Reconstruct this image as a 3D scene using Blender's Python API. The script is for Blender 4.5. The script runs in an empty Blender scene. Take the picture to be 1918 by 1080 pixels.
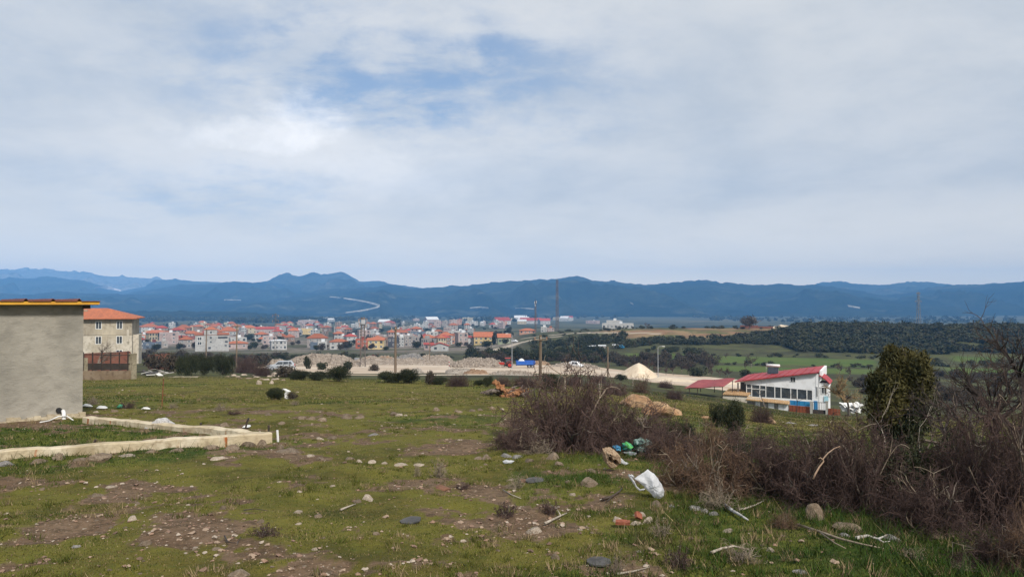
import bpy, math, random
import numpy as np
from mathutils import Vector, Matrix, Euler

# ------------------------------------------------------------------ camera, sky, sun, exposure
SC = bpy.context.scene
COL = SC.collection
HZ, FOC, EYE = 568.0, 1370.0, 1.6        # eye-level row and focal length in photo pixels, eye height in m
cam_d = bpy.data.cameras.new("camera"); CAM = bpy.data.objects.new("camera", cam_d); COL.objects.link(CAM)
cam_d.sensor_width = 36.0; cam_d.lens = 36.0 * FOC / 1918.0
cam_d.clip_start = 0.05; cam_d.clip_end = 40000
CAM.location = (0, 0, EYE)
CAM.rotation_euler = (math.radians(90) + math.atan((HZ - 540.0) / FOC), 0, 0)
SC.camera = CAM
SUN_EL, SUN_AZ = math.radians(42), math.radians(152)   # azimuth clockwise from the view direction
vs = SC.view_settings
vs.view_transform = 'Standard'; vs.look = 'None'; vs.exposure = 0.10; vs.gamma = 1.0; vs.use_curve_mapping = False
cy = SC.cycles
SC.render.engine = 'CYCLES'
cy.use_denoising = True
cy.max_bounces = 6; cy.diffuse_bounces = 2; cy.glossy_bounces = 2; cy.transmission_bounces = 4; cy.transparent_max_bounces = 8
cy.volume_bounces = 0
try: cy.denoiser = 'OPENIMAGEDENOISE'; cy.denoising_prefilter = 'ACCURATE'
except Exception: pass
cy.use_adaptive_sampling = False

class NT:
    """little helper for node trees"""
    def __init__(s, tree): s.t = tree; tree.nodes.clear()
    def n(s, kind, **kw):
        nd = s.t.nodes.new(kind)
        for k, v in kw.items():
            if k.startswith('i_'):
                key = k[2:]; key = int(key) if key.isdigit() else key.replace('__', ' ')
                s.put(nd, key, v)
            else: setattr(nd, k, v)
        return nd
    def put(s, nd, key, v):
        sock = nd.inputs[key]
        if hasattr(v, 'outputs'): s.t.links.new(v.outputs[0], sock)
        elif hasattr(v, 'is_output'): s.t.links.new(v, sock)
        else: sock.default_value = v
    def math(s, op, a, b=None, c=None, clamp=False):
        nd = s.t.nodes.new('ShaderNodeMath'); nd.operation = op; nd.use_clamp = clamp
        s.put(nd, 0, a)
        if b is not None: s.put(nd, 1, b)
        if c is not None: s.put(nd, 2, c)
        return nd
    def vmath(s, op, a, b=None, out=0):
        nd = s.t.nodes.new('ShaderNodeVectorMath'); nd.operation = op
        s.put(nd, 0, a)
        if b is not None: s.put(nd, 1, b)
        return nd.outputs[out]
    def mix(s, f, a, b, typ='MIX'):
        nd = s.t.nodes.new('ShaderNodeMix'); nd.data_type = 'RGBA'; nd.blend_type = typ; nd.clamp_factor = True
        s.put(nd, 0, f); s.put(nd, 6, col4(a)); s.put(nd, 7, col4(b))
        return nd.outputs[2]
    def noise(s, vec, scale, detail=4, rough=.55, dist=0.0):
        nd = s.t.nodes.new('ShaderNodeTexNoise')
        if vec is not None: s.put(nd, 'Vector', vec)
        nd.inputs['Scale'].default_value = scale; nd.inputs['Detail'].default_value = detail
        nd.inputs['Roughness'].default_value = rough; nd.inputs['Distortion'].default_value = dist
        return nd.outputs[0]
    def remap(s, v, a, b, lo=0.0, hi=1.0, smooth=True):
        nd = s.t.nodes.new('ShaderNodeMapRange'); nd.interpolation_type = 'SMOOTHSTEP' if smooth else 'LINEAR'; nd.clamp = True
        s.put(nd, 0, v)
        for i, x in enumerate((a, b, lo, hi)): nd.inputs[i + 1].default_value = x
        return nd.outputs[0]

def col4(c):
    if isinstance(c, (tuple, list)) and len(c) == 3: return (c[0], c[1], c[2], 1.0)
    return c

def srgb(r, g, b):
    f = lambda v: (v / 255 / 12.92) if v / 255 <= .04045 else ((v / 255 + .055) / 1.055) ** 2.4
    return (f(r), f(g), f(b))

W = bpy.data.worlds.new("World"); SC.world = W; W.use_nodes = True
N = NT(W.node_tree)
sky = N.n('ShaderNodeTexSky', sky_type='NISHITA', sun_disc=False, sun_elevation=SUN_EL, sun_rotation=SUN_AZ,
          altitude=200, air_density=1.0, dust_density=1.5, ozone_density=1.0)
tc = N.n('ShaderNodeTexCoord')
D = N.vmath('NORMALIZE', tc.outputs['Generated'])
sep = N.n('ShaderNodeSeparateXYZ', i_0=D)
zc = N.math('MAXIMUM', sep.outputs[2], 0.0)
den = N.math('ADD', zc, 0.22)
comb = N.n('ShaderNodeCombineXYZ', i_0=N.math('DIVIDE', sep.outputs[0], den), i_1=N.math('DIVIDE', sep.outputs[1], den), i_2=0.37)
P = comb.outputs[0]                              # the cloud deck seen in perspective
big = N.noise(P, 1.1, 6, .58, .3)
mid = N.noise(P, 3.0, 9, .62, .2)
wisp = N.noise(N.vmath('MULTIPLY', P, (1.0, 1.5, 1.0)), 4.2, 9, .62, .25)

def pix_dir(px, py):
    v = Vector(((px - 959) / FOC, 1.0, (HZ - py) / FOC)); v.normalize(); return v

def blob(px, py, sx, sy, soft=0.35, warp=0.10, lo=0.0):
    """a soft elliptical region of the sky about one direction, edges broken up by the cloud noise"""
    c = pix_dir(px, py)
    d = N.vmath('SUBTRACT', D, tuple(c))
    wn = N.t.nodes.new('ShaderNodeTexNoise'); N.put(wn, 'Vector', N.vmath('MULTIPLY', D, (1.0, 1.0, 1.5))); wn.inputs['Scale'].default_value = 7.0; wn.inputs['Detail'].default_value = 8; wn.inputs['Roughness'].default_value = .62
    wv = N.vmath('MULTIPLY', N.vmath('SUBTRACT', wn.outputs[1], (.5, .5, .5)), (warp * 2, warp * 2, warp * 2))
    d = N.vmath('ADD', d, wv)
    d = N.vmath('MULTIPLY', d, (FOC / sx, 0.6 * FOC / sx, FOC / sy))
    ln = N.vmath('LENGTH', d, out=1)
    return N.remap(ln, 1.0 + soft, max(1.0 - soft, lo), 0.0, 1.0)

cover = N.remap(big, 0.25, 0.62, 0.86, 1.0)
hole = N.math('MAXIMUM', blob(760, 145, 350, 80, .7, .09), N.math('MULTIPLY', blob(400, 365, 190, 45, .8, .06), .55))
hole = N.math('MAXIMUM', hole, N.math('MULTIPLY', blob(650, 90, 420, 110, .9, .08), .45))
hole = N.math('MULTIPLY', hole, N.remap(N.math('ADD', N.math('MULTIPLY', wisp, .6), N.math('MULTIPLY', mid, .4)), 0.40, 0.60, 1.0, 0.22))
thick = N.math('MULTIPLY', cover, N.math('SUBTRACT', 1.0, N.math('MULTIPLY', hole, 0.92)), clamp=True)
lightc, greyc, horiz = (7.9, 7.95, 7.95), (5.6, 6.05, 6.55), (13.6, 11.9, 9.0)
shade = N.remap(N.math('ADD', N.math('MULTIPLY', mid, .55), N.math('MULTIPLY', big, .45)), .33, .62, 0.0, 1.0)
bright = N.math('MAXIMUM', N.math('MULTIPLY', blob(620, 290, 420, 85, .8, .08), .75), N.math('MULTIPLY', blob(1030, 270, 150, 60, .8, .06), .55))
bright = N.math('MAXIMUM', bright, N.math('MULTIPLY', blob(900, 60, 300, 60, .9, .08), .5))
shade2 = N.math('ADD', N.math('MULTIPLY', shade, .62), N.math('MULTIPLY', bright, .75), clamp=True)
cloud = N.mix(shade2, greyc, lightc)
iso = N.noise(N.vmath('MULTIPLY', D, (1.0, 1.0, 1.4)), 26, 7, .6)
puff = N.math('MAXIMUM', N.math('MULTIPLY', blob(574, 232, 62, 50, .45, .07), .8), N.math('MAXIMUM', N.math('MULTIPLY', blob(500, 262, 120, 26, .6, .05), .6), N.math('MULTIPLY', blob(640, 320, 230, 40, .9, .06), .35)))
puff = N.math('MULTIPLY', puff, N.remap(iso, .30, .62, .55, 1.0))
cloud = N.mix(N.math('MULTIPLY', puff, .95), cloud, (11.6, 11.4, 11.2))
cloud = N.mix(N.remap(sep.outputs[2], 0.17, 0.0, 0.0, 0.92), cloud, horiz)
cloud = N.mix(N.remap(sep.outputs[2], 0.075, 0.0, 0.0, 0.9), cloud, (17.5, 14.0, 8.4))
blue = N.mix(.45, sky.outputs[0], (3.6, 5.3, 8.2))
skyc = N.mix(thick, blue, cloud)
bg = N.n('ShaderNodeBackground', i_Color=skyc); bg.inputs['Strength'].default_value = 0.1
N.n('ShaderNodeOutputWorld', i_Surface=bg)
W.cycles.sampling_method = 'MANUAL'; W.cycles.sample_map_resolution = 1024

sd = bpy.data.lights.new("sun", 'SUN'); sd.energy = 4.2; sd.angle = math.radians(8); sd.color = (1.0, 0.94, 0.86)
SUN = bpy.data.objects.new("sun", sd); COL.objects.link(SUN)
sun_from = Vector((math.sin(SUN_AZ) * math.cos(SUN_EL), math.cos(SUN_AZ) * math.cos(SUN_EL), math.sin(SUN_EL)))
SUN.rotation_euler = sun_from.to_track_quat('Z', 'Y').to_euler()
SUN.location = (0, -20, 60)
# ------------------------------------------------------------------ helpers
RNG = np.random.default_rng(7)
R = random.Random(11)

def _hash(ix, iy, seed):
    h = (ix.astype(np.int64) * 374761393 + iy.astype(np.int64) * 668265263 + seed * 974711) & 0x7fffffff
    h = ((h ^ (h >> 13)) * 1274126177) & 0x7fffffff
    return ((h ^ (h >> 16)) & 0xffff) / 65535.0

def vnoise(x, y, seed=0):
    x = np.asarray(x, float); y = np.asarray(y, float)
    ix = np.floor(x); iy = np.floor(y); fx = x - ix; fy = y - iy
    fx = fx * fx * (3 - 2 * fx); fy = fy * fy * (3 - 2 * fy)
    a = _hash(ix, iy, seed); b = _hash(ix + 1, iy, seed); c = _hash(ix, iy + 1, seed); d = _hash(ix + 1, iy + 1, seed)
    return (a + (b - a) * fx) * (1 - fy) + (c + (d - c) * fx) * fy

def fbm(x, y, oct=4, seed=0, gain=.5):
    s = 0; a = 1; t = 0
    for k in range(oct):
        s = s + a * vnoise(x * 2 ** k + 13.7 * k, y * 2 ** k - 7.1 * k, seed + k); t += a; a *= gain
    return s / t

def sstep(a, b, x):
    t = np.clip((np.asarray(x, float) - a) / (b - a), 0, 1); return t * t * (3 - 2 * t)

class MB:
    """collects faces, then becomes ONE mesh"""
    def __init__(s): s.v = []; s.f = []; s.mi = []
    def add(s, vs, fs, m=0):
        o = len(s.v); s.v.extend([tuple(p) for p in vs]); s.f.extend([tuple(i + o for i in f) for f in fs]); s.mi.extend([m] * len(fs)); return s
    def box(s, c, d, rz=0.0, m=0, rx=0.0, ry=0.0):
        M = Matrix.Translation(c) @ Euler((rx, ry, rz)).to_matrix().to_4x4()
        h = [x / 2 for x in d]
        vs = [M @ Vector((sx * h[0], sy * h[1], sz * h[2])) for sz in (-1, 1) for sy in (-1, 1) for sx in (-1, 1)]
        return s.add(vs, [(0, 2, 3, 1), (4, 5, 7, 6), (0, 1, 5, 4), (2, 6, 7, 3), (0, 4, 6, 2), (1, 3, 7, 5)], m)
    def bbox(s, a, b, m=0):
        return s.box([(a[i] + b[i]) / 2 for i in range(3)], [abs(b[i] - a[i]) for i in range(3)], 0, m)
    def tube(s, pts, rad, n=6, m=0, cap=True):
        pts = [Vector(p) for p in pts]
        if not isinstance(rad, (list, tuple)): rad = [rad] * len(pts)
        rings = []; up = None
        for i, p in enumerate(pts):
            t = (pts[min(i + 1, len(pts) - 1)] - pts[max(i - 1, 0)])
            if t.length < 1e-9: t = Vector((0, 0, 1))
            t.normalize()
            if up is None: up = t.orthogonal().normalized()
            else:
                up = up - t * up.dot(t)
                up = up.normalized() if up.length > 1e-6 else t.orthogonal().normalized()
            bi = t.cross(up)
            rings.append([p + (up * math.cos(2 * math.pi * k / n) + bi * math.sin(2 * math.pi * k / n)) * rad[i] for k in range(n)])
        vs = [q for r in rings for q in r]; fs = []
        for i in range(len(rings) - 1):
            for k in range(n):
                a = i * n + k; b = i * n + (k + 1) % n; fs.append((a, b, b + n, a + n))
        if cap: fs.append(tuple(range(n - 1, -1, -1))); fs.append(tuple(range((len(rings) - 1) * n, len(rings) * n)))
        return s.add(vs, fs, m)
    def prism(s, poly, h0, h1, m=0):
        """horizontal polygon (x,y) list extruded in z"""
        n = len(poly); vs = [(x, y, h0) for x, y in poly] + [(x, y, h1) for x, y in poly]
        fs = [tuple(range(n - 1, -1, -1)), tuple(range(n, 2 * n))] + [(i, (i + 1) % n, n + (i + 1) % n, n + i) for i in range(n)]
        return s.add(vs, fs, m)
    def slab(s, quad, th, m=0):
        """a sloping sheet: 4 upper corners, thickness downwards"""
        q = [Vector(p) for p in quad]; n = len(q); vs = q + [p - Vector((0, 0, th)) for p in q]
        fs = [tuple(range(n)), tuple(range(2 * n - 1, n - 1, -1))] + [(i, n + i, n + (i + 1) % n, (i + 1) % n) for i in range(n)]
        return s.add(vs, fs, m)
    def mesh(s, name, mats, smooth=False):
        me = bpy.data.meshes.new(name); me.from_pydata([tuple(p) for p in s.v], [], s.f)
        for mt in (mats if isinstance(mats, (list, tuple)) else [mats]): me.materials.append(mt)
        if len(me.polygons):
            me.polygons.foreach_set('material_index', s.mi)
            if smooth: me.polygons.foreach_set('use_smooth', [True] * len(me.polygons))
        me.update(); return me
    def build(s, name, mats, parent=None, loc=None, rot=None, smooth=False):
        return link(name, s.mesh(name, mats, smooth), parent, loc, rot)

def mesh_np(name, V, F, mats, smooth=False, mi=None):
    """V (n,3), F (m,3) or (m,4) numpy arrays"""
    me = bpy.data.meshes.new(name); V = np.ascontiguousarray(V, np.float32); F = np.ascontiguousarray(F, np.int32); k = F.shape[1]
    me.vertices.add(len(V)); me.vertices.foreach_set('co', V.ravel())
    me.loops.add(F.size); me.loops.foreach_set('vertex_index', F.ravel())
    me.polygons.add(len(F)); me.polygons.foreach_set('loop_start', np.arange(0, F.size, k, dtype=np.int32))
    me.polygons.foreach_set('loop_total', np.full(len(F), k, np.int32))
    for mt in (mats if isinstance(mats, (list, tuple)) else [mats]): me.materials.append(mt)
    if mi is not None: me.polygons.foreach_set('material_index', np.ascontiguousarray(mi, np.int32))
    me.polygons.foreach_set('use_smooth', np.full(len(F), smooth, bool))
    me.update(calc_edges=True); me.validate(); return me

def link(name, data, parent=None, loc=None, rot=None, scale=None):
    o = bpy.data.objects.new(name, data); COL.objects.link(o)
    if parent is not None: o.parent = parent
    if loc is not None: o.location = loc
    if rot is not None: o.rotation_euler = rot
    if scale is not None: o.scale = scale if hasattr(scale, '__len__') else (scale,) * 3
    return o

def tag(o, label=None, cat=None, group=None, kind=None):
    if label: o['label'] = label
    if cat: o['category'] = cat
    if group: o['group'] = group
    if kind: o['kind'] = kind
    return o

def thing(name, loc, rz, label, cat, group=None, scale=None):
    o = link(name, None, None, loc, (0, 0, rz), scale); o.empty_display_size = .2
    return tag(o, label, cat, group)

def copy_tree(o, parent=None, label=None, group=None):
    c = o.copy(); COL.objects.link(c)
    if parent is not None: c.parent = parent
    if label: c['label'] = label
    if group: c['group'] = group
    for ch in o.children: copy_tree(ch, c)
    return c

# ---------------- materials
MATS = {}
def mat(name, c1, c2=None, c3=None, scale=3.0, rough=.85, bump=0.0, bscale=None, metal=0.0, vary=0.0, stain=None, spec=.3, stretch=None, attr=None, detail=5, lo=.35, hi=.65):
    """two or three colours mixed by noise in the object's own space, fine relief, and a slight change from object to object"""
    if name in MATS: return MATS[name]
    m = bpy.data.materials.new(name); m.use_nodes = True; n = NT(m.node_tree)
    b = n.n('ShaderNodeBsdfPrincipled'); o = n.n('ShaderNodeOutputMaterial', i_Surface=b)
    tcn = n.n('ShaderNodeTexCoord'); vec = tcn.outputs['Object']
    info = n.n('ShaderNodeObjectInfo')
    vec = n.vmath('ADD', vec, n.vmath('MULTIPLY', info.outputs['Location'], (.37, .53, .71)))
    if stretch: vec = n.vmath('MULTIPLY', vec, stretch)
    c = col4(c1)
    if c2 is not None: c = n.mix(n.remap(n.noise(vec, scale, detail), lo, hi), c1, c2)
    if c3 is not None: c = n.mix(n.remap(n.noise(vec, scale * 3.7, 4), .45, .72), c, c3)
    if stain is not None: c = n.mix(n.remap(n.noise(n.vmath('MULTIPLY', vec, (1, 1, .35)), scale * .6, 6), .52, .75), c, stain)
    if attr:
        at = n.n('ShaderNodeAttribute', attribute_name=attr); c = n.mix(1.0, c, at.outputs['Color'], 'MULTIPLY')
    if vary:
        v = n.math('MULTIPLY_ADD', info.outputs['Random'], 2 * vary, 1 - vary)
        hs = n.n('ShaderNodeHueSaturation'); n.put(hs, 'Color', c); n.put(hs, 'Value', v); c = hs.outputs[0]
    n.put(b, 'Base Color', c)
    b.inputs['Roughness'].default_value = rough; b.inputs['Metallic'].default_value = metal
    b.inputs['Specular IOR Level'].default_value = spec
    if bump:
        bn = n.n('ShaderNodeBump'); bn.inputs['Strength'].default_value = bump; bn.inputs['Distance'].default_value = .05
        n.put(bn, 'Height', n.noise(vec, bscale or scale * 5, 6, .6)); n.put(b, 'Normal', bn)
    MATS[name] = m; return m
# ------------------------------------------------------------------ terrain: one height function used by everything
def R_(d, y): return (d, EYE + (HZ - y) / FOC * d)
COLS = {
 -500: [(45,712),(70,702),(142,682),(300,662),(450,655),(800,628),(1400,610),(2500,598),(4200,588),(12000,577)],
    0: [(45,712),(70,702),(142,682),(300,664),(450,655),(800,628),(1400,610),(2500,598),(4200,588),(12000,577)],
  260: [(45,712),(62,704),(142,680),(300,662),(450,656),(800,628),(1400,610),(2500,598),(4200,588),(12000,577)],
  480: [(45,712),(62,706),(100,699),(142,690),(220,680),(300,668),(450,655),(800,629),(1400,610),(2500,598),(4200,588),(12000,577)],
  700: [(45,714),(62,710),(100,703),(150,693),(200,685),(240,680),(300,670),(470,653),(800,630),(1400,610),(2500,598),(4200,588),(12000,577)],
  880: [(45,716),(62,712),(100,704),(150,695),(190,688),(240,682),(300,670),(420,656),(560,643),(800,629),(1400,610),(2500,598),(4200,588),(12000,577)],
  950: [(45,718),(62,713),(100,705),(150,696),(190,688),(230,684),(330,666),(450,647),(620,632),(800,622),(1400,610),(2500,598),(4200,588),(12000,577)],
 1010: [(45,722),(62,716),(100,707),(150,697),(190,688),(230,684),(300,671),(400,648),(500,629),(620,619),(760,622),(1400,611),(2500,598),(4200,588),(12000,577)],
 1100: [(30,755),(45,738),(62,726),(100,712),(150,700),(190,692),(230,686),(300,672),(400,640),(500,619),(560,615),(700,622),(1400,612),(2500,598),(4200,588),(12000,577)],
 1200: [(30,770),(50,748),(91,728),(140,713),(180,707),(225,697),(300,672),(400,635),(470,614),(520,613),(700,624),(1400,614),(2500,598),(4200,588),(12000,577)],
 1350: [(30,782),(50,762),(85,744),(120,727),(180,711),(215,702),(250,690),(330,666),(350,660),(430,628),(480,613),(530,614),(700,630),(1400,614),(2500,599),(4200,588),(12000,577)],
 1400: [(30,790),(50,774),(88,757.5),(120,730),(180,713),(215,704),(250,692),(330,667),(350,660),(430,626),(480,613),(530,614),(700,630),(1400,614),(2500,599),(4200,588),(12000,577)],
 1480: [(30,799),(50,784),(86,771),(105,759),(150,737),(200,714),(260,691),(330,667),(350,660),(436,620),(474,613),(530,614),(700,632),(1400,614),(2500,599),(4200,588),(12000,577)],
 1550: [(30,802),(50,788),(84,778),(100,764),(150,738),(200,716),(260,692),(330,668),(350,660),(440,617),(470,614),(520,618),(700,634),(1400,614),(2500,599),(4200,588),(12000,577)],
 1918: [(30,806),(50,790),(91,772),(150,745),(200,722),(260,700),(330,682),(400,648),(460,616),(520,618),(700,634),(1400,614),(2500,599),(4200,588),(12000,577)],
 2400: [(30,806),(50,790),(91,772),(150,745),(200,722),(260,700),(330,682),(400,648),(460,616),(520,618),(700,634),(1400,614),(2500,599),(4200,588),(12000,577)],
}
LD = np.linspace(math.log(1.2), math.log(13000), 520); PXG = np.arange(-500, 2401, 20.0)
def _table():
    d = np.exp(LD); keys = sorted(COLS); rows = []
    for k in keys:
        kn = [(0.5, -.035), (5, -.35), (10, -.7)] + [R_(*q) for q in COLS[k]]
        rows.append(np.interp(d, [q[0] for q in kn], [q[1] for q in kn]))
    rows = np.array(rows); T = np.empty((len(PXG), len(d)))
    for j in range(len(d)): T[:, j] = np.interp(PXG, keys, rows[:, j])
    def blur(A, ax, w):
        pad = [(0, 0), (0, 0)]; pad[ax] = (w, w); B = np.pad(A, pad, mode='edge'); k = np.ones(2 * w + 1) / (2 * w + 1)
        return np.apply_along_axis(lambda r: np.convolve(r, k, 'valid'), ax, B)
    S = T / d                       # smooth slopes, so near and far are treated alike
    for _ in range(2): S = blur(S, 1, 2); S = blur(S, 0, 2)
    return S
TAB = _table()

def base_height(x, y):
    x = np.asarray(x, float); y = np.asarray(y, float)
    r = np.hypot(x, y); az = np.clip(np.arctan2(x, y), -.80, .80)
    d = np.maximum(r * np.cos(az), 1.25)
    px = 959 + FOC * np.tan(az)
    fi = np.clip((px - PXG[0]) / 20.0, 0, len(PXG) - 1.001); fj = np.clip((np.log(d) - LD[0]) / (LD[1] - LD[0]), 0, len(LD) - 1.001)
    i = fi.astype(int); j = fj.astype(int); u = fi - i; v = fj - j
    s = (TAB[i, j] * (1 - u) + TAB[i + 1, j] * u) * (1 - v) + (TAB[i, j + 1] * (1 - u) + TAB[i + 1, j + 1] * u) * v
    z = s * d
    behind = sstep(0.9, 2.2, np.abs(np.arctan2(x, y)))            # behind the camera the hill stays level
    return z * (1 - behind) + behind * (-.2)

def height(x, y):
    x = np.asarray(x, float); y = np.asarray(y, float); r = np.hypot(x, y)
    z = base_height(x, y)
    near = 1 - sstep(25, 120, r)
    z = z + near * ((fbm(x * .45, y * .45, 3, 3) - .5) * .16 + (fbm(x * 1.7, y * 1.7, 3, 9) - .5) * .09 + (1 - sstep(14, 30, r)) * (fbm(x * 4.2, y * 4.2, 3, 15) - .5) * .05)
    midw = sstep(40, 140, r) * (1 - sstep(2500, 5000, r))
    z = z + midw * (fbm(x * .03, y * .03, 4, 21) - .5) * np.minimum(r * .0022, 2.5)
    return z

def H(x, y): return float(height(np.array([x]), np.array([y]))[0])

def ray(px, py, d): return Vector(((px - 959) / FOC * d, d, EYE + (HZ - py) / FOC * d))

_dm = np.exp(np.linspace(math.log(2.0), math.log(9000), 1500))
def hit(px, py):
    """ground point seen at a photo pixel"""
    x = (px - 959) / FOC * _dm; z = EYE + (HZ - py) / FOC * _dm
    below = z < height(x, _dm)
    if not below.any(): d = 5000.0
    else:
        k = int(np.argmax(below)); a = _dm[max(k - 1, 0)]; b = _dm[k]
        for _ in range(2):
            q = np.linspace(a, b, 24); w = EYE + (HZ - py) / FOC * q < height((px - 959) / FOC * q, q); j = int(np.argmax(w)) if w.any() else 23; a, b = q[max(j - 1, 0)], q[j]
        d = .5 * (a + b)
    X = (px - 959) / FOC * d
    return Vector((X, d, H(X, d)))
def at(px, d):
    X = (px - 959) / FOC * d; return Vector((X, d, H(X, d)))
def in_poly(x, y, poly):
    """soft inside test: returns signed distance-like value (positive inside)"""
    n = len(poly); inside = np.zeros(x.shape, bool); dist = np.full(x.shape, 1e9)
    for i in range(n):
        x0, y0 = poly[i]; x1, y1 = poly[(i + 1) % n]
        c = ((y0 > y) != (y1 > y)) & (x < (x1 - x0) * (y - y0) / (y1 - y0 + 1e-12) + x0); inside ^= c
        t = np.clip(((x - x0) * (x1 - x0) + (y - y0) * (y1 - y0)) / ((x1 - x0) ** 2 + (y1 - y0) ** 2 + 1e-9), 0, 1)
        dist = np.minimum(dist, np.hypot(x - x0 - t * (x1 - x0), y - y0 - t * (y1 - y0)))
    return np.where(inside, dist, -dist)
def line_d(x, y, pts):
    dist = np.full(x.shape, 1e9)
    for (x0, y0), (x1, y1) in zip(pts[:-1], pts[1:]):
        t = np.clip(((x - x0) * (x1 - x0) + (y - y0) * (y1 - y0)) / ((x1 - x0) ** 2 + (y1 - y0) ** 2 + 1e-9), 0, 1)
        dist = np.minimum(dist, np.hypot(x - x0 - t * (x1 - x0), y - y0 - t * (y1 - y0)))
    return dist
def XY(px, d): return ((px - 959) / FOC * d, d)

# where the soil, gravel and crops lie (plan positions in metres)
SITE = [XY(520,118), XY(700,112), XY(800,122), XY(1010,135), XY(1150,150), XY(1260,122), XY(1440,112), XY(1460,150), XY(1400,180), XY(1300,212), XY(1120,232), XY(900,246), XY(700,262), XY(560,238), XY(500,160)]
TRACK = [XY(560,106), XY(700,103), XY(860,112), XY(990,124)]
RIDGE_ROAD = [XY(985,520), XY(1040,500), XY(1100,480), XY(1160,452), XY(1230,437)]
SLOPE_ROAD = [XY(896,330), XY(930,400), XY(970,455), XY(1010,480), XY(1045,470)]
EARTH = [[XY(1115,470), XY(1180,415), XY(1290,405), XY(1390,425), XY(1400,455), XY(1270,462), XY(1130,492)], [XY(1290,468), XY(1490,452), XY(1500,475), XY(1300,500)]]
FIELDS = [[XY(1280,285), XY(1420,280), XY(1640,275), XY(1640,318), XY(1440,325), XY(1300,325)], [XY(1330,238), XY(1640,240), XY(1640,268), XY(1340,268)], [XY(1160,262), XY(1300,262), XY(1300,330), XY(1170,325)], [XY(1760,250), XY(2100,245), XY(2100,285), XY(1770,290)], [XY(1780,330), XY(1870,330), XY(1870,350), XY(1780,350)]]
BARE = [(860, 845, 90, 12), (810, 872, 80, 12), (730, 915, 90, 14), (640, 970, 120, 22), (470, 1020, 160, 26), (130, 985, 140, 22), (330, 1000, 120, 18), (60, 1050, 150, 22), (420, 985, 140, 22), (360, 965, 150, 26), (540, 1000, 140, 30), (590, 1050, 170, 40), (250, 1070, 160, 30), (230, 930, 130, 18), (450, 935, 90, 14), (790, 750, 120, 10), (740, 745, 90, 8), (560, 860, 110, 10), (890, 835, 55, 9), (960, 770, 110, 7), (690, 935, 60, 14), (350, 915, 70, 10), (120, 900, 90, 10), (660, 985, 90, 16), (760, 900, 70, 8), (830, 870, 60, 8)]

def soil_masks(x, y):
    r = np.hypot(x, y)
    wob = (fbm(x * .12, y * .12, 4, 31) - .5) * 12
    site = sstep(-3, 4, in_poly(x, y, SITE) + wob * .8)
    site = np.maximum(site, .9 * (1 - sstep(1.5, 4.0, line_d(x, y, TRACK) + wob * .15)))
    road = 1 - sstep(2.2, 3.6, np.minimum(line_d(x, y, RIDGE_ROAD), line_d(x, y, SLOPE_ROAD)))
    earth = np.zeros_like(x)
    for p in EARTH: earth = np.maximum(earth, sstep(-8, 8, in_poly(x, y, p) + wob))
    field = np.zeros_like(x)
    for p in FIELDS: field = np.maximum(field, sstep(-2, 3, in_poly(x, y, p) + wob * .3))
    return site, np.maximum(site * .0, road), earth, field

_BARE3 = [(hit(a, b), c * .5, d) for a, b, c, d in BARE]
def bare_mask(x, y):
    m = np.zeros_like(np.asarray(x, float))
    for p, w, h in _BARE3:
        rx = w / FOC * p.y; ry = max(h * .5 / FOC * p.y / .16, rx * .5)
        q = np.hypot((x - p.x) / rx, (y - p.y) / ry)
        m = np.maximum(m, 1 - sstep(.1, 1.6, q))
    n = fbm(x * 1.1, y * 1.1, 6, 44, .68); n2 = fbm(x * .45 + 3, y * .45, 6, 55, .66)
    left = (1 - sstep(-.5, 3.5, x - .10 * y)) * (1 - sstep(16, 30, y))
    return np.clip(sstep(.40, .80, m * .42 + (n - .5) * 1.9 + (n2 - .5) * 1.0 + .23 + .22 * left), 0, 1) * (1 - sstep(60, 110, np.hypot(x, y))) * np.clip(.25 + m + .8 * left, 0, 1)
def lush_mask(x, y):
    """fresh green grass: to the right and round the walls, yellower elsewhere"""
    m = sstep(-1.6, 1.6, x - .03 * y + (fbm(x * .6, y * .6, 4, 66) - .5) * 5) * (1 - sstep(16, 30, y))
    pad = [XY(-260, 9.5), XY(0, 10.4), XY(330, 12.3), XY(520, 13.6), XY(165, 17.7), XY(-300, 14)]
    m = np.maximum(m, sstep(-.5, .4, in_poly(x, y, pad)))
    m = np.maximum(m, .85 * (1 - sstep(.2, 1.6, line_d(x, y, [XY(0, 10.2), XY(330, 12.0), XY(500, 13.2)]))))
    far = .6 * sstep(.42, .62, fbm(x * .16, y * .16, 4, 77)) * (.35 + .65 * sstep(13, 19, y))
    return np.clip(np.maximum(m, far) + .25 * (fbm(x * 2, y * 2, 3, 78) - .5), 0, 1)

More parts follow.
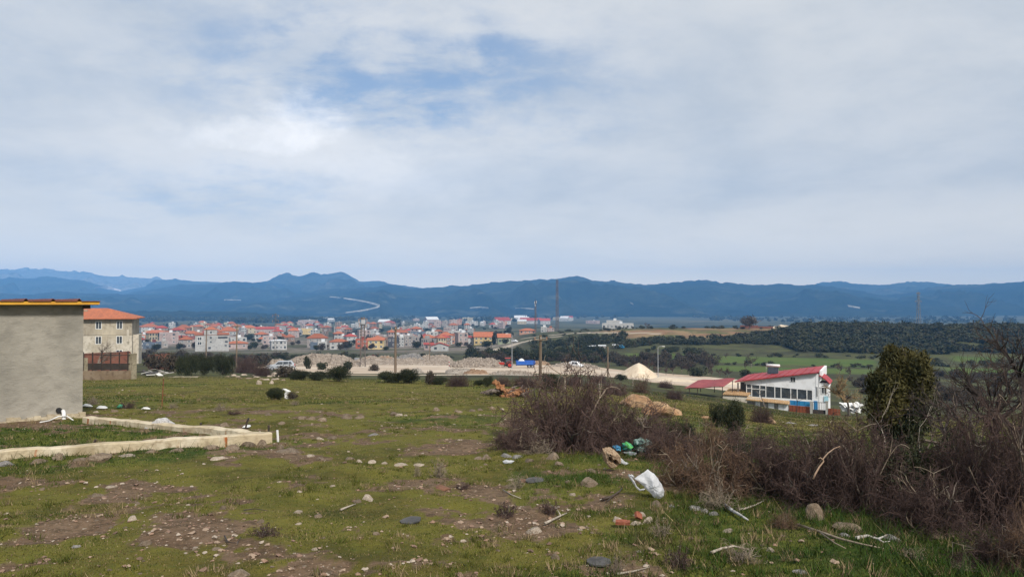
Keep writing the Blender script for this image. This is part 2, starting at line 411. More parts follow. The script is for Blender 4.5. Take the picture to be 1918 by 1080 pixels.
def ground_material():
    m = bpy.data.materials.new("meadow_and_soil"); m.use_nodes = True; n = NT(m.node_tree)
    b = n.n('ShaderNodeBsdfPrincipled'); n.n('ShaderNodeOutputMaterial', i_Surface=b)
    geo = n.n('ShaderNodeNewGeometry'); P = geo.outputs['Position']
    A = n.n('ShaderNodeAttribute', attribute_name='masks'); s = n.n('ShaderNodeSeparateColor', i_0=A.outputs['Color'])
    B = n.n('ShaderNodeAttribute', attribute_name='masks_b'); s2 = n.n('ShaderNodeSeparateColor', i_0=B.outputs['Color'])
    bare, lush, site = s.outputs[0], s.outputs[1], s.outputs[2]
    road, earth, field = s2.outputs[0], s2.outputs[1], s2.outputs[2]
    plain = B.outputs['Alpha']
    nf = n.noise(P, 9, 6, .65); nm = n.noise(P, 1.6, 6, .6); nb = n.noise(P, .22, 5, .6); nk = n.noise(P, 38, 4, .6)
    dry = n.mix(n.remap(nm, .35, .65), (.064, .061, .011), (.112, .094, .020))
    dry = n.mix(n.remap(nf, .45, .75), dry, (.055, .068, .013))
    green = n.mix(n.remap(nm, .35, .65), (.020, .046, .005), (.040, .066, .008))
    green = n.mix(n.remap(nf, .45, .75), green, (.085, .090, .022))
    g = n.mix(n.remap(n.math('ADD', lush, n.math('MULTIPLY_ADD', nb, .8, -.4)), .25, .75), dry, green)
    g = n.mix(n.math('MULTIPLY', n.remap(nk, .55, .75), .5), g, (.035, .030, .012))
    soil = n.mix(n.remap(nm, .3, .7), (.112, .070, .041), (.18, .122, .078))
    soil = n.mix(n.remap(nf, .42, .70), soil, (.070, .048, .027))
    soil = n.mix(n.remap(nk, .58, .72), soil, (.29, .22, .16))
    bb = n.remap(n.math('ADD', bare, n.math('MULTIPLY_ADD', n.math('ADD', n.math('MULTIPLY', nf, .5), n.math('MULTIPLY', n.noise(P, 3.5, 6, .65), .5)), 2.1, -1.05)), .30, .82)
    g = n.mix(n.remap(n.noise(P, .9, 5, .68), .52, .68), g, n.mix(.55, g, (.055, .045, .018)))
    g = n.mix(n.remap(n.noise(P, .7, 6, .66), .60, .44), g, n.mix(.45, g, (.17, .16, .028)))
    c = n.mix(bb, g, soil)
    scrub = n.mix(n.remap(n.noise(P, .05, 6, .65), .42, .6), (.040, .042, .018), (.075, .080, .028))
    scrub = n.mix(n.remap(n.noise(P, .4, 4, .6), .5, .7), scrub, (.055, .045, .030))
    far = n.vmath('LENGTH', n.vmath('MULTIPLY', P, (1, 1, 0)), out=1)
    c = n.mix(n.remap(far, 52, 75), c, scrub)
    ear = n.mix(n.remap(n.noise(P, .09, 6, .65), .35, .65), (.200, .105, .060), (.24, .17, .085))
    ear = n.mix(n.remap(n.noise(P, .05, 5, .65), .5, .62), ear, (.10, .10, .035))
    c = n.mix(earth, c, ear)
    fld = n.mix(n.remap(n.noise(P, .06, 5, .6), .35, .65), (.055, .095, .018), (.085, .115, .026))
    c = n.mix(field, c, fld)
    sit = n.mix(n.remap(n.noise(P, .05, 6, .6), .35, .65), (.56, .48, .385), (.44, .34, .25))
    sit = n.mix(n.remap(n.noise(P, .35, 5, .6), .5, .75), sit, (.27, .215, .165))
    c = n.mix(n.remap(n.math('ADD', site, n.math('MULTIPLY_ADD', n.noise(P, .5, 5, .65), .7, -.35)), .35, .65), c, sit)
    c = n.mix(n.math('MULTIPLY', A.outputs['Alpha'], n.remap(n.noise(P, .03, 5, .65), .38, .55)), c, n.mix(n.remap(nb, .4, .6), (.13, .105, .085), (.22, .19, .16)))
    c = n.mix(road, c, (.40, .34, .27))
    pl = n.mix(n.remap(n.noise(n.vmath('MULTIPLY', P, (.6, 1.6, 1)), .006, 6, .6), .38, .60), (.022, .030, .016), (.085, .085, .045))
    pl = n.mix(n.remap(n.noise(n.vmath('MULTIPLY', P, (.5, 2.0, 1)), .011, 4, .6), .60, .68), pl, (.19, .15, .10))
    c = n.mix(plain, c, pl)
    n.put(b, 'Base Color', c); b.inputs['Roughness'].default_value = .95; b.inputs['Specular IOR Level'].default_value = .15
    bn = n.n('ShaderNodeBump'); bn.inputs['Strength'].default_value = .7; bn.inputs['Distance'].default_value = .06
    n.put(bn, 'Height', n.math('ADD', nf, n.math('MULTIPLY', nk, .4))); n.put(b, 'Normal', bn)
    return m

def build_ground():
    rr = [0.0]; r = .8
    while r < 8450: rr.append(r); r *= 1.0145 if r < 3000 else 1.03
    rr = [q for q in rr if q < 8450]
    rr = np.array(rr)
    fine = np.radians(np.arange(-40, 40.01, .2))
    coarse = np.radians(np.concatenate([np.arange(43, 180, 4.0), np.arange(180, 317.1, 4.0)]))
    az = np.concatenate([fine, coarse]); na, nr = len(az), len(rr)
    A, RR = np.meshgrid(az, rr, indexing='ij')
    X = np.sin(A) * RR; Y = np.cos(A) * RR; Z = height(X.ravel(), Y.ravel()).reshape(X.shape)
    V = np.stack([X, Y, Z], -1).reshape(-1, 3)
    i = np.arange(na)[:, None]; j = np.arange(nr - 1)[None, :]; ip = (i + 1) % na
    F = np.stack([i * nr + j, i * nr + j + 1, ip * nr + j + 1, ip * nr + j], -1).reshape(-1, 4)
    me = mesh_np("ground", V, F, ground_material(), True)
    x, y = V[:, 0].astype(float), V[:, 1].astype(float); r = np.hypot(x, y)
    site, road, earth, field = soil_masks(x, y)
    n = len(me.vertices)
    for nm, ch in (('masks', (bare_mask(x, y), lush_mask(x, y), site, sstep(330, 430, y) * (1 - sstep(1300, 1700, r)) * (1 - sstep(940, 990, 959 + FOC * x / np.maximum(y, 1))))), ('masks_b', (road, earth, field, sstep(620, 900, r)))):
        at_ = me.attributes.new(nm, 'FLOAT_COLOR', 'POINT'); at_.data.foreach_set('color', np.stack(ch, -1).astype(np.float32).ravel())
    o = link("ground", me); tag(o, kind='structure'); return o
build_ground()
# ------------------------------------------------------------------ hills, each range a body of its own, and the air
def hill_material(name, a, b_, c_, s1=.0016):
    m = bpy.data.materials.new(name); m.use_nodes = True; n = NT(m.node_tree)
    b = n.n('ShaderNodeBsdfPrincipled'); n.n('ShaderNodeOutputMaterial', i_Surface=b)
    geo = n.n('ShaderNodeNewGeometry'); P = geo.outputs['Position']
    c = n.mix(n.remap(n.noise(P, s1, 7, .62), .42, .60), a, b_)
    c = n.mix(n.math('MULTIPLY', n.remap(n.noise(n.vmath('MULTIPLY', P, (.7, 1, 3)), s1 * 2.0, 7, .66), .56, .68), .8), c, c_)
    c = n.mix(n.remap(n.noise(P, .02, 4, .7), .40, .62), c, n.mix(1.0, c, (.45, .5, .45), 'MULTIPLY'))
    n.put(b, 'Base Color', c); b.inputs['Roughness'].default_value = 1.0; b.inputs['Specular IOR Level'].default_value = 0
    return m
def hill(name, prof, dist, back, mt, seed, rough=1.0, front=1500, foot=585):
    """a range whose crest follows (photo column, row) at a distance; it falls to the plain before and behind with spurs and gullies"""
    px = np.arange(prof[0][0], prof[-1][0] + .1, 3.0); nr = 46
    crest_y = np.interp(px, [p[0] for p in prof], [p[1] for p in prof])
    k = np.ones(3) / 3; crest_y = np.convolve(np.pad(crest_y, 1, mode='edge'), k, 'valid')
    t = np.concatenate([np.linspace(0, 1, 34), np.linspace(1.06, 2, nr - 34)])
    V = np.zeros((len(px), nr, 3))
    for j, tt in enumerate(t):
        d = dist - front * (1 - tt) if tt <= 1 else dist + back * (tt - 1)
        X = (px - 959) / FOC * d; Yv = np.full_like(px, d)
        zc = EYE + (HZ - crest_y) / FOC * dist
        z0 = EYE + (HZ - foot) / FOC * (dist - front) - 12
        w = (tt if tt <= 1 else 2 - tt); prof_w = .18 * w + .82 * sstep(0.0, 1.0, w) ** 1.25
        sp = 1 - np.abs(2 * fbm(X * .0028 + tt * .5, d * .0006 + seed, 5, seed) - 1)
        gul = (sp - .60) * 1.05 * np.sin(math.pi * min(w, 1)) ** 1.0
        z = z0 + (zc - z0) * np.clip(prof_w + gul, 0, 1.02 if tt < .97 else 9)
        if tt > .5 and tt <= 1.0: z = np.minimum(z, z0 + (zc - z0) * (.55 + .45 * (tt - .5) * 2))
        tree = (fbm(X * .035, np.full_like(X, d) * .03, 3, seed + 3) - .5) * 15 * rough
        V[:, j] = np.stack([X, Yv, z + tree * min(1, w * 3)], -1)
    V = V.reshape(-1, 3); n = len(px)
    i = np.arange(n - 1)[:, None]; j = np.arange(nr - 1)[None, :]
    F = np.stack([i * nr + j, (i + 1) * nr + j, (i + 1) * nr + j + 1, i * nr + j + 1], -1).reshape(-1, 4)
    o = link(name, mesh_np(name, V, F, mt, True)); tag(o, kind='structure'); return o
HM1 = hill_material("pine_forest_hill", (.010, .016, .008), (.026, .032, .016), (.10, .10, .065), .0024)
HM2 = hill_material("scrub_hill", (.030, .036, .024), (.055, .060, .042), (.13, .12, .09), .002)
HM3 = hill_material("haze_pale_hill", (.20, .20, .19), (.23, .225, .21), (.26, .25, .23))  # pale base colour stands in for distance haze on the farthest range
hill("hills", [(-700,515),(-300,505),(-100,508),(0,505),(60,507),(110,508),(150,513),(200,517),(280,521),(300,523),(340,530),(420,540),(520,552)], 8050, 450, HM3, 3, .6, 2000, 575)
hill("hills", [(230,545),(270,537),(290,524),(320,524),(380,527),(430,529),(470,533),(560,545)], 6600, 600, HM2, 8, .6, 1500, 575)
hill("hills", [(-700,530),(-300,520),(0,523),(90,522),(150,524),(180,531),(200,540),(240,548)], 6300, 600, HM2, 13, .7, 1500, 578)
hill("hills", [(420,545),(470,531),(500,526),(520,520),(535,515),(557,519.5),(585,513),(610,518.5),(640,511.5),(655,517),(675,528),(700,528),(725,531),(760,538),(830,548)], 6000, 600, HM2, 17, .6, 1500, 578)
hill("hills", [(200,560),(260,545),(320,537),(380,532),(430,531),(500,533),(560,537),(620,541),(700,545),(760,560)], 5400, 600, HM1, 23, .8, 1300, 582)
hill("hills", [(-800,560),(-300,546),(-60,552),(0,549),(50,553),(110,548),(180,550),(240,551),(300,553),(380,557),(470,561),(560,564),(640,569),(720,580)], 4500, 700, HM1, 29, 1.0, 1300, 590)
hill("hills", [(440,572),(520,556),(600,546),(660,540),(740,537),(780,540),(830,538),(890,536),(930,531),(960,526),(985,525),(1010,523),(1040,523),(1085,519),(1110,525),(1150,530),(1210,533),(1255,530),(1290,526),(1325,524),(1350,529),(1400,533),(1470,534),(1520,536),(1570,541),(1620,547),(1680,558),(1740,574)], 4700, 700, HM1, 37, 1.0, 1600, 589)
hill("hills", [(1420,550),(1500,538),(1540,532),(1580,530),(1640,533),(1700,531),(1740,530),(1765,531),(1800,538),(1880,550)], 6100, 600, HM2, 41, .8, 1500, 582)
hill("hills", [(1600,572),(1660,555),(1720,544),(1780,538),(1840,533),(1918,526),(2000,519),(2150,512),(2400,520),(2800,530)], 4900, 700, HM1, 47, 1.0, 1500, 589)
hill("hills", [(1040,590),(1090,580),(1150,574),(1220,571),(1300,573),(1380,577),(1450,585)], 3700, 500, HM1, 53, 1.0, 500, 592)
hill("hills", [(-700,584),(-200,586),(100,582),(300,583),(430,584),(520,590),(620,594)], 2650, 400, HM1, 59, 1.0, 300, 598)

# ------------------------------------------------------------------ plants and stones: source meshes
from mathutils import noise as MN
import bmesh

def rock_mesh(name, seed, mt, sub=2, flat=.7, rough=.35, cut=0):
    bm = bmesh.new(); bmesh.ops.create_icosphere(bm, subdivisions=sub, radius=1.0)
    r = random.Random(seed); off = Vector((r.uniform(-50, 50), r.uniform(-50, 50), r.uniform(-50, 50)))
    planes = [(Vector((r.gauss(0, 1), r.gauss(0, 1), r.gauss(0, .8))).normalized(), r.uniform(.58, .85)) for _ in range(cut or 7)]
    for v in bm.verts:
        p = v.co.copy(); q = p * (1 + rough * (MN.noise(p * 1.1 + off)) + rough * .4 * MN.noise(p * 2.7 + off))
        for nrm, h in planes:
            dd = q.dot(nrm)
            if dd > h: q -= nrm * (dd - h) * .85
        q = q * (1 + .05 * MN.noise(p * 6 + off))
        q.z *= flat
        if q.z < -.25: q.z = -.25 + (q.z + .25) * .3
        v.co = q
    me = bpy.data.meshes.new(name); bm.to_mesh(me); bm.free(); me.materials.append(mt); return me

def segs_mesh(name, S, mats, mi=None):
    """S: (n,8) start xyz, end xyz, r0, r1 -> three-sided twigs in one mesh"""
    S = np.asarray(S, float); a = S[:, 0:3]; b = S[:, 3:6]; r0 = S[:, 6:7]; r1 = S[:, 7:8]
    t = b - a; t /= np.linalg.norm(t, axis=1, keepdims=True) + 1e-9
    ref = np.where(np.abs(t[:, 2:3]) < .9, np.array([[0, 0, 1.0]]), np.array([[1.0, 0, 0]]))
    u = np.cross(t, ref); u /= np.linalg.norm(u, axis=1, keepdims=True) + 1e-9; w = np.cross(t, u)
    V = []
    for base, rr in ((a, r0), (b, r1)):
        for k in range(3):
            an = 2 * math.pi * k / 3; V.append(base + (u * math.cos(an) + w * math.sin(an)) * rr)
    n = len(S); V = np.stack(V, 1).reshape(-1, 3); o = np.arange(n)[:, None] * 6
    F = np.concatenate([o + np.array([[0, 1, 4, 3]]), o + np.array([[1, 2, 5, 4]]), o + np.array([[2, 0, 3, 5]])], 1).reshape(-1, 4)
    return mesh_np(name, V, F, mats, False, None if mi is None else np.repeat(mi, 3))

def thorn_segs(seed, stems=78, br=11, tw=8, droop=.5, thick=1.0, spread=1.0):
    """a dense leafless dome, about one metre in radius and one metre high"""
    g = np.random.default_rng(seed); out = []
    def path(p, d, L, k, r, curl, dr):
        pts = [p]; d = d / (np.linalg.norm(d) + 1e-9)
        for i in range(k):
            d = d + g.normal(0, curl, 3) + np.array([0, 0, -dr * (i + 1) / k]); d /= np.linalg.norm(d) + 1e-9
            q = pts[-1] + d * L / k; q[2] = max(q[2], .01)
            out.append((*pts[-1], *q, r * (1 - .6 * i / k), r * (1 - .6 * (i + 1) / k))); pts.append(q)
        return pts, d
    for s in range(stems):
        an = g.uniform(0, 2 * math.pi); el = g.uniform(.12, 1.5) ** 1.0
        d = np.array([math.cos(an) * math.cos(el), math.sin(an) * math.cos(el), math.sin(el)])
        p = np.array([math.cos(an), math.sin(an), 0]) * g.uniform(0, .45) * spread
        L = (.62 + .42 * g.random()) * (1.0 if el > .6 else .8)
        pts, dd = path(p, d, L, 5, .011 * thick, .22, droop * .35)
        for b_ in range(br):
            i = g.integers(1, len(pts)); q = pts[i]; d2 = dd * .5 + g.normal(0, .75, 3); d2[2] += .1
            pt2, d3 = path(q.copy(), d2, g.uniform(.22, .42), 3, .0062 * thick, .35, droop * .3)
            for t_ in range(tw):
                q2 = pt2[g.integers(1, len(pt2))]; d4 = d3 * .4 + g.normal(0, .8, 3)
                path(q2.copy(), d4, g.uniform(.07, .2), 2, .0036 * thick, .5, .15)
    return np.array(out)

def leaf_cloud(seed, n, lobes, size, shell=.55, up=.3, elong=1.6, out=.8):
    """n small leaf faces through the lobes [(centre, radii)]; returns V, F (quads)"""
    g = np.random.default_rng(seed); C = np.array([l[0] for l in lobes], float); Rr = np.array([l[1] for l in lobes], float)
    vol = Rr.prod(1) ** (2 / 3); k = g.choice(len(lobes), n, p=vol / vol.sum())
    d = g.normal(0, 1, (n, 3)); d /= np.linalg.norm(d, axis=1, keepdims=True)
    rad = shell + (1 - shell) * g.random(n) ** .7
    rad *= 1 + .32 * (fbm(d[:, 0] * 3 + k * 5, d[:, 1] * 3 + d[:, 2] * 4, 3, seed) - .5) * 2
    rad = np.where(g.random(n) < .07, rad * g.uniform(1.0, 1.4, n), rad)
    c = C[k] + d * Rr[k] * rad[:, None]
    c = c[c[:, 2] > .02]; d = d[:len(c)]; n = len(c)
    nr = g.normal(0, 1, (n, 3)) + d * out + np.array([0, 0, up]); nr /= np.linalg.norm(nr, axis=1, keepdims=True)
    a = np.cross(nr, g.normal(0, 1, (n, 3))); a /= np.linalg.norm(a, axis=1, keepdims=True) + 1e-9; b = np.cross(nr, a)
    s = size * g.uniform(.6, 1.4, (n, 1)); a = a * s * elong; b = b * s
    V = np.stack([c - a, c + b * .6, c + a, c - b * .6], 1).reshape(-1, 3)
    F = np.arange(4 * n).reshape(-1, 4)
    return V, F

def lobes_for(seed, k, spread=.55, r=(.35, .6), h=1.0):
    g = random.Random(seed); L = []
    for i in range(k):
        an = 2 * math.pi * (i + g.random() * .6) / k; rr = spread * g.uniform(.3, 1)
        q = g.uniform(*r); L.append(((math.cos(an) * rr, math.sin(an) * rr, h * g.uniform(.3, .72)), (q, q, q * h * g.uniform(.7, 1.0))))
    L.append(((0, 0, h * .45), (r[1] * .9, r[1] * .9, h * .5))); return L

def tree_segs(seed, height=1.0, levels=4, spread=.6, n0=5, r0=.03, trunk_h=.3, up=.35, kids=(3, 5), curl=.18):
    """bare branching tree; returns (trunk segs, crown segs)"""
    g = np.random.default_rng(seed); tr = []; cr = []
    def grow(p, d, L, r, lev, dest):
        k = 4 if lev < 2 else 3; pts = [p]
        for i in range(k):
            d = d + g.normal(0, curl, 3); d[2] += up * .12; d /= np.linalg.norm(d)
            q = pts[-1] + d * L / k; dest.append((*pts[-1], *q, r * (1 - .45 * i / k), r * (1 - .45 * (i + 1) / k))); pts.append(q)
        if lev >= levels: return
        for c in range(g.integers(kids[0], kids[1] + 1)):
            i = g.integers(max(1, k - 2), k + 1) if lev else g.integers(k - 1, k + 1)
            nd = d + g.normal(0, spread, 3); nd[2] = abs(nd[2]) * .6 + up * .5 if lev < 2 else nd[2] + up * .3
            grow(pts[i].copy(), nd / np.linalg.norm(nd), L * g.uniform(.55, .8), r * .5, lev + 1, cr)
    grow(np.zeros(3), np.array([g.normal(0, .08), g.normal(0, .08), 1.0]), trunk_h, r0, 0, tr)
    tr = np.array(tr); cr = np.array(cr); s = height / max(cr[:, 5].max(), 1e-6)
    tr[:, :6] *= s; cr[:, :6] *= s; tr[:, 6:] *= height; cr[:, 6:] *= height
    return tr, cr

M_ROCK = mat("field_stone", (.155, .112, .074), (.23, .18, .13), (.10, .074, .052), 2.2, .9, .6, 9, vary=.28)
M_ROCKP = mat("pale_stone", (.31, .25, .19), (.43, .37, .30), (.20, .145, .10), 2.4, .9, .5, 9, vary=.18)
M_ROCKG = mat("grey_stone", (.20, .19, .18), (.32, .30, .28), (.12, .11, .10), 2.4, .9, .6, 9, vary=.2)
M_ROCKO = mat("ochre_boulder", (.29, .16, .08), (.35, .24, .14), (.15, .09, .05), .9, .9, .25, 7, vary=.1)
M_THORN = mat("purple_brown_twigs", (.056, .034, .030), (.098, .063, .052), (.036, .023, .021), 2.0, .9, vary=.14)
M_THORNB = mat("reddish_brown_twigs", (.088, .050, .031), (.14, .088, .056), (.05, .032, .023), 2.0, .9, vary=.15)
M_TREED = mat("dark_tree_twigs", (.040, .030, .028), (.075, .058, .050), (.026, .020, .019), 2.0, .9)
M_DRY = mat("grey_straw_twigs", (.20, .155, .11), (.28, .23, .17), (.12, .09, .065), 2.0, .9, vary=.15)
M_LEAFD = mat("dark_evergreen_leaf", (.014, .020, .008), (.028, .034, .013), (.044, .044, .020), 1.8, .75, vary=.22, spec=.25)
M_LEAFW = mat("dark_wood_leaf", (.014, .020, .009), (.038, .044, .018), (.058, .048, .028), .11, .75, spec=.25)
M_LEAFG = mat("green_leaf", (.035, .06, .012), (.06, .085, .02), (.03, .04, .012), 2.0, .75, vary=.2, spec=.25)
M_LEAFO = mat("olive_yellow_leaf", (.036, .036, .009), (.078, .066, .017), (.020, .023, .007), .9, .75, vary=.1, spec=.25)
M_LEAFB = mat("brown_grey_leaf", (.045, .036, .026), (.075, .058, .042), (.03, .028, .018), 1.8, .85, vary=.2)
M_BARK = mat("grey_bark", (.12, .095, .075), (.20, .17, .14), None, 6, .95, .4, 20, vary=.15)
M_BARKP = mat("pale_bark", (.30, .26, .21), (.42, .37, .31), (.18, .14, .11), 6, .95, .3, 20)
M_WOOD = mat("weathered_pole_wood", (.13, .095, .065), (.20, .155, .11), None, 3, .9, .3, 14, stretch=(1, 1, .15))

ROCKS = [rock_mesh("stone", 100 + i, M_ROCK, 3, .72) for i in range(6)]
ROCKSP = [rock_mesh("stone", 200 + i, M_ROCKP, 3, .62) for i in range(4)]
ROCKSG = [rock_mesh("stone", 300 + i, M_ROCKG, 3, .62) for i in range(3)]
ROCKSO = [rock_mesh("stone", 400 + i, M_ROCKO, 4, .82, .2, 6) for i in range(4)]
THORNS = [segs_mesh("twigs", thorn_segs(500 + i), M_THORN) for i in range(4)]
THORNSB = [segs_mesh("twigs", thorn_segs(520 + i, 60, 10, 6, .6), M_THORNB) for i in range(2)]
SMALLTH = [segs_mesh("twigs", thorn_segs(540 + i, 26, 7, 5, .3, 2.6), M_THORN) for i in range(2)]
PALEST = [segs_mesh("bare_stems", thorn_segs(580 + i, 9, 3, 1, .15, 1.3), M_DRY) for i in range(2)]
DRYS = [segs_mesh("twigs", thorn_segs(560 + i, 26, 5, 4, .25, 1.6, .6), M_DRY) for i in range(2)]

def leaf_mesh(name, seed, n, k, size, mt, h=1.0, **kw):
    lk = {q: kw.pop(q) for q in ('spread', 'r') if q in kw}; V, F = leaf_cloud(seed, n, lobes_for(seed, k, h=h, **lk), size, **kw); return mesh_np(name, V, F, mt)
EVER = [leaf_mesh("foliage", 600 + i, 9000, 11, .021, M_LEAFD, .95, shell=.45, spread=.72, r=(.2, .46), out=1.2) for i in range(3)]
FARS = [leaf_mesh("foliage", 620 + i, 800, 6, .075, M_LEAFD, .9, shell=.65, out=1.8) for i in range(4)]
FARB = [leaf_mesh("foliage", 640 + i, 900, 6, .05, M_LEAFB, .9, shell=.3, elong=2.6) for i in range(3)]
FARG = [leaf_mesh("foliage", 660 + i, 650, 6, .08, M_LEAFG, .95, shell=.5) for i in range(2)]
OLIVE = leaf_mesh("foliage", 680, 15000, 12, .017, M_LEAFO, 1.2, shell=.2, elong=2.2)
STEMS = segs_mesh("stem", thorn_segs(690, 9, 3, 0, .1, 3.0), M_BARK)
def low_stems(seed):
    g = np.random.default_rng(seed); S = []
    for k in range(5):
        a = g.uniform(0, 6.28); d = np.array([math.cos(a) * .35, math.sin(a) * .35, .55]); S.append((0, 0, -.05, *d, .03, .012))
    return S
STEM_FAR = segs_mesh("stem", low_stems(3), M_BARK)

def sz(px_w, d): return px_w / FOC * d        # metres that px_w photo pixels span at distance d

def shrub(name, px, py, wpx, hpx, kind, label, group=None, seed=None, deep=1.0, sink=.03):
    p = hit(px, py); d = p.y; w = sz(wpx, d) * .5; h = sz(hpx, d)
    src = {'thorn': THORNS, 'thornb': THORNSB, 'small': SMALLTH, 'dry': DRYS, 'ever': EVER, 'far': FARS, 'farb': FARB, 'farg': FARG, 'olive': [OLIVE]}[kind]
    sd = int(px * 7 + py) if seed is None else seed
    t = thing(name, p - Vector((0, 0, sink * h)), (sd * 2.399) % 6.283, label, 'shrub' if kind not in ('dry',) else 'dry plant', group)
    dim = {'ever': (.95, 1.02), 'far': (.98, 1.0), 'farb': (.98, 1.0), 'farg': (.98, 1.0), 'olive': (.98, 1.30)}.get(kind, (1.12, 1.02))
    s = (w / dim[0], w / dim[0] * deep, h / dim[1])
    if kind in ('thorn', 'thornb') and d < 20: link('bare_stems', PALEST[sd % 2], t, scale=(s[0] * 1.02, s[1] * 1.02, s[2] * 1.04))['kind'] = 'stuff'
    link('twigs' if kind in ('thorn', 'thornb', 'small', 'dry') else 'foliage', src[sd % len(src)], t, scale=s)
    link('stem', STEM_FAR if d > 30 else STEMS, t, scale=(s[0] * .8, s[1] * .8, s[2] * .75))['kind'] = 'stuff'
    return t

_RP = []
def stone(px, py, wpx, label, mt='r', flat=1.0, group=None, cat='stone', tilt=0.0, hpx=None, seed=None, name=None):
    p = hit(px, py); w = sz(wpx, p.y) * .5; sd = int(px * 3 + py * 5) if seed is None else seed
    src = {'r': ROCKS, 'p': ROCKSP, 'g': ROCKSG, 'o': ROCKSO}[mt]; me = src[sd % len(src)]
    hz = w * flat if hpx is None else sz(hpx, p.y) / 1.1
    o = link(name or ('boulder' if cat == 'boulder' else 'stone'), me, None, p + Vector((0, 0, -hz * .06)), (tilt * .5, tilt, (sd * 1.7) % 6.283), (w * 1.06, w * .95, hz))
    tag(o, label, cat, group); _RP.append((p.x, p.y, w)); return o
# ------------------------------------------------------------------ shed, its foundation, the unfinished house and fence on the west side
M_CEM = mat("cement_render", (.27, .25, .21), (.335, .312, .268), (.235, .218, .185), 1.1, .92, .4, 12, stain=(.185, .175, .15), detail=10, stretch=(.75, 1, 1.1), lo=.25, hi=.75)
M_YEL = mat("yellow_fascia_paint", (.62, .33, .035), (.50, .24, .03), None, 3, .6)
M_TILEE = mat("red_brown_roof_sheet", (.20, .055, .03), (.13, .04, .03), None, 4, .7, vary=.1)
M_DARK = mat("dark_steel", (.03, .028, .026), (.06, .04, .03), None, 5, .6)
M_BLK = mat("black_rubber", (.012, .012, .012), (.02, .02, .02), None, 5, .7)
M_WHP = mat("white_plastic", (.72, .72, .70), (.60, .60, .58), None, 4, .5)
M_CONC = mat("weathered_concrete", (.40, .33, .22), (.50, .43, .31), (.30, .24, .16), 2.2, .95, .5, 14, stain=(.25, .20, .13), detail=7)
M_POST = mat("old_concrete_post", (.24, .205, .14), (.32, .28, .20), (.17, .14, .09), 2.0, .95, .4, 10)

def rust_concrete():
    m = mat("rust_streaked_concrete", (.47, .39, .26), (.58, .51, .38), (.33, .26, .17), 2.2, .95, .5, 14, stain=(.30, .235, .14), detail=7)
    n = m.node_tree; b = [x for x in n.nodes if x.type == 'BSDF_PRINCIPLED'][0]; k = NT.__new__(NT); k.t = n
    src = b.inputs['Base Color'].links[0].from_socket
    tcn = k.n('ShaderNodeTexCoord'); s = k.n('ShaderNodeSeparateXYZ', i_0=tcn.outputs['Object'])
    st = k.noise(k.n('ShaderNodeCombineXYZ', i_0=k.math('MULTIPLY', s.outputs[0], 3.2), i_1=0.4, i_2=k.math('MULTIPLY', s.outputs[2], .5)).outputs[0], 1.6, 5, .6)
    face = k.n('ShaderNodeNewGeometry'); sn = k.n('ShaderNodeSeparateXYZ', i_0=face.outputs['Normal'])
    side = k.remap(k.math('ABSOLUTE', sn.outputs[2]), .3, .7, 1.0, 0.0)
    c = k.mix(k.math('MULTIPLY', k.remap(st, .60, .68), side), src, (.33, .105, .03)); k.put(b, 'Base Color', c); return m
M_RUSTC = rust_concrete()

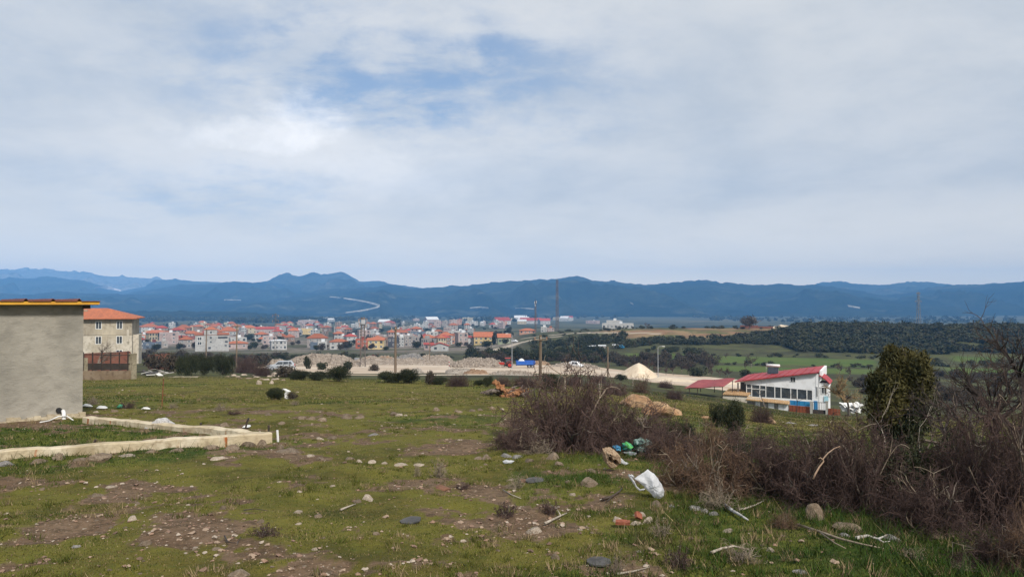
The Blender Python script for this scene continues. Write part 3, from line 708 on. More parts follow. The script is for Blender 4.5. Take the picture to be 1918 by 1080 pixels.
A_RZ = math.radians(40.5)
def build_shed():
    c = at(157, 18.0); t = thing("shed", c - Vector((0, 0, .1)), A_RZ, "plain grey cement-rendered shed with a yellow roof edge beside the low concrete foundation", "shed")
    h = 1.6 + (HZ - 571) / FOC * 18 - c.z + .1
    mb = MB(); nx, nz = 40, 18          # slightly uneven rendered face
    for side in range(1):
        vs = [(-6 + 6 * i / nx, .012 * (fbm(i * .35, j * .35, 3, 5) - .5), h * j / nz) for j in range(nz + 1) for i in range(nx + 1)]
        mb.add(vs, [(j * (nx + 1) + i, j * (nx + 1) + i + 1, (j + 1) * (nx + 1) + i + 1, (j + 1) * (nx + 1) + i) for j in range(nz) for i in range(nx)])
    mb.bbox((-6, .03, -.4), (0, 4.2, h)); mb.add([(0, .0, 0), (0, .03, 0), (0, .03, h), (0, 0, h)], [(0, 1, 2, 3)])
    mb.build("wall", M_CEM, t)
    pb = MB(); g = random.Random(4)      # rough foot where the render has come away
    for i in range(46):
        x = -6 + i * .133; pb.box((x, -.035, .06 + .05 * g.random()), (.14, .07 + .05 * g.random(), .18 + .12 * g.random()), g.uniform(-.2, .2))
    pb.build("plinth", M_CONC, t)
    f = MB(); f.bbox((-6.2, -.30, h + .012), (.29, -.27, h + .085)); f.build("fascia", M_YEL, t)
    f2 = MB(); f2.bbox((.262, -.268, h + .012), (.29, 4.3, h + .085)); f2.build("fascia", M_YEL, t)
    e = MB(); e.bbox((-6.2, -.268, h + .002), (.26, 4.3, h + .05)); e.build("soffit", M_WOOD, t)
    src = MB(); w = .541
    prof = [(0, .0), (.03, .0), (.065, .055), (.095, .055), (.13, .0), (w - .003, .0)]
    vs = []; ns = len(prof)
    for y in (-.33, 4.35):
        for x, z in prof: vs.append((x, y, z + .012))
        for x, z in prof: vs.append((x, y, z))
    fs = []
    for i in range(ns - 1):
        fs += [(i, i + 1, 2 * ns + i + 1, 2 * ns + i), (ns + i + 1, ns + i, 3 * ns + i, 3 * ns + i + 1), (i + 1, i, ns + i, ns + i + 1), (2 * ns + i, 2 * ns + i + 1, 3 * ns + i + 1, 3 * ns + i)]
    src.add(vs, fs); rm = src.mesh("roof_panel", M_TILEE)
    for k in range(12): link("roof_panel", rm, t, (.31 - w * (k + 1), 0, h + .086))
    b = MB(); b.bbox((-.03, -.1, h - .09), (.13, -.02, h + .0)); b.build("purlin_end", M_DARK, t)
    q = MB(); q.tube([(-.42, .02, .30), (-.42, -.10, .31), (-.42, -.16, .27), (-.42, -.17, .14), (-.40, -.17, .06)], .045, 10); q.build("drain_pipe", M_WHP, t, smooth=True)
    q = MB(); q.tube([(-.50, .02, .33), (-.50, -.05, .335)], .065, 12); q.build("pipe_collar", M_BLK, t)
    return t
build_shed()

def beam(name, a, b, wd, h, mt, parent, seed):
    """an uneven cast strip between two ground points, following the ground"""
    a = Vector(a); b = Vector(b); L = (b - a).length; n = max(8, int(L / .16)); dirv = (b - a).normalized(); nrm = Vector((-dirv.y, dirv.x, 0)).normalized()
    vs = []; fs = []
    for i in range(n + 1):
        p = a.lerp(b, i / n); g = H(p.x, p.y); j = (fbm(i * .4, seed, 3, seed) - .5)
        top = p.z + h + .05 * j + .022 * (float(fbm(i * 1.7, seed + 4.0, 2, seed)) - .5)
        for off, z in ((-wd / 2 - .01 * j, g - .12), (-wd / 2 + .012 * j, top - .015), (-wd / 2 + .02, top), (wd / 2 - .02, top + .01 * j), (wd / 2, top - .015), (wd / 2 + .01 * j, g - .12)):
            q = p + nrm * off; vs.append((q.x, q.y, z))
    for i in range(n):
        for k in range(5): fs.append((i * 6 + k, i * 6 + k + 1, (i + 1) * 6 + k + 1, (i + 1) * 6 + k))
    fs.append((0, 5, 4, 3, 2, 1)); e = n * 6; fs.append(tuple(e + k for k in range(6)))
    inv = parent.matrix_world.inverted() if parent else Matrix()
    mb = MB(); mb.add(vs, fs)
    # local frame with x along the strip so that streaks run down its face
    o = mb.build(name, mt, None); M = Matrix.Translation(a) @ Matrix.Rotation(math.atan2(dirv.y, dirv.x), 4, 'Z')
    o.data.transform(M.inverted()); o.parent = parent; o.matrix_parent_inverse = Matrix(); o.matrix_basis = (Matrix.Translation(parent.location).inverted() @ M)
    return o
def build_foundation():
    c = hit(508, 826); t = thing("foundation_wall", c, 0, "low cream concrete foundation strip with rust streaks, meeting at a corner beside the shed", "foundation")
    le = hit(-330, 890); re = hit(166, 790)
    beam("front_strip", le, c, .20, .185, M_RUSTC, t, 3); beam("rear_strip", c + Vector((-.14, .12, 0)), re, .22, .15, M_RUSTC, t, 8)
    for px, py, r, h, tl in ((462, 812, .018, .20, .3), (505, 818, .02, .12, 0), (180, 842, .02, .06, .4), (378, 806, .022, .05, .2)):
        p = hit(px, py); q = MB(); q.tube([(0, 0, 0), (tl * h * .4, 0, h * .6), (tl * h, 0, h)], r, 7); q.build("bar_stub", M_DARK, t, p - c + Vector((0, 0, .12)))
    return t
build_foundation()
s = stone(301, 800, 47, "large whitish rough rock lying across the thin rear strip of the foundation", 'g', hpx=27, cat='boulder'); s.data = rock_mesh("boulder", 911, mat("white_limestone", (.42, .41, .40), (.56, .55, .54), (.28, .26, .25), 2.2, .95, .7, 8), 4, .8, .35); s.scale = (s.scale[0], s.scale[1] * .8, s.scale[2]); s.location.z += .03
def hose():
    p = [hit(78, 792), hit(95, 789), hit(112, 785), hit(128, 784), hit(140, 788)]
    q = MB(); q.tube([v + Vector((0, 0, .03 + (.05 if i in (2, 3) else 0))) for i, v in enumerate(p)], .014, 7)
    tag(q.build("hose", M_WHP, smooth=True), "pale hose lying in the grass at the foot of the grey shed", "hose")
hose()

def stake(name, px, py, top, r, mt, label, lean=0.0, arm=0, d=None):
    p = hit(px, py) if d is None else at(px, d); h = sz(py - top, p.y); q = MB()
    q.tube([(0, 0, -.1), (lean * .5, 0, h * .5), (lean, 0, h)], r, 6)
    if arm: q.tube([(lean * .4, 0, h * .42), (lean * .4 + arm, 0, h * .43)], r * .7, 5)
    tag(q.build(name, mt, None, p), label, "stake")
M_RUST = mat("rusty_iron", (.16, .055, .025), (.23, .09, .04), (.08, .03, .02), 3, .85, .3)
stake("iron_stake", 305, 762, 708, .016, M_RUST, "thin rusty iron stake standing in the meadow above the whitish rock", .05, .10)
stake("plastic_stake", 523, 826, 804, .022, M_WHP, "short pale stake just past the corner of the foundation", -.02)
stake("dark_stake", 959, 789, 766, .012, M_DARK, "thin dark stake at the edge of the big purple thorn bush")

# ---------------- windows shared by every building: a unit window (x across, z up, facing -y)
M_GLASS = mat("dark_window_glass", (.035, .042, .05), (.07, .08, .09), None, 2, .15, spec=.6)
M_FRAME = mat("white_window_frame", (.74, .74, .72), None, None, 4, .5)
_wf = MB()
for a, b in (((-.5, -.06, 0), (-.42, .0, 1)), ((.42, -.06, 0), (.5, .0, 1)), ((-.42, -.06, .94), (.42, 0, 1)), ((-.42, -.06, 0), (.42, 0, .06)), ((-.03, -.05, .06), (.03, 0, .94))): _wf.bbox(a, b)
_wf.add([(-.42, -.02, .06), (.42, -.02, .06), (.42, -.02, .94), (-.42, -.02, .94)], [(0, 1, 2, 3)], 1)
WIN = _wf.mesh("window", [M_FRAME, M_GLASS])
_wd = MB(); _wd.add([(-.5, -.03, 0), (.5, -.03, 0), (.5, -.03, 1), (-.5, -.03, 1)], [(0, 1, 2, 3)]); _wd.add([(-.5, -.03, 0), (.5, -.03, 0), (.5, .01, 0), (-.5, .01, 0)], [(0, 1, 2, 3)])
WIND = _wd.mesh("window", [M_GLASS])
def window(t, x, y, z, w, h, rz=0, dark=False, name="window"):
    o = link(name, WIND if dark else WIN, t, (x, y, z), (0, 0, rz), (w, 1.0, h)); return o

def hip_roof(mb, x0, x1, y0, y1, z, rise, ov=.5, th=.15):
    x0 -= ov; x1 += ov; y0 -= ov; y1 += ov; w = min(x1 - x0, y1 - y0) / 2
    if x1 - x0 >= y1 - y0: r0, r1 = (x0 + w, (y0 + y1) / 2), (x1 - w, (y0 + y1) / 2)
    else: r0, r1 = ((x0 + x1) / 2, y0 + w), ((x0 + x1) / 2, y1 - w)
    vs = [(x0, y0, z), (x1, y0, z), (x1, y1, z), (x0, y1, z), (x0, y0, z + th), (x1, y0, z + th), (x1, y1, z + th), (x0, y1, z + th), (*r0, z + th + rise), (*r1, z + th + rise)]
    fs = [(3, 2, 1, 0), (0, 1, 5, 4), (1, 2, 6, 5), (2, 3, 7, 6), (3, 0, 4, 7)]
    fs += ([(4, 5, 9, 8), (5, 6, 9), (6, 7, 8, 9), (7, 4, 8)] if x1 - x0 >= y1 - y0 else [(4, 5, 8), (5, 6, 9, 8), (6, 7, 9), (7, 4, 8, 9)])
    mb.add(vs, fs)
def gable_roof(mb, x0, x1, y0, y1, z, rise, ov=.4, th=.14, along='x'):
    x0 -= ov; x1 += ov; y0 -= ov; y1 += ov
    if along == 'x':
        ym = (y0 + y1) / 2
        mb.slab([(x0, y0, z + th), (x1, y0, z + th), (x1, ym, z + th + rise), (x0, ym, z + th + rise)], th); mb.slab([(x0, ym, z + th + rise + .002), (x1, ym, z + th + rise + .002), (x1, y1, z + th), (x0, y1, z + th)], th)
    else:
        xm = (x0 + x1) / 2
        mb.slab([(x0, y0, z + th), (xm, y0, z + th + rise), (xm, y1, z + th + rise), (x0, y1, z + th)], th); mb.slab([(xm, y0, z + th + rise + .002), (x1, y0, z + th), (x1, y1, z + th), (xm, y1, z + th + rise + .002)], th)

M_RENDER = mat("raw_grey_render", (.30, .26, .195), (.37, .33, .26), (.24, .20, .15), .5, .92, .2, 6, stain=(.50, .44, .33))
M_CREAM = mat("cream_wash", (.44, .40, .32), (.53, .48, .40), (.30, .265, .205), .5, .92, .2, 6, stain=(.36, .31, .23))
M_ORANGE = mat("orange_roof_tiles", (.37, .12, .058), (.29, .10, .052), (.21, .08, .05), .6, .85, .5, 5, vary=.26, stretch=(3, 1, 1))
def left_house():
    d = 142.0; k = d / FOC; p = at(248, d); zg = p.z; rz = math.radians(20)
    zz = lambda y: EYE + (HZ - y) * k - zg           # height above ground of a photo row at this distance
    t = thing("house", p, rz, "three-storey bare grey house with an orange hipped roof behind the iron fence", "house")
    W_ = 15.0; top = zz(597)
    mb = MB(); mb.bbox((-W_, 0, zz(628)), (0, 10, top)); mb.build("upper_wall", M_RENDER, t)
    mb = MB(); mb.bbox((-W_, .004, -1), (0, 9.996, zz(628) - .002)); mb.build("lower_wall", M_CREAM, t)
    mb = MB(); mb.bbox((-W_, -.05, zz(626)), (.05, 0, zz(624.5))); mb.build("string_course", M_RENDER, t)
    mb = MB(); hip_roof(mb, -W_, 0, 0, 10, top + .002, 1.9, .95, .18); mb.build("roof", M_ORANGE, t)
    for i, px in enumerate((170, 199, 229.5)):
        x = -(248 - px) * k / math.cos(rz) * 1.06
        window(t, x, 0, zz(615.5), 1.05, 1.5); window(t, x, .004, zz(643), 1.05, 1.5)
        if i == 2: window(t, x, .004, zz(664), 1.15, 1.0)
    mb = MB(); mb.bbox((.002, 1.5, -1), (1.0, 6, zz(627))); mb.build("side_annex", M_CREAM, t)
    mb = MB(); mb.bbox((-.9, -.14, zz(640)), (-.5, -.002, zz(617))); mb.build("chimney_breast", M_CREAM, t)
    c = MB(); c.bbox((-9.2, 3.1, top + 1.2), (-8.2, 3.9, top + 1.75)); c.build("skylight", M_RENDER, t)
left_house()

M_BROWNW = mat("brown_block_wall", (.19, .135, .085), (.25, .19, .13), (.13, .09, .06), .9, .95, .5, 8)
M_SLATE = mat("dark_sheet_panel", (.035, .028, .024), (.05, .04, .032), None, 2, .7)
M_REDW = mat("red_brick_wall", (.15, .058, .040), (.20, .085, .058), (.11, .05, .036), .7, .9, .3)
def iron_fence():
    a = at(80, 44.0); b = at(254, 50.0); dirv = (b - a); dirv.z = 0; L = dirv.length; rz = math.atan2(dirv.y, dirv.x)
    t = thing("iron_fence", a, rz, "iron bar fence on a brown block wall ending at a thick concrete post", "fence")
    zb = b.z - a.z; f = lambda x: zb * x / L
    mb = MB(); mb.add([(0, 0, -.4), (L - .32, 0, zb - .4), (L - .32, 0, zb + .62), (0, 0, .62), (0, .25, -.4), (L - .32, .25, zb - .4), (L - .32, .25, zb + .62), (0, .25, .62)], [(0, 1, 2, 3), (5, 4, 7, 6), (3, 2, 6, 7), (0, 3, 7, 4), (1, 5, 6, 2)])
    mb.build("block_wall", M_BROWNW, t)
    for i in range(10):
        x = .15 + i * (L - .6) / 9
        q = MB(); q.box((x, .12, f(x) + 1.2), (.06, .06, 1.2 + (.25 if i % 3 == 0 else 0))); q.build("bar", M_DARK, t)
        if i < 9:
            q = MB(); x2 = .15 + (i + 1) * (L - .6) / 9; q.bbox((x + .04, .10, f(x) + .625), (x2 - .04, .14, f(x) + 1.02)); q.build("sheet_panel", M_SLATE, t)
    for hh in (1.08, 1.66):
        q = MB(); q.tube([(0, .12, hh), (L - .3, .12, zb + hh)], .025, 5); q.build("rail", M_DARK, t)
    q = MB(); q.box((L - .12, .1, zb + .72), (.38, .38, 2.0), .03); q.box((L - .12, .1, zb + 1.745), (.42, .42, .05), .03); q.build("concrete_post", M_POST, t)
    q = MB(); q.box((L - 3.6, .12, zb + 1.15), (.22, .22, 1.1)); q.build("concrete_post", M_POST, t)
iron_fence()
def brick_walls():
    for (x0, x1, d, y0, y1, lab) in ((160, 246, 66, 663, 690, "long low red wall seen through the bars of the iron fence"), (280, 320, 96, 665, 680, "low reddish wall half hidden by brown bushes beside the concrete post")):
        a = at(x0, d); b = at(x1, d + 3); q = MB(); zt = EYE + (HZ - y0) / FOC * d; L = (b - a).length
        q.bbox((0, 0, -.5), (L, .22, zt - a.z)); n = max(4, int(L / 1.2))
        for i in range(n): q.bbox((i * L / n, -.02, zt - a.z + .002), (i * L / n + L / n - .05, .24, zt - a.z + .07))
        o = q.build("garden_wall", M_REDW, None, a, (0, 0, math.atan2(b.y - a.y, b.x - a.x))); tag(o, lab, "wall")
brick_walls()
# ------------------------------------------------------------------ the white house with the red roof and its yard
M_WHITE = mat("white_wall_paint", (.80, .81, .82), (.76, .77, .78), (.64, .64, .63), .35, .85, .1, 6, detail=6)
M_RED = mat("crimson_roof_sheet", (.36, .035, .04), (.29, .028, .035), (.40, .06, .055), .4, .55, vary=.06)
M_TAN = mat("tan_roof_tiles", (.44, .29, .15), (.36, .22, .11), (.52, .37, .21), .8, .85)
M_BLUE = mat("blue_painted_panel", (.03, .22, .48), (.04, .28, .52), None, .8, .6)
M_RUSTP = mat("rust_red_panel", (.24, .065, .03), (.30, .095, .045), (.17, .05, .028), .8, .85)
M_SOLAR = mat("solar_collector_glass", (.015, .018, .025), (.03, .035, .045), None, 2, .12, spec=.7)
M_STEEL = mat("galvanised_steel", (.42, .43, .44), (.34, .35, .36), None, 3, .45, metal=.6)
M_PALEC = mat("pale_cement_coping", (.55, .50, .42), (.62, .57, .49), None, 1.5, .9)
WH_D = 90.0; WRZ = math.radians(-27)
def white_house():
    o = ray(1526.5, 700, 87.6); p = Vector((o.x, o.y, H(o.x, o.y))); g = p.z
    zr = lambda y, d: EYE + (HZ - y) / FOC * d - g
    t = thing("white_house", p, WRZ, "white single-pitch house with a crimson sheet roof and a glazed veranda in the valley", "house")
    L, D = 8.2, 9.0; hL, hR = zr(712.5, 91.5), zr(698, 87.6); zt0, zt1 = zr(718, 91.5), zr(731, 87.8); zb = zr(745, 90)
    M_ = lambda nm, mb, mt: mb.build(nm, mt, t)
    # front wall above the glazing (sloping top and sloping lower edge), left half and small window
    mb = MB(); vs = [(-L, 0, zt0), (0, 0, zt1), (0, 0, hR), (-L, 0, hL)]; vs += [(x, .25, z) for x, y, z in vs]
    mb.add(vs, [(0, 1, 2, 3), (5, 4, 7, 6), (3, 2, 6, 7), (4, 5, 1, 0), (1, 5, 6, 2), (0, 3, 7, 4)]); M_("wall", mb, M_WHITE)
    mb = MB(); mb.bbox((-L, .004, -1.0), (0, .25, zb)); M_("wall", mb, M_WHITE)
    mb = MB(); mb.bbox((-.42, -.03, -.6), (.0, .26, zt1 + .3)); mb.bbox((-.0, -.03, -.6), (.28, .28, hR - .1)); M_("corner_pillar", mb, M_WHITE)
    mb = MB(); mb.add([(0, .26, -1), (0, D, -1), (0, D, hR), (0, .26, hR)], [(0, 1, 2, 3)]); mb.add([(-L, D, -1), (0, D, -1), (0, D, hR), (-L, D, hL)], [(1, 0, 3, 2)]); mb.add([(-L, .26, -1), (-L, D, -1), (-L, D, hL), (-L, .26, hL)], [(1, 0, 3, 2)]); M_("wall", mb, M_WHITE)
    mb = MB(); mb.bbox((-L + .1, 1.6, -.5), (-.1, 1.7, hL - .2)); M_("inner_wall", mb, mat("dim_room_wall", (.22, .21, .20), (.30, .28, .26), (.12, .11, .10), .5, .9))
    # nine panes with white mullions; the first three carry a transom
    xs = [702, 747, 818, 870, 947, 1000, 1082, 1136, 1216, 1262]; x0, x1 = 690, 1262
    fx = lambda X: -L + (X - x0) / (x1 - x0) * (L - .42)
    for i in range(9):
        a, b = fx(xs[i]), fx(xs[i + 1]); tp = zt0 + (zt1 - zt0) * ((a + b) / 2 + L) / L
        w = MB(); w.bbox((a, .02, zb + .002), (a + .10, .12, tp + .25)); w.bbox((a + .10, .03, zb + .002), (b, .11, zb + .1))
        if i < 3: w.bbox((a + .1, .03, tp - .52), (b, .11, tp - .44))
        fr = w.build("window_frame", M_FRAME, t)
        q = MB(); q.bbox((a + .101, .06, zb + .103), (b - .002, .075, tp + .24)); q.build("pane", M_GLASS, fr)
        if i in (3, 5, 7):
            q = MB(); q.bbox((a + .12, .16, zb + .2), (a + (b - a) * (.45 if i == 3 else .7), .18, tp)); q.build("curtain", mat("grey_curtain", (.20, .21, .22), (.30, .31, .32), None, 3, .9, stretch=(6, 1, .2)), fr)
    window(t, -2.55, 0, hL + .15, .62, .62)
    # roof: a single sheet plane rising to the right, laid in lengths
    ze = lambda x: hL + (hR - hL) * (x + L) / L
    n = 10; X0, X1 = -L - 1.1, .35
    for i in range(n):
        a = X0 + (X1 - X0) * i / n; b = X0 + (X1 - X0) * (i + 1) / n
        mb = MB(); za, zb2 = ze(a) + .14, ze(b) + .14
        mb.slab([(a, -.45, za), (b - .03, -.45, zb2), (b - .03, D + .4, zb2), (a, D + .4, za)], .12)
        mb.slab([(b - .07, -.45, zb2 + .05), (b - .01, -.45, zb2 + .05), (b - .01, D + .4, zb2 + .05), (b - .07, D + .4, zb2 + .05)], .05)
        M_("roof_panel", mb, M_RED)
    mb = MB(); mb.bbox((.36, 1.0, hR - .8), (.62, D + .3, hR + .22)); M_("parapet", mb, M_WHITE)
    # porch recess at the low end
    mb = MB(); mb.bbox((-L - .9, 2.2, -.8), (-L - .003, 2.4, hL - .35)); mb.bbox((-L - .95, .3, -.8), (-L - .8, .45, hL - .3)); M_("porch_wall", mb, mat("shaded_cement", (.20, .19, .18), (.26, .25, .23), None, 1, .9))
    # side bay with its own small curved roof and window
    bay0 = hR - 1.25
    mb = MB(); mb.bbox((.282, 1.0, -1), (1.3, 4.6, bay0)); M_("bay_wall", mb, M_WHITE)
    mb = MB(); mb.bbox((.285, .9, bay0 - .52), (1.38, 4.7, bay0 - .42)); M_("bay_band", mb, M_WHITE)
    m2 = 6
    for k in range(m2):
        a = k / m2; b = (k + 1) / m2; xa, xb = .30 + 1.25 * a, .30 + 1.25 * b; f = lambda q: bay0 + .95 - .95 * q ** 1.5
        mb = MB(); mb.slab([(xa, .65, f(a)), (xb - .01, .65, f(b)), (xb - .01, 4.9, f(b)), (xa, 4.9, f(a))], .1); M_("bay_roof_panel", mb, M_RED)
    window(t, .85, .998, zr(737, 88), .62, 1.05); window(t, .14, -.032, zr(742, 88), .16, 1.3)
    mb = MB(); mb.bbox((.85, .90, zr(751, 88)), (1.32, .995, zr(741, 88))); M_("blue_tile_panel", mb, mat("light_blue_panel", (.30, .52, .60), (.36, .58, .66), None, 1, .7))
    # solar water heater stands on the roof: a thing of its own
    q = ray(1446, 693, 94.0); q.z = g + hL + (hR - hL) * .38 + .16; s = thing("solar_water_heater", q, WRZ, "solar water heater with a white tank above a dark collector on the crimson roof", "solar heater", None, .78)
    mb = MB(); mb.slab([(-.85, 0, .02), (.85, 0, .02), (.85, .75, .98), (-.85, .75, .98)], .08); mb.build("collector", M_SOLAR, s)
    mb = MB(); mb.tube([(-1.05, .95, 1.25), (-1.0, .95, 1.25), (1.0, .95, 1.25), (1.05, .95, 1.25)], [.12, .23, .23, .12], 12); mb.build("tank", M_WHP, s, smooth=True)
    for x in (-.8, .8):
        mb = MB(); mb.tube([(x, .95, -.05), (x, .95, 1.1)], .03, 5); mb.build("stand_leg", M_STEEL, s)
    mb = MB(); mb.tube([(-1.1, .9, -.1), (-1.12, .9, 1.6), (-.9, .9, 1.62)], .03, 5); mb.build("pipe", M_WHP, s)
    return t
white_house()

def yard():
    gz = lambda px, d: at(px, d).z
    # garden wall with tile coping
    a = ray(1398, 752, 88.5); b = ray(1478, 763, 86.0); a.z = H(a.x, a.y); b.z = H(b.x, b.y); dv = b - a; dv.z = 0; L = dv.length; rz = math.atan2(dv.y, dv.x)
    ta = EYE + (HZ - 745) / FOC * 88.5 - a.z; tb = EYE + (HZ - 753.5) / FOC * 86 - a.z
    t = thing("garden_wall", a, rz, "cement garden wall with tan tile coping and white boards in front of the white house", "wall")
    mb = MB(); mb.add([(0, 0, -1), (L, 0, -1.4), (L, 0, tb), (0, 0, ta), (0, .2, -1), (L, .2, -1.4), (L, .2, tb), (0, .2, ta)], [(0, 1, 2, 3), (5, 4, 7, 6), (3, 2, 6, 7), (1, 5, 6, 2), (0, 3, 7, 4)]); mb.build("wall", mat("patchy_cement_wall", (.27, .25, .21), (.35, .32, .28), (.14, .12, .10), .9, .92), t)
    n = 26
    for i in range(n):
        x0 = L * i / n; x1 = L * (i + 1) / n; z = ta + (tb - ta) * i / n
        mb = MB(); mb.slab([(x0, -.42, z - .10), (x1 - .03, -.42, z - .10), (x1 - .03, .32, z + .18), (x0, .32, z + .18)], .07); mb.slab([(x0 + .02, -.44, z - .06), (x0 + .09, -.44, z - .06), (x0 + .09, .3, z + .22), (x0 + .02, .3, z + .22)], .05); mb.build("tile", M_TAN, t)
    for X0, X1 in ((740, 782), (855, 906), (945, 985), (988, 1030)):
        f = lambda X: L * (X - 662) / (1045 - 662); mb = MB(); zt = ta + (tb - ta) * (X0 - 662) / 383
        mb.box(((f(X0) + f(X1)) / 2, -.06, zt - .62), (f(X1) - f(X0), .06, .72), 0, 0, .05); mb.build("white_board", M_WHITE, t)
    mb = MB(); mb.bbox((L * .85, -.012, tb - 1.25), (L * .98, .0, tb - .75)); mb.build("opening_shade_sheet", M_DARK, t)  # dark sheet on the wall face, standing in for shade inside an opening
    # rust and blue panels, posts and gate
    def panel(name, px0, px1, y0, y1, d0, d1, mt, label, ribs=5, th=.05):
        a = ray(px0, y0, d0); b = ray(px1, y0, d1); dv = b - a; dv.z = 0; L = dv.length; hgt = (y1 - y0) / FOC * d0
        t = thing(name, (a.x, a.y, a.z - hgt), math.atan2(dv.y, dv.x), label, "fence panel")
        for i in range(ribs):
            mb = MB(); mb.bbox((L * i / ribs, 0, 0), (L * (i + 1) / ribs - .02, th, hgt)); mb.bbox((L * i / ribs, -.03, 0), (L * i / ribs + .05, -.001, hgt)); mb.build("sheet", mt, t)
        mb = MB(); mb.bbox((0, th + .002, hgt * .3), (L, th + .06, hgt * .4)); mb.build("rail", M_DARK, t); return t
    panel("rust_panel", 1477, 1515.5, 757.5, 772, 86, 84.6, M_RUSTP, "rusty red sheet fence below the bright blue panel", 6)
    panel("blue_panel", 1478, 1515.5, 748.5, 757.3, 86.2, 84.8, M_BLUE, "bright blue sheet panel set above the rusty sheet fence", 4)
    panel("rust_panel", 1549.5, 1572, 763.5, 777, 83.4, 82.6, M_RUSTP, "short rusty red sheet fence beside the outer gate post", 4)
    for px, d, lab in ((1518, 84.4, "slim cement gate post beside the blue panel"), (1547, 83.6, "slim cement gate post beside the short rusty fence")):
        p = ray(px, 772, d); zt = EYE + (HZ - (752 if px < 1530 else 751)) / FOC * d; mb = MB(); mb.box((0, 0, (zt - p.z) / 2 - .2), (.26, .26, zt - p.z + .4)); mb.box((0, 0, zt - p.z + .03), (.32, .32, .06)); tag(mb.build("gate_post", mat("gate_post_cement", (.32, .31, .28), (.40, .39, .36), None, 2, .9), None, p, (0, 0, WRZ)), lab, "gate post")
    a = ray(1520.5, 773, 84.2); b = ray(1544.5, 773, 83.7); dv = b - a; dv.z = 0; L = dv.length
    t = thing("gate", a, math.atan2(dv.y, dv.x), "dark metal yard gate hung between the two slim posts", "gate")
    mb = MB(); mb.bbox((0, 0, 0), (L, .04, .45)); mb.build("kick_panel", M_DARK, t)
    for i in range(8):
        mb = MB(); mb.bbox((i * L / 7.5, 0, .452), (i * L / 7.5 + .03, .04, 1.25)); mb.build("bar", M_DARK, t)
    mb = MB(); mb.bbox((0, -.01, 1.252), (L, .05, 1.31)); mb.build("rail", M_DARK, t)
    p = ray(1526, 763, 85.6); mb = MB(); mb.box((0, 0, .25), (.42, .04, 1.15)); mb.box((0, -.03, .25), (.34, .02, .9)); tag(mb.build("blue_door", M_BLUE, None, p, (0, 0, WRZ)), "blue door leaf standing behind the yard gate", "door")
    # lean-to with tan corrugated roof
    a = ray(1352, 738, 90.5); t = thing("lean_to", (a.x, a.y, H(a.x, a.y)), WRZ, "low lean-to with a tan ribbed roof beside the porch of the white house", "lean-to")
    h0 = EYE + (HZ - 737.5) / FOC * 90.5 - t.location.z; n = 14; L = 3.1
    for i in range(n):
        x0 = L * i / n; mb = MB(); mb.slab([(x0, 0, h0), (x0 + L / n - .05, 0, h0), (x0 + L / n - .05, 4.2, h0 + .25), (x0, 4.2, h0 + .25)], .06); mb.slab([(x0 + .02, -.02, h0 + .06), (x0 + .10, -.02, h0 + .06), (x0 + .10, 4.2, h0 + .31), (x0 + .02, 4.2, h0 + .31)], .06); mb.build("roof_sheet", M_TAN, t)
    mb = MB(); mb.bbox((.1, .3, -.6), (L - .1, 4.0, h0 - .07)); mb.build("wall", M_PALEC, t)
    mb = MB(); mb.bbox((.2, -.9, h0 - .55), (L + 1.6, -.75, h0 - .15)); mb.build("pale_ledge", M_PALEC, t)
    # carport
    q = ray(1281, 726.5, 88.0); rzc = math.radians(-24); t = thing("carport", (q.x, q.y, H(q.x, q.y)), rzc, "open carport with a dull crimson sheet roof on thin dark posts", "carport")
    h0 = EYE + (HZ - 726) / FOC * 88 - t.location.z; L = 4.6; n = 7
    for i in range(n):
        x0 = L * i / n; s = lambda x: h0 + .10 * x + .06 * math.sin(x * 2.2); mb = MB()
        mb.slab([(x0, 0, s(x0)), (x0 + L / n - .02, 0, s(x0 + L / n)), (x0 + L / n - .02 + .5, 6.5, s(x0 + L / n) + .35), (x0 + .5, 6.5, s(x0) + .35)], .05); mb.build("roof_sheet", mat("dull_crimson_sheet", (.25, .05, .055), (.30, .07, .07), (.20, .04, .045), .6, .7), t)
    for x, y in ((.55, .25), (1.5, .25), (4.4, .25), (.9, 6.0), (2.6, 6.1), (4.8, 6.1)):
        mb = MB(); mb.tube([(x, y, -.4), (x, y, h0 + .10 * x - .02 + (.3 if y > 3 else -.02))], .045, 6); mb.build("post", M_DARK, t)
    mb = MB(); mb.tube([(.3, .25, h0 - .06), (4.5, .25, h0 + .36)], .04, 5); mb.build("beam", M_DARK, t)
    # heap of white sheets
    g = random.Random(5)
    for i in range(7):
        p = ray(1578 + i * 4.2 + g.uniform(-3, 3), 757 + (i % 3) * 4.5, 84 - i * .1); mb = MB(); n = 7
        vs = [(1.3 * (a / n - .5), .9 * (b / n - .5), .22 * (fbm(a * .7 + i * 9, b * .7, 3, i) - .5)) for b in range(n + 1) for a in range(n + 1)]
        fs = [(b * (n + 1) + a, b * (n + 1) + a + 1, (b + 1) * (n + 1) + a + 1, (b + 1) * (n + 1) + a) for b in range(n) for a in range(n)]
        mb.add(vs, fs); o = mb.build("white_sheet", M_WHP, None, p, (.5 + g.uniform(-.2, .2), g.uniform(-.2, .2), g.uniform(-1, 1))); so = o.modifiers.new("thick", 'SOLIDIFY'); so.thickness = .03
        tag(o, "crumpled white sheet in the heap beside the short rusty fence", "sheet", "white sheets heaped beside the white house")
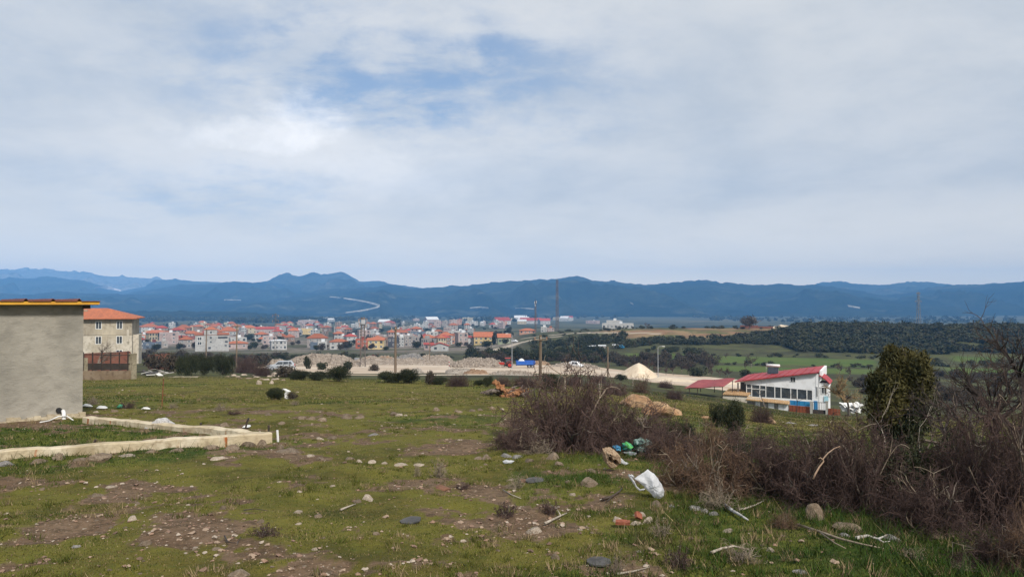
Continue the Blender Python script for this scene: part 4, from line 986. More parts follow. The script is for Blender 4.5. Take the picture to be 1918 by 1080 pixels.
    for k, (pa, ya, pb, yb) in enumerate(((1745, 770, 1800, 778), (1805, 777, 1850, 786), (1862, 783, 1925, 795))):
        a = ray(pa, ya, 97); b = ray(pb, yb, 92); L = (b - a).length; mb = MB(); n = max(6, int(L / .5))
        for i in range(n): mb.slab([(L * i / n, -.5, .25 + .12 * fbm(i, k, 2, 4)), (L * (i + 1) / n - .02, -.5, .25 + .12 * fbm(i + 1, k, 2, 4)), (L * (i + 1) / n - .02, .6, .4), (L * i / n, .6, .4)], .9)
        tag(mb.build("stone_ledge", mat("whitewashed_stone", (.50, .47, .44), (.60, .57, .54), (.36, .33, .30), 1.5, .9), None, (a.x, a.y, a.z - .3), (0, 0, math.atan2(b.y - a.y, b.x - a.x))), ["pale stone ledge glimpsed through the thicket, the stretch closest to the white house", "middle stretch of the pale stone ledge behind the bare trees", "pale stone ledge stretch farthest from the white house, behind bare branches"][k], "wall")
yard()
# ------------------------------------------------------------------ the town on the lower ground
def wmat(name, c, v=.08): return mat(name, c, tuple(x * .82 for x in c), tuple(x * .62 for x in c), .25, .9, vary=v, detail=4)
WALLS = {'w': wmat("white_house_wall", (.42, .42, .41)), 'c': wmat("cream_house_wall", (.46, .40, .29)), 'y': wmat("yellow_house_wall", (.52, .40, .20)), 'p': wmat("pinkish_house_wall", (.40, .32, .30)),
         'g': wmat("grey_house_wall", (.32, .29, .27)), 'b': wmat("brown_house_wall", (.26, .19, .15)), 'r': wmat("brick_red_house_wall", (.42, .12, .07)), 'n': wmat("green_house_wall", (.26, .29, .20)),
         'd': wmat("dark_blue_grey_wall", (.12, .15, .19)), 'k': wmat("charcoal_wall", (.07, .07, .08)), 's': wmat("salmon_house_wall", (.50, .28, .20))}
M_REDR = mat("red_roof_tiles", (.34, .06, .045), (.27, .05, .04), (.20, .05, .045), .6, .85, .3, 5, vary=.26)
M_MAROON = mat("maroon_roof_tiles", (.17, .05, .045), (.13, .045, .04), None, .6, .85, vary=.1)
M_FLAT = mat("grey_flat_roof", (.36, .35, .34), (.26, .25, .24), None, .5, .9, vary=.1)
M_WROOF = mat("white_sheet_roof", (.58, .59, .60), (.50, .51, .52), None, .3, .7)
ROOFS = {'o': M_ORANGE, 'r': M_REDR, 'm': M_MAROON, 'f': M_FLAT, 'w': M_WROOF}
PLACED = []
def bld(x0, x1, yw, yb, roof, wall, st, nc, label, turn=0, rise=0, dep=None, dark=False, group=None, name="house", ov=.5, win=True, d=None):
    """x0..x1, yw: top of the wall, yb: foot, all photo pixels; roof = shape letter + colour letter"""
    xm = (x0 + x1) / 2; p = hit(xm, yb) if d is None else at(xm, d); d = p.y; k = d / FOC; az = math.atan((xm - 959) / FOC)
    w = (x1 - x0) * k / math.cos(az); zb = p.z; h = EYE + (HZ - yw) * k - zb
    rz = -az + math.radians(turn)
    dep = dep or max(7.0, w * .7)
    if turn: w = max(4.0, (w - dep * abs(math.sin(math.radians(turn)))) / math.cos(math.radians(turn)))
    c = Vector((p.x, p.y, zb))
    t = thing(name, c, rz, label, "house" if name == "house" else name.replace('_', ' '), group); PLACED.append((p.x, p.y, max(w, dep) * .6))
    a, b = -w / 2, w / 2
    mb = MB(); mb.bbox((a, 0, -2.5), (b, dep, h))
    if roof[0] == 'f':
        mb.bbox((a, 0, h + .002), (b, .25, h + .5)); mb.bbox((a, .252, h + .002), (a + .25, dep, h + .5)); mb.bbox((b - .25, .252, h + .002), (b, dep, h + .5)); mb.bbox((a + .252, dep - .25, h + .002), (b - .252, dep, h + .5))
    rp = rise * k
    if roof[0] == 'v':           # gable end faces the camera
        rp2 = rp or w * .25; mb.add([(a, 0, h), (b, 0, h), (0, 0, h + rp2), (a, dep, h), (b, dep, h), (0, dep, h + rp2)], [(0, 1, 2), (4, 3, 5)])
    if roof[0] == 'g': rp2 = rp or dep * .25; mb.add([(a, 0, h), (a, dep, h), (a, dep / 2, h + rp2), (b, 0, h), (b, dep, h), (b, dep / 2, h + rp2)], [(1, 0, 2), (3, 4, 5)])
    mb.build("wall", WALLS[wall], t)
    mb = MB(); mt = ROOFS[roof[1]]
    if roof[0] == 'h': hip_roof(mb, a, b, 0, dep, h + .003, rp or min(w, dep) * .28, ov)
    elif roof[0] == 'g': gable_roof(mb, a, b, 0, dep, h + .02, rp or dep * .25, ov)
    elif roof[0] == 'v': gable_roof(mb, a, b, 0, dep, h + .02, rp or w * .25, ov, along='y')
    elif roof[0] == 's': mb.slab([(a - .4, -.4, h + .15), (b + .4, -.4, h + .15), (b + .4, dep + .4, h + .15 + (rp or 1.2)), (a - .4, dep + .4, h + .15 + (rp or 1.2))], .14)
    else: mb.bbox((a + .26, .26, h + .002), (b - .26, dep - .26, h + .12)); mb.box((a + w * .6, dep * .5, h + 1.1), (2.2, 2.6, 2.0))
    mb.build("roof", mt, t)
    if win and st and nc:
        sh = h / st; ww = min(1.5, w / nc * .5); wh = min(1.4, sh * .5)
        for r_ in range(st):
            for q in range(nc):
                window(t, a + w * (q + .5) / nc, 0, sh * r_ + sh * .34, ww, wh, 0, dark or (q + r_) % 3 == 0)
    t['dims'] = (w, dep, h); return t

MARKS = [(285, "the low blue-grey building"), (318, "the small grey block"), (343, "the broad orange-roofed house"), (398, "the stair-tower house"), (440, "the low pinkish house"), (466, "the faded orange roof"), (501, "the barrack-like house"), (523, "the square white house"), (570, "the pale yellow house"), (596, "the wide bright orange roof"), (628, "the middle-row minaret"), (652, "the balcony house"), (680, "the lattice pole"), (705, "the yellow house"), (738, "the charcoal building"), (768, "the pale grey flats"), (784, "the white-roofed hall"), (825, "the little white gable"), (838, "the second minaret"), (862, "the white gabled barn"), (878, "the red hip roof"), (905, "the big yellow house"), (945, "the green-walled house")]
def town():
    # the houses one can single out, listed from the meadow outwards
    hw = bld(371, 425, 627, 657, 'so', 'w', 0, 0, "tall white house with a raised stair tower and orange roof wings above dark bushes", 0, 3, 9)
    w, dep, h = hw['dims']; hw.children[1].name = "roof"
    k = hw.location.y / FOC
    X = lambda q: (q - 398) * k / math.cos(.39)
    tw = MB(); tw.bbox((X(385), -.25, -2), (X(406), 5, h + 10 * k)); tw.build("stair_tower", WALLS['w'], hw)
    tr = MB(); hip_roof(tr, X(384.5), X(406.5), -.25, 5, h + 10 * k + .01, 1.2, .3); tr.build("tower_roof", M_ORANGE, hw)
    for px, z, ww, hh, dk in ((378, 633.5, 8, 5.5, 0), (378, 642, 8, 5.5, 0), (396, 622, 3, 3.5, 1), (396, 632, 3, 3.5, 1), (396, 640, 2.5, 2.5, 1), (394, 651, 4.5, 4, 1), (415, 632, 17, 3.2, 1), (421, 640, 5, 3, 1), (420, 647, 4, 2.2, 1)):
        o = window(hw, X(px), -.26 if 385 < px < 406 else -.02, h - (z + hh / 2 - 627) * k, ww * k, hh * k, 0, bool(dk))
    T = [
     (266,301, 612,622,'ho','w',2,4,"white house under a peaked orange roof, first of the town past the grey house",12,6),
     (272,313, 623,631,'ho','g',1,4,"long low grey house with an orange roof below the peaked white one",0,5),
     (252,278, 633,643,'ho','b',1,2,"brown house with a wide orange roof close to the bare grey house",0,6),
     (272,300, 642,653,'fm','d',2,2,"blue-grey low building with a dark red top behind the concrete post",0,0),
     (298,314, 640,651,'ff','g',1,2,"small grey block joined behind the blue-grey low building",0,0),
     (331,356, 614,626,'ho','b',2,3,"broad orange-roofed house with brown walls in the upper rows of the town",-8,6),
     (355,368, 612,622,'fo','c',2,2,"narrow cream house right against the broad orange-roofed one",0,0),
     (324,350, 633,643,'sr','g',1,2,"low grey house with a mottled red roof left of the tall white house",0,4),
     (350,372, 634,646,'sm','p',1,2,"pinkish low house with a maroon roof touching the tall white house",6,4),
     (410,443, 620,635,'ho','w',2,5,"white two-storey house with a steep orange roof just behind the tall white house",-10,8),
     (393,416, 612,620,'ho','c',1,3,"cream house with an orange hip roof showing over the stair tower",0,5),
     (426,462, 643,653,'ho','p',1,3,"low pinkish house with an orange strip of roof beside the tall white house",0,4),
     (452,480, 614,624,'ho','c',2,4,"cream house with a faded orange roof beyond the wooden poles",0,5),
     (482,521, 616,626,'gr','p',1,6,"long barrack-like house with a dull red roof",0,4),
     (513,537, 630,638,'ho','b',1,3,"brown house with an orange roof standing above the square white one",0,6),
     (535,552, 631,639,'ho','b',1,2,"smaller orange-roofed brown annex stepping down the slope",0,5),
     (509,538, 638,655,'hw','w',2,4,"square white two-storey house alone on the green slope",8,2),
     (541,560, 619,632,'ho','p',2,2,"pink house with a red-orange roof high on the slope",0,5),
     (577,613, 633,650,'ho','g',2,3,"wide grey house whose bright orange roof slopes towards the meadow",0,8),
     (582,596, 642,654,'ff','d',1,1,"dark blue-grey box house below the bright orange roof",0,0),
     (596,612, 641,654,'fw','w',2,2,"small white house with a porch below the bright orange roof",0,0),
     (561,585, 616,626,'fw','y',1,2,"pale yellow house with a flat top on the upper slope",0,0),
     (619,651, 640,654,'ho','w',2,3,"white two-storey house with an orange hip roof and a balcony, facing the rubble",0,5),
     (627,653, 630,638,'fw','w',1,4,"long flat white building above the balcony house",0,0),
     (655,667, 628,639,'fw','w',2,2,"white block with a flat top beside the lattice pole",0,0),
     (640,652, 612,624,'sr','p',2,2,"pink house with a red roof among dark trees",0,2),
     (667,689, 636,652,'fr','r',2,2,"brick-red house directly behind the lattice pole",0,0),
     (690,719, 637,654,'go','y',2,3,"yellow house with an orange roof just right of the lattice pole",0,4),
     (688,712, 619,628,'fw','w',2,4,"flat white block partly hidden by a cypress",0,0),
     (727,748, 633,650,'ff','k',2,3,"charcoal modern building with strip windows",0,0),
     (746,757, 632,649,'fw','w',3,2,"narrow white modern block between the charcoal building and the grey one",0,0),
     (758,779, 630,648,'ff','g',3,3,"pale grey block of flats with a stepped top",0,0),
     (770,797, 622,634,'fw','d',2,4,"long white-roofed hall with dark glass",0,0),
     (798,820, 622,640,'fw','w',3,3,"white flats behind the hall, beside the minaret",0,0),
     (808,840, 648,657,'vr','w',1,2,"little white gabled house with a red roof above the rubble",0,6),
     (795,812, 645,655,'gr','p',1,2,"low red-roofed house adjoining the little white gable",0,3),
     (824,847, 628,645,'ho','w',3,3,"white house with an orange roof in front of the minaret",0,6),
     (846,858, 628,643,'so','s',2,2,"salmon house leaning against the white one before the minaret",0,3),
     (853,872, 629,638,'vw','w',1,2,"white gabled barn with a pale roof",0,6),
     (866,888, 632,646,'hr','w',2,2,"white house with a red hip roof left of the big yellow house",0,4),
     (888,923, 631,645,'go','y',2,4,"big yellow house with a broad bright orange roof at the edge of the town",0,9),
     (932,957, 632,644,'go','n',1,3,"green-walled house with an orange roof above the dirt road",4,7),
     (973,1003, 619,625,'ho','s',1,4,"orange house low behind the ridge below the masts",0,4),
     (1013,1024, 613,621,'fw','w',2,2,"white block on the ridge beside the shorter mast",0,0),
     (1022,1038, 615,621,'fo','p',2,3,"pinkish block on the ridge between the two masts",0,0),
     (775,792, 609,618,'fw','w',3,3,"white flats in the upper town, broadest of that row",0,0),
     (793,803, 602,614,'fw','w',4,2,"slim white tower of flats in the upper town",0,0),
     (813,826, 600,613,'ff','p',4,3,"tall pinkish flats, first of the three high blocks",0,0),
     (828,840, 601,612,'ff','g',4,3,"tall grey flats, middle one of the three high blocks",0,0),
     (842,856, 599,613,'ff','p',4,3,"tall pale brown flats beside the salmon tower",0,0),
     (856,865, 598,608,'fr','s',4,2,"salmon-coloured tower of flats in the upper town",0,0),
     (872,895, 602,609,'fw','w',3,5,"white flats alone on the plain side of the town",0,0),
     (899,907, 604,610,'hw','w',2,2,"small white house next to the lone white flats",0,2),
     (926,934, 600,609,'fw','w',4,2,"slender white block far out on the plain",0,0),
     (935,950, 602,609,'fr','s',2,4,"brick-coloured block beside the slender white one",0,0),
     (658,665, 607,614,'hw','w',2,2,"small white house left of the lattice pole on the far slope",0,1),
     (666,677, 604,614,'fw','w',3,3,"white three-storey house on the far slope behind the lattice pole",0,0),
     (720,740, 603,609,'hr','p',2,4,"pink houses' largest block in the distant row of the upper town",0,2),
     (748,762, 612,622,'ff','g',4,3,"grey flats with many windows, left of a pair",0,0),
     (763,775, 611,622,'ff','g',4,3,"grey flats with many windows, right of a pair",0,0),
     (1128,1186,607,613,'fw','w',1,8,"long white factory hall on the ridge",0,0),
     (1136,1162,601,607,'fw','w',1,3,"upper white hall rising behind the factory",0,0),
    ]
    for r in T:
        x0, x1, yw, yb, rf, wl, st, nc, lab, turn, rise = r; dd = None
        if lab.startswith("long white factory"): dd = 545.0
        if lab.startswith("upper white hall"): dd = 590.0
        if "ridge" in lab and "factory" not in lab: dd = 640.0
        o = bld(x0, x1, yw, yb, rf, wl, st, nc, lab.replace("left of a pair", "the wider of a pair").replace("right of a pair", "the narrower of a pair"), turn, rise, None, False, "houses and blocks of the town", d=dd)
    # minarets
    for px, yt, yb, lab in ((627, 610, 628, "thin white minaret among the middle rows of the town"), (837, 607, 626, "thin white minaret rising behind the white house with the orange roof")):
        p = hit(px, yb); k = p.y / FOC; h = (yb - yt) * k; t = thing("minaret", p, 0, lab, "minaret")
        mb = MB(); mb.tube([(0, 0, -2), (0, 0, h * .62)], .028 * h + .45, 10); mb.build("shaft", WALLS['w'], t)
        mb = MB(); mb.tube([(0, 0, h * .62 + .01), (0, 0, h * .66)], [.06 * h + .5, .07 * h + .5], 10); mb.build("balcony", WALLS['w'], t)
        mb = MB(); mb.tube([(0, 0, h * .66 + .01), (0, 0, h * .8)], .02 * h + .35, 10); mb.build("upper_shaft", WALLS['w'], t)
        mb = MB(); mb.tube([(0, 0, h * .8 + .01), (0, 0, h)], [.028 * h + .45, .02], 10); mb.build("spire", M_FLAT, t)
    # the rest of the crowded rows
    g = random.Random(21); n = 0
    kinds = [("small house with an orange hip roof in the crowded rows of the town", 'ho', 'wcpgb'), ("small pale flat-topped house in the crowded rows of the town", 'fw', 'wcwp'), ("small house with a dull red roof in the crowded rows of the town", 'hr', 'wpgb'), ("small grey flat-topped house in the crowded rows of the town", 'ff', 'gpb')]
    tries = 0
    while n < 165 and tries < 6000:
        tries += 1
        px = g.uniform(255, 940); d = 470 * (1500 / 470) ** (g.random() ** 1.1)
        if px > 520 and d < 540 and px < 690: continue
        if px > 880 and d < 900: continue
        x = (px - 959) / FOC * d
        if any(math.hypot(x - a, d - b) < c + 5.5 for a, b, c in PLACED): continue
        if vnoise(x * .012, d * .012, 5) < .33: continue
        kd = g.choices(range(4), (36, 27, 17, 20))[0]; lab, rf, wl = kinds[kd]
        p = at(px, d); k = FOC / d; st = g.choice((1, 2, 2, 2, 3)); w = g.uniform(6.5, 12.5); h = 2.8 * st
        yb = HZ - (p.z - EYE) * k; wc = g.choice(wl)
        lm = min(MARKS, key=lambda q: abs(q[0] - px)); lab = "%s %s house with %s, %s %s" % ({'w': 'white', 'c': 'cream', 'p': 'pinkish', 'g': 'grey', 'b': 'brown'}[wc], ('one-storey', 'two-storey', 'three-storey')[st - 1], {'ho': 'an orange hip roof', 'fw': 'a pale flat roof', 'hr': 'a dull red roof', 'ff': 'a grey flat roof'}[rf], 'just behind' if d < 640 else 'some way behind' if d < 900 else 'far behind', lm[1])
        bld(px - w * k / 2, px + w * k / 2, yb - h * k, yb, rf, wc, st, g.choice((2, 3, 3, 4)), lab, g.choice((0, 0, -15, 12, 20, -25)), 0, None, g.random() < .5, kinds[kd][0].replace("small house", "small houses").replace(" in the crowded rows of the town", ""), d=d); n += 1
    # sheds and halls far out on the plain
    n = 0; tries = 0
    while n < 26 and tries < 900:
        tries += 1; d = g.uniform(1500, 2350); px = g.uniform(935, 1110) if g.random() < .75 else g.uniform(540, 930)
        x = (px - 959) / FOC * d
        if any(math.hypot(x - a, d - b) < c + 14 for a, b, c in PLACED): continue
        p = at(px, d); k = FOC / d; w = g.uniform(14, 42); h = g.uniform(5, 9); yb = HZ - (p.z - EYE) * k
        bld(px - w * k / 2, px + w * k / 2, yb - h * k, yb, g.choice(('fw', 'fw', 'gw', 'gr')), g.choice('wwcp'), 1, 3, "tiny pale hall far out on the plain beyond the town", g.choice((0, 20, -20)), 0, None, True, "pale halls far out on the plain", d=d); n += 1
    return g
TG = town()

def town_trees():
    g = random.Random(33)
    V, F = leaf_cloud(701, 500, [((0, 0, .5), (.16, .16, .5)), ((0, 0, .3), (.2, .2, .3))], .05, .4); CY = mesh_np("foliage", V, F, M_LEAFD)
    for px, yb, hpx, lab in ((790, 648, 22, "dark cypress in front of the long white-roofed hall"), (798, 647, 18, "shorter dark cypress beside the flats behind the hall"), (711, 632, 14, "dark cypress hiding part of the flat white block"), (925, 645, 22, "tall dark cypress between the yellow house and the green-walled one")):
        p = hit(px, yb); h = hpx * p.y / FOC; t = thing("cypress_tree", p, 0, lab, "tree"); link("crown", CY, t, scale=(h, h, h)); link("trunk", STEM_FAR, t, scale=h * .3)
    n = 0; tries = 0
    near = lambda px, d: ('just behind ' if d < 640 else 'some way behind ' if d < 900 else 'far behind ') + min(MARKS, key=lambda q: abs(q[0] - px))[1]
    while n < 250 and tries < 4000:
        tries += 1; px = g.uniform(250, 960); d = 400 * (1700 / 400) ** g.random()
        x = (px - 959) / FOC * d
        if any(math.hypot(x - a, d - b) < c for a, b, c in PLACED): continue
        p = at(px, d); r_ = g.uniform(1.8, 3.8); b = g.random() < .62
        t = thing("town_tree", p, g.uniform(0, 6.28), ("leafless grey-brown town tree " if b else "dark round evergreen town tree ") + near(px, d), "tree", "bare trees of the town" if b else "evergreen trees of the town")
        link("crown", g.choice(FARB if b else FARS), t, (0, 0, r_ * .3), None, (r_, r_, r_ * g.uniform(1.0, 1.5))); link("trunk", STEM_FAR, t, scale=r_ * .7); n += 1
    # dark belt of pines beyond the town: too many to count
    n = 1500; rg = np.random.default_rng(5); parts_v = []; parts_f = []; off = 0
    for i in range(n):
        if i % 3: px = rg.uniform(180, 760); d = rg.uniform(1750, 2500)
        else: px = rg.uniform(640, 1900); d = rg.uniform(1900, 3000)
        x = (px - 959) / FOC * d
        if vnoise(x * .005, d * .0025, 9) < .46: continue
        r_ = rg.uniform(5, 9); Vv, Ff = leaf_cloud(int(i), 26, [((0, 0, .6), (1, 1, .6))], .42, .6)
        Vv = Vv * r_ + np.array([x, d, H(x, d)]); parts_v.append(Vv); parts_f.append(Ff + off); off += len(Vv)
    o = link("pine_wood", mesh_np("pine_wood", np.concatenate(parts_v), np.concatenate(parts_f), M_LEAFD)); tag(o, "dark pine wood spread along the plain beyond the town", "wood", kind='stuff')
town_trees()
# ------------------------------------------------------------------ quarry yard: heaps, poles, vehicles, far ridge
M_SAND = mat("pale_sand", (.56, .46, .34), (.62, .53, .41), (.48, .38, .27), .5, .95, .3, 4)
M_GRAV = mat("grey_gravel", (.27, .235, .195), (.34, .30, .255), (.19, .16, .13), .8, .95, .5, 6)
M_EARTHH = mat("brown_earth_heap", (.24, .15, .09), (.32, .22, .14), (.16, .10, .06), .5, .95, .5, 5)
M_RUB = mat("rubble_stone", (.27, .225, .18), (.38, .325, .27), (.18, .14, .11), 1.1, .95, .3, 4, vary=.1)
M_RUBD = mat("dark_rubble_slab", (.13, .125, .12), (.22, .21, .20), (.30, .28, .26), 1.1, .95, .3, 4)
ICO_V = None
def heap(name, x0, x1, yt, yb, dep, mt, label, rocks=0, rmt=None, rs=(.25, .8), seed=1, rough=.3, peak=.5, d=None, power=1.0, cat='heap'):
    xm = (x0 + x1) / 2; p = hit(xm, yb) if d is None else at(xm, d); k = p.y / FOC; w = (x1 - x0) * k; h = (yb - yt) * k * (.95 if name == "sand_heap" else .64); power = max(power, 1.7) if rocks and power == 1.0 else power; az = math.atan((xm - 959) / FOC)
    c = p + Vector((-math.sin(-az), math.cos(az), 0)) * dep * .35; c.z = H(c.x, c.y)
    t = thing(name, c, -az, label, cat); n1, n2 = 44, 20; vs = []
    ca, sa = math.cos(-az), math.sin(-az)
    U, Vv = np.meshgrid(np.linspace(0, 1, n1 + 1), np.linspace(-1, 1, n2 + 1)); E = np.maximum(0, 1 - np.abs((U - peak) / np.where(U < peak, peak, 1 - peak)) ** (1.6 * power) - Vv ** 2) ** .8 * (1 + rough * 1.6 * (fbm(U * 7 + seed, Vv * 2.5, 4, seed) - .5))
    X, Y = (U - .5) * w, Vv * dep / 2; Zg = height(c.x + X * ca - Y * sa, c.y + X * sa + Y * ca) - c.z; Zt = Zg + h * E - .12
    vs = np.stack([X, Y, Zt], -1).reshape(-1, 3).tolist()
    mb = MB(); mb.add(vs, [(j * (n1 + 1) + i, j * (n1 + 1) + i + 1, (j + 1) * (n1 + 1) + i + 1, (j + 1) * (n1 + 1) + i) for j in range(n2) for i in range(n1)])
    mb.build("mound", mt, t, smooth=True)
    if rocks:
        g = random.Random(seed); V0 = [(1, 0, 0), (-1, 0, 0), (0, 1, 0), (0, -1, 0), (0, 0, 1), (0, 0, -.6), (.6, .6, .5), (-.6, .5, .6)]
        F0 = [(0, 6, 4), (6, 2, 4), (2, 7, 4), (7, 1, 4), (1, 3, 4), (3, 0, 4), (0, 2, 6), (2, 1, 7), (0, 5, 2), (2, 5, 1), (1, 5, 3), (3, 5, 0)]
        mb = MB()
        for q in range(rocks):
            u = g.uniform(.02, .98); v = g.uniform(-.95, .5); qi, qj = int(u * n1), int((v + 1) / 2 * n2); e = float(E[qj, qi])
            if e <= 0.02 and g.random() < .8: continue
            x, y = (u - .5) * w, v * dep / 2; z = float(Zt[qj, qi]) + .02
            s = g.uniform(*rs) * g.uniform(.5, 1.0); M = Matrix.Translation((x, y, z)) @ Euler((g.uniform(0, 6), g.uniform(0, 6), g.uniform(0, 6))).to_matrix().to_4x4() @ Matrix.Diagonal((s * g.uniform(.7, 1.3), s * g.uniform(.6, 1), s * g.uniform(.4, .9), 1))
            mb.add([M @ Vector(a) for a in V0], F0, 0)
        o = mb.build("rubble", rmt, t); o['kind'] = 'stuff'
    return t
def heaps():
    heap("rubble_heap", 536, 676, 657, 686, 16, M_RUB, "long heap of pale quarry stones left of the lattice pole", 2600, M_RUB, (.3, .95), 3, .35, .45, power=2.2)
    heap("rubble_heap", 676, 712, 661, 678, 10, M_EARTHH, "brown rubble mound holding the rusty wreck", 260, M_RUB, (.2, .7), 4)
    heap("earth_heap", 700, 745, 659, 679, 9, M_EARTHH, "brown earth heap between the wreck and the dark slabs", 150, M_RUB, (.15, .5), 5)
    heap("slab_heap", 738, 795, 658, 680, 12, M_RUBD, "heap of dark broken slabs behind the tall wooden pole", 900, M_RUBD, (.4, 1.3), 6, .5)
    heap("earth_heap", 776, 850, 660, 678, 12, M_RUB, "grey-brown stony heap with whitish blocks at its foot", 900, M_RUB, (.3, .8), 7, .35)
    heap("rubble_heap", 840, 950, 664, 688, 15, M_RUB, "great heap of broken pale stones beside the red tractor", 2400, M_RUB, (.3, .9), 8, .35, .55, power=1.5)
    heap("gravel_heap", 832, 900, 683, 699, 7, M_GRAV, "low grey gravel heap in front of the stone heap", 200, M_GRAV, (.1, .3), 9, .2, .35)
    heap("earth_heap", 866, 916, 687, 700, 6, M_EARTHH, "low brown earth heap merging with the grey gravel", 120, M_EARTHH, (.1, .3), 10, .2)
    heap("earth_heap", 985, 1032, 671, 683, 9, M_EARTHH, "brown earth heap behind the blue trailer", 100, M_EARTHH, (.1, .4), 11, .25)
    heap("stony_bank", 915, 1005, 690, 702, 8, M_GRAV, "stony grassy bank below the tractor", 300, M_RUB, (.1, .4), 12, .3)
    heap("gravel_heap", 765, 795, 685, 698, 6, M_GRAV, "small grey gravel heap by the foot of the wooden pole", 60, M_GRAV, (.1, .25), 13, .2)
    heap("rubble_heap", 1030, 1125, 676, 688, 8, M_RUB, "low stony bank behind the white van", 500, M_RUB, (.2, .6), 14, .4)
    heap("sand_heap", 1158, 1238, 676.5, 707, 11, M_SAND, "tall smooth cone of pale sand", 0, None, seed=15, rough=.06, peak=.47, power=.72)
    heap("sand_bank", 1215, 1335, 703, 714, 12, M_SAND, "long low bank of pale sand trailing from the sand cone", 0, None, seed=16, rough=.3, peak=.2)
    heap("sand_bank", 1310, 1402, 709, 718, 8, M_SAND, "lower sand bank behind the carport", 0, None, seed=17, rough=.35)
    heap("pale_mound", 500, 548, 665, 690, 8, M_GRAV, "pale stony mound behind the silver car", 300, M_RUB, (.2, .6), 18, .4, d=143)
    heap("rubble_heap", 640, 870, 668, 683, 12, M_RUB, "long low spread of broken stones linking the quarry heaps", 1500, M_RUB, (.25, .7), 19, .6, .5, power=2.2)
    g = random.Random(8)
    for i in range(9): stone(793 + i * 4.2 + g.uniform(-2, 2), 675 + g.uniform(-2, 1), g.uniform(5, 9), "whitish block at the foot of the stony heap", 'p', .7, "whitish blocks on the yard")
heaps()

# ---------------- poles and masts
M_PSTEEL = mat("grey_pole_steel", (.38, .40, .42), (.30, .31, .33), None, 2, .5, metal=.3)
M_LATT = mat("brown_lattice_steel", (.10, .085, .075), (.16, .13, .11), None, 2, .7)
M_INS = mat("porcelain_insulator", (.30, .12, .06), (.5, .45, .4), None, 2, .3)
def wood_pole(px, yt, yb, r, label, d=None, arm=True, name="utility_pole", mt=None, pin=True):
    p = hit(px, yb) if d is None else at(px, d); h = EYE + (HZ - yt) / FOC * p.y - p.z; t = thing(name, p, .2, label, "pole")
    mb = MB(); mb.tube([(0, 0, -1), (0, 0, h * .5), (.02 * h * .2, 0, h)], [r * 1.15, r, r * .8], 8); mb.build("post", mt or M_WOOD, t)
    if arm:
        mb = MB(); mb.box((0, -r - .05, h - .5), (1.5, .1, .12)); mb.build("crossarm", mt or M_WOOD, t)
        for x in (-.65, 0, .65):
            mb = MB(); mb.tube([(x, -r - .05, h - .43), (x, -r - .05, h - .2)], [.05, .07], 6); mb.build("insulator", M_INS, t)
    return t
def lattice(px, yt, yb, w0, w1, label, d, name, mt, cat, n=14, arms=(), extra=None, r=.06):
    p = at(px, d); h = EYE + (HZ - yt) / FOC * d - p.z; t = thing(name, p, .35, label, cat); mb = MB()
    C = lambda z: w0 + (w1 - w0) * z / h
    for sx, sy in ((-1, -1), (1, -1), (1, 1), (-1, 1)): mb.tube([(sx * w0 / 2, sy * w0 / 2, -1), (sx * w1 / 2, sy * w1 / 2, h)], r, 4)
    for i in range(n):
        za, zb = h * i / n, h * (i + 1) / n; a, b = C(za) / 2, C(zb) / 2
        for (x0, y0), (x1, y1) in (((-1, -1), (1, -1)), ((1, -1), (1, 1)), ((1, 1), (-1, 1)), ((-1, 1), (-1, -1))):
            if i % 2: x0, y0, x1, y1 = x1, y1, x0, y0
            mb.tube([(x0 * a, y0 * a, za), (x1 * b, y1 * b, zb)], r * .6, 3)
    mb.build("lattice_shaft", mt, t)
    for z, L, y in arms:
        q = MB(); zz = h * z; q.tube([(-L, 0, zz), (L, 0, zz)], r * 1.2, 4); q.tube([(-L, 0, zz), (0, 0, zz + L * .35)], r * .8, 3); q.tube([(L, 0, zz), (0, 0, zz + L * .35)], r * .8, 3); q.build("crossarm", mt, t)
        for x in (-L, L):
            q = MB(); q.tube([(x, 0, zz - .05), (x, 0, zz - .9)], .09, 5); q.build("insulator", M_INS, t)
    t['top'] = h; return t
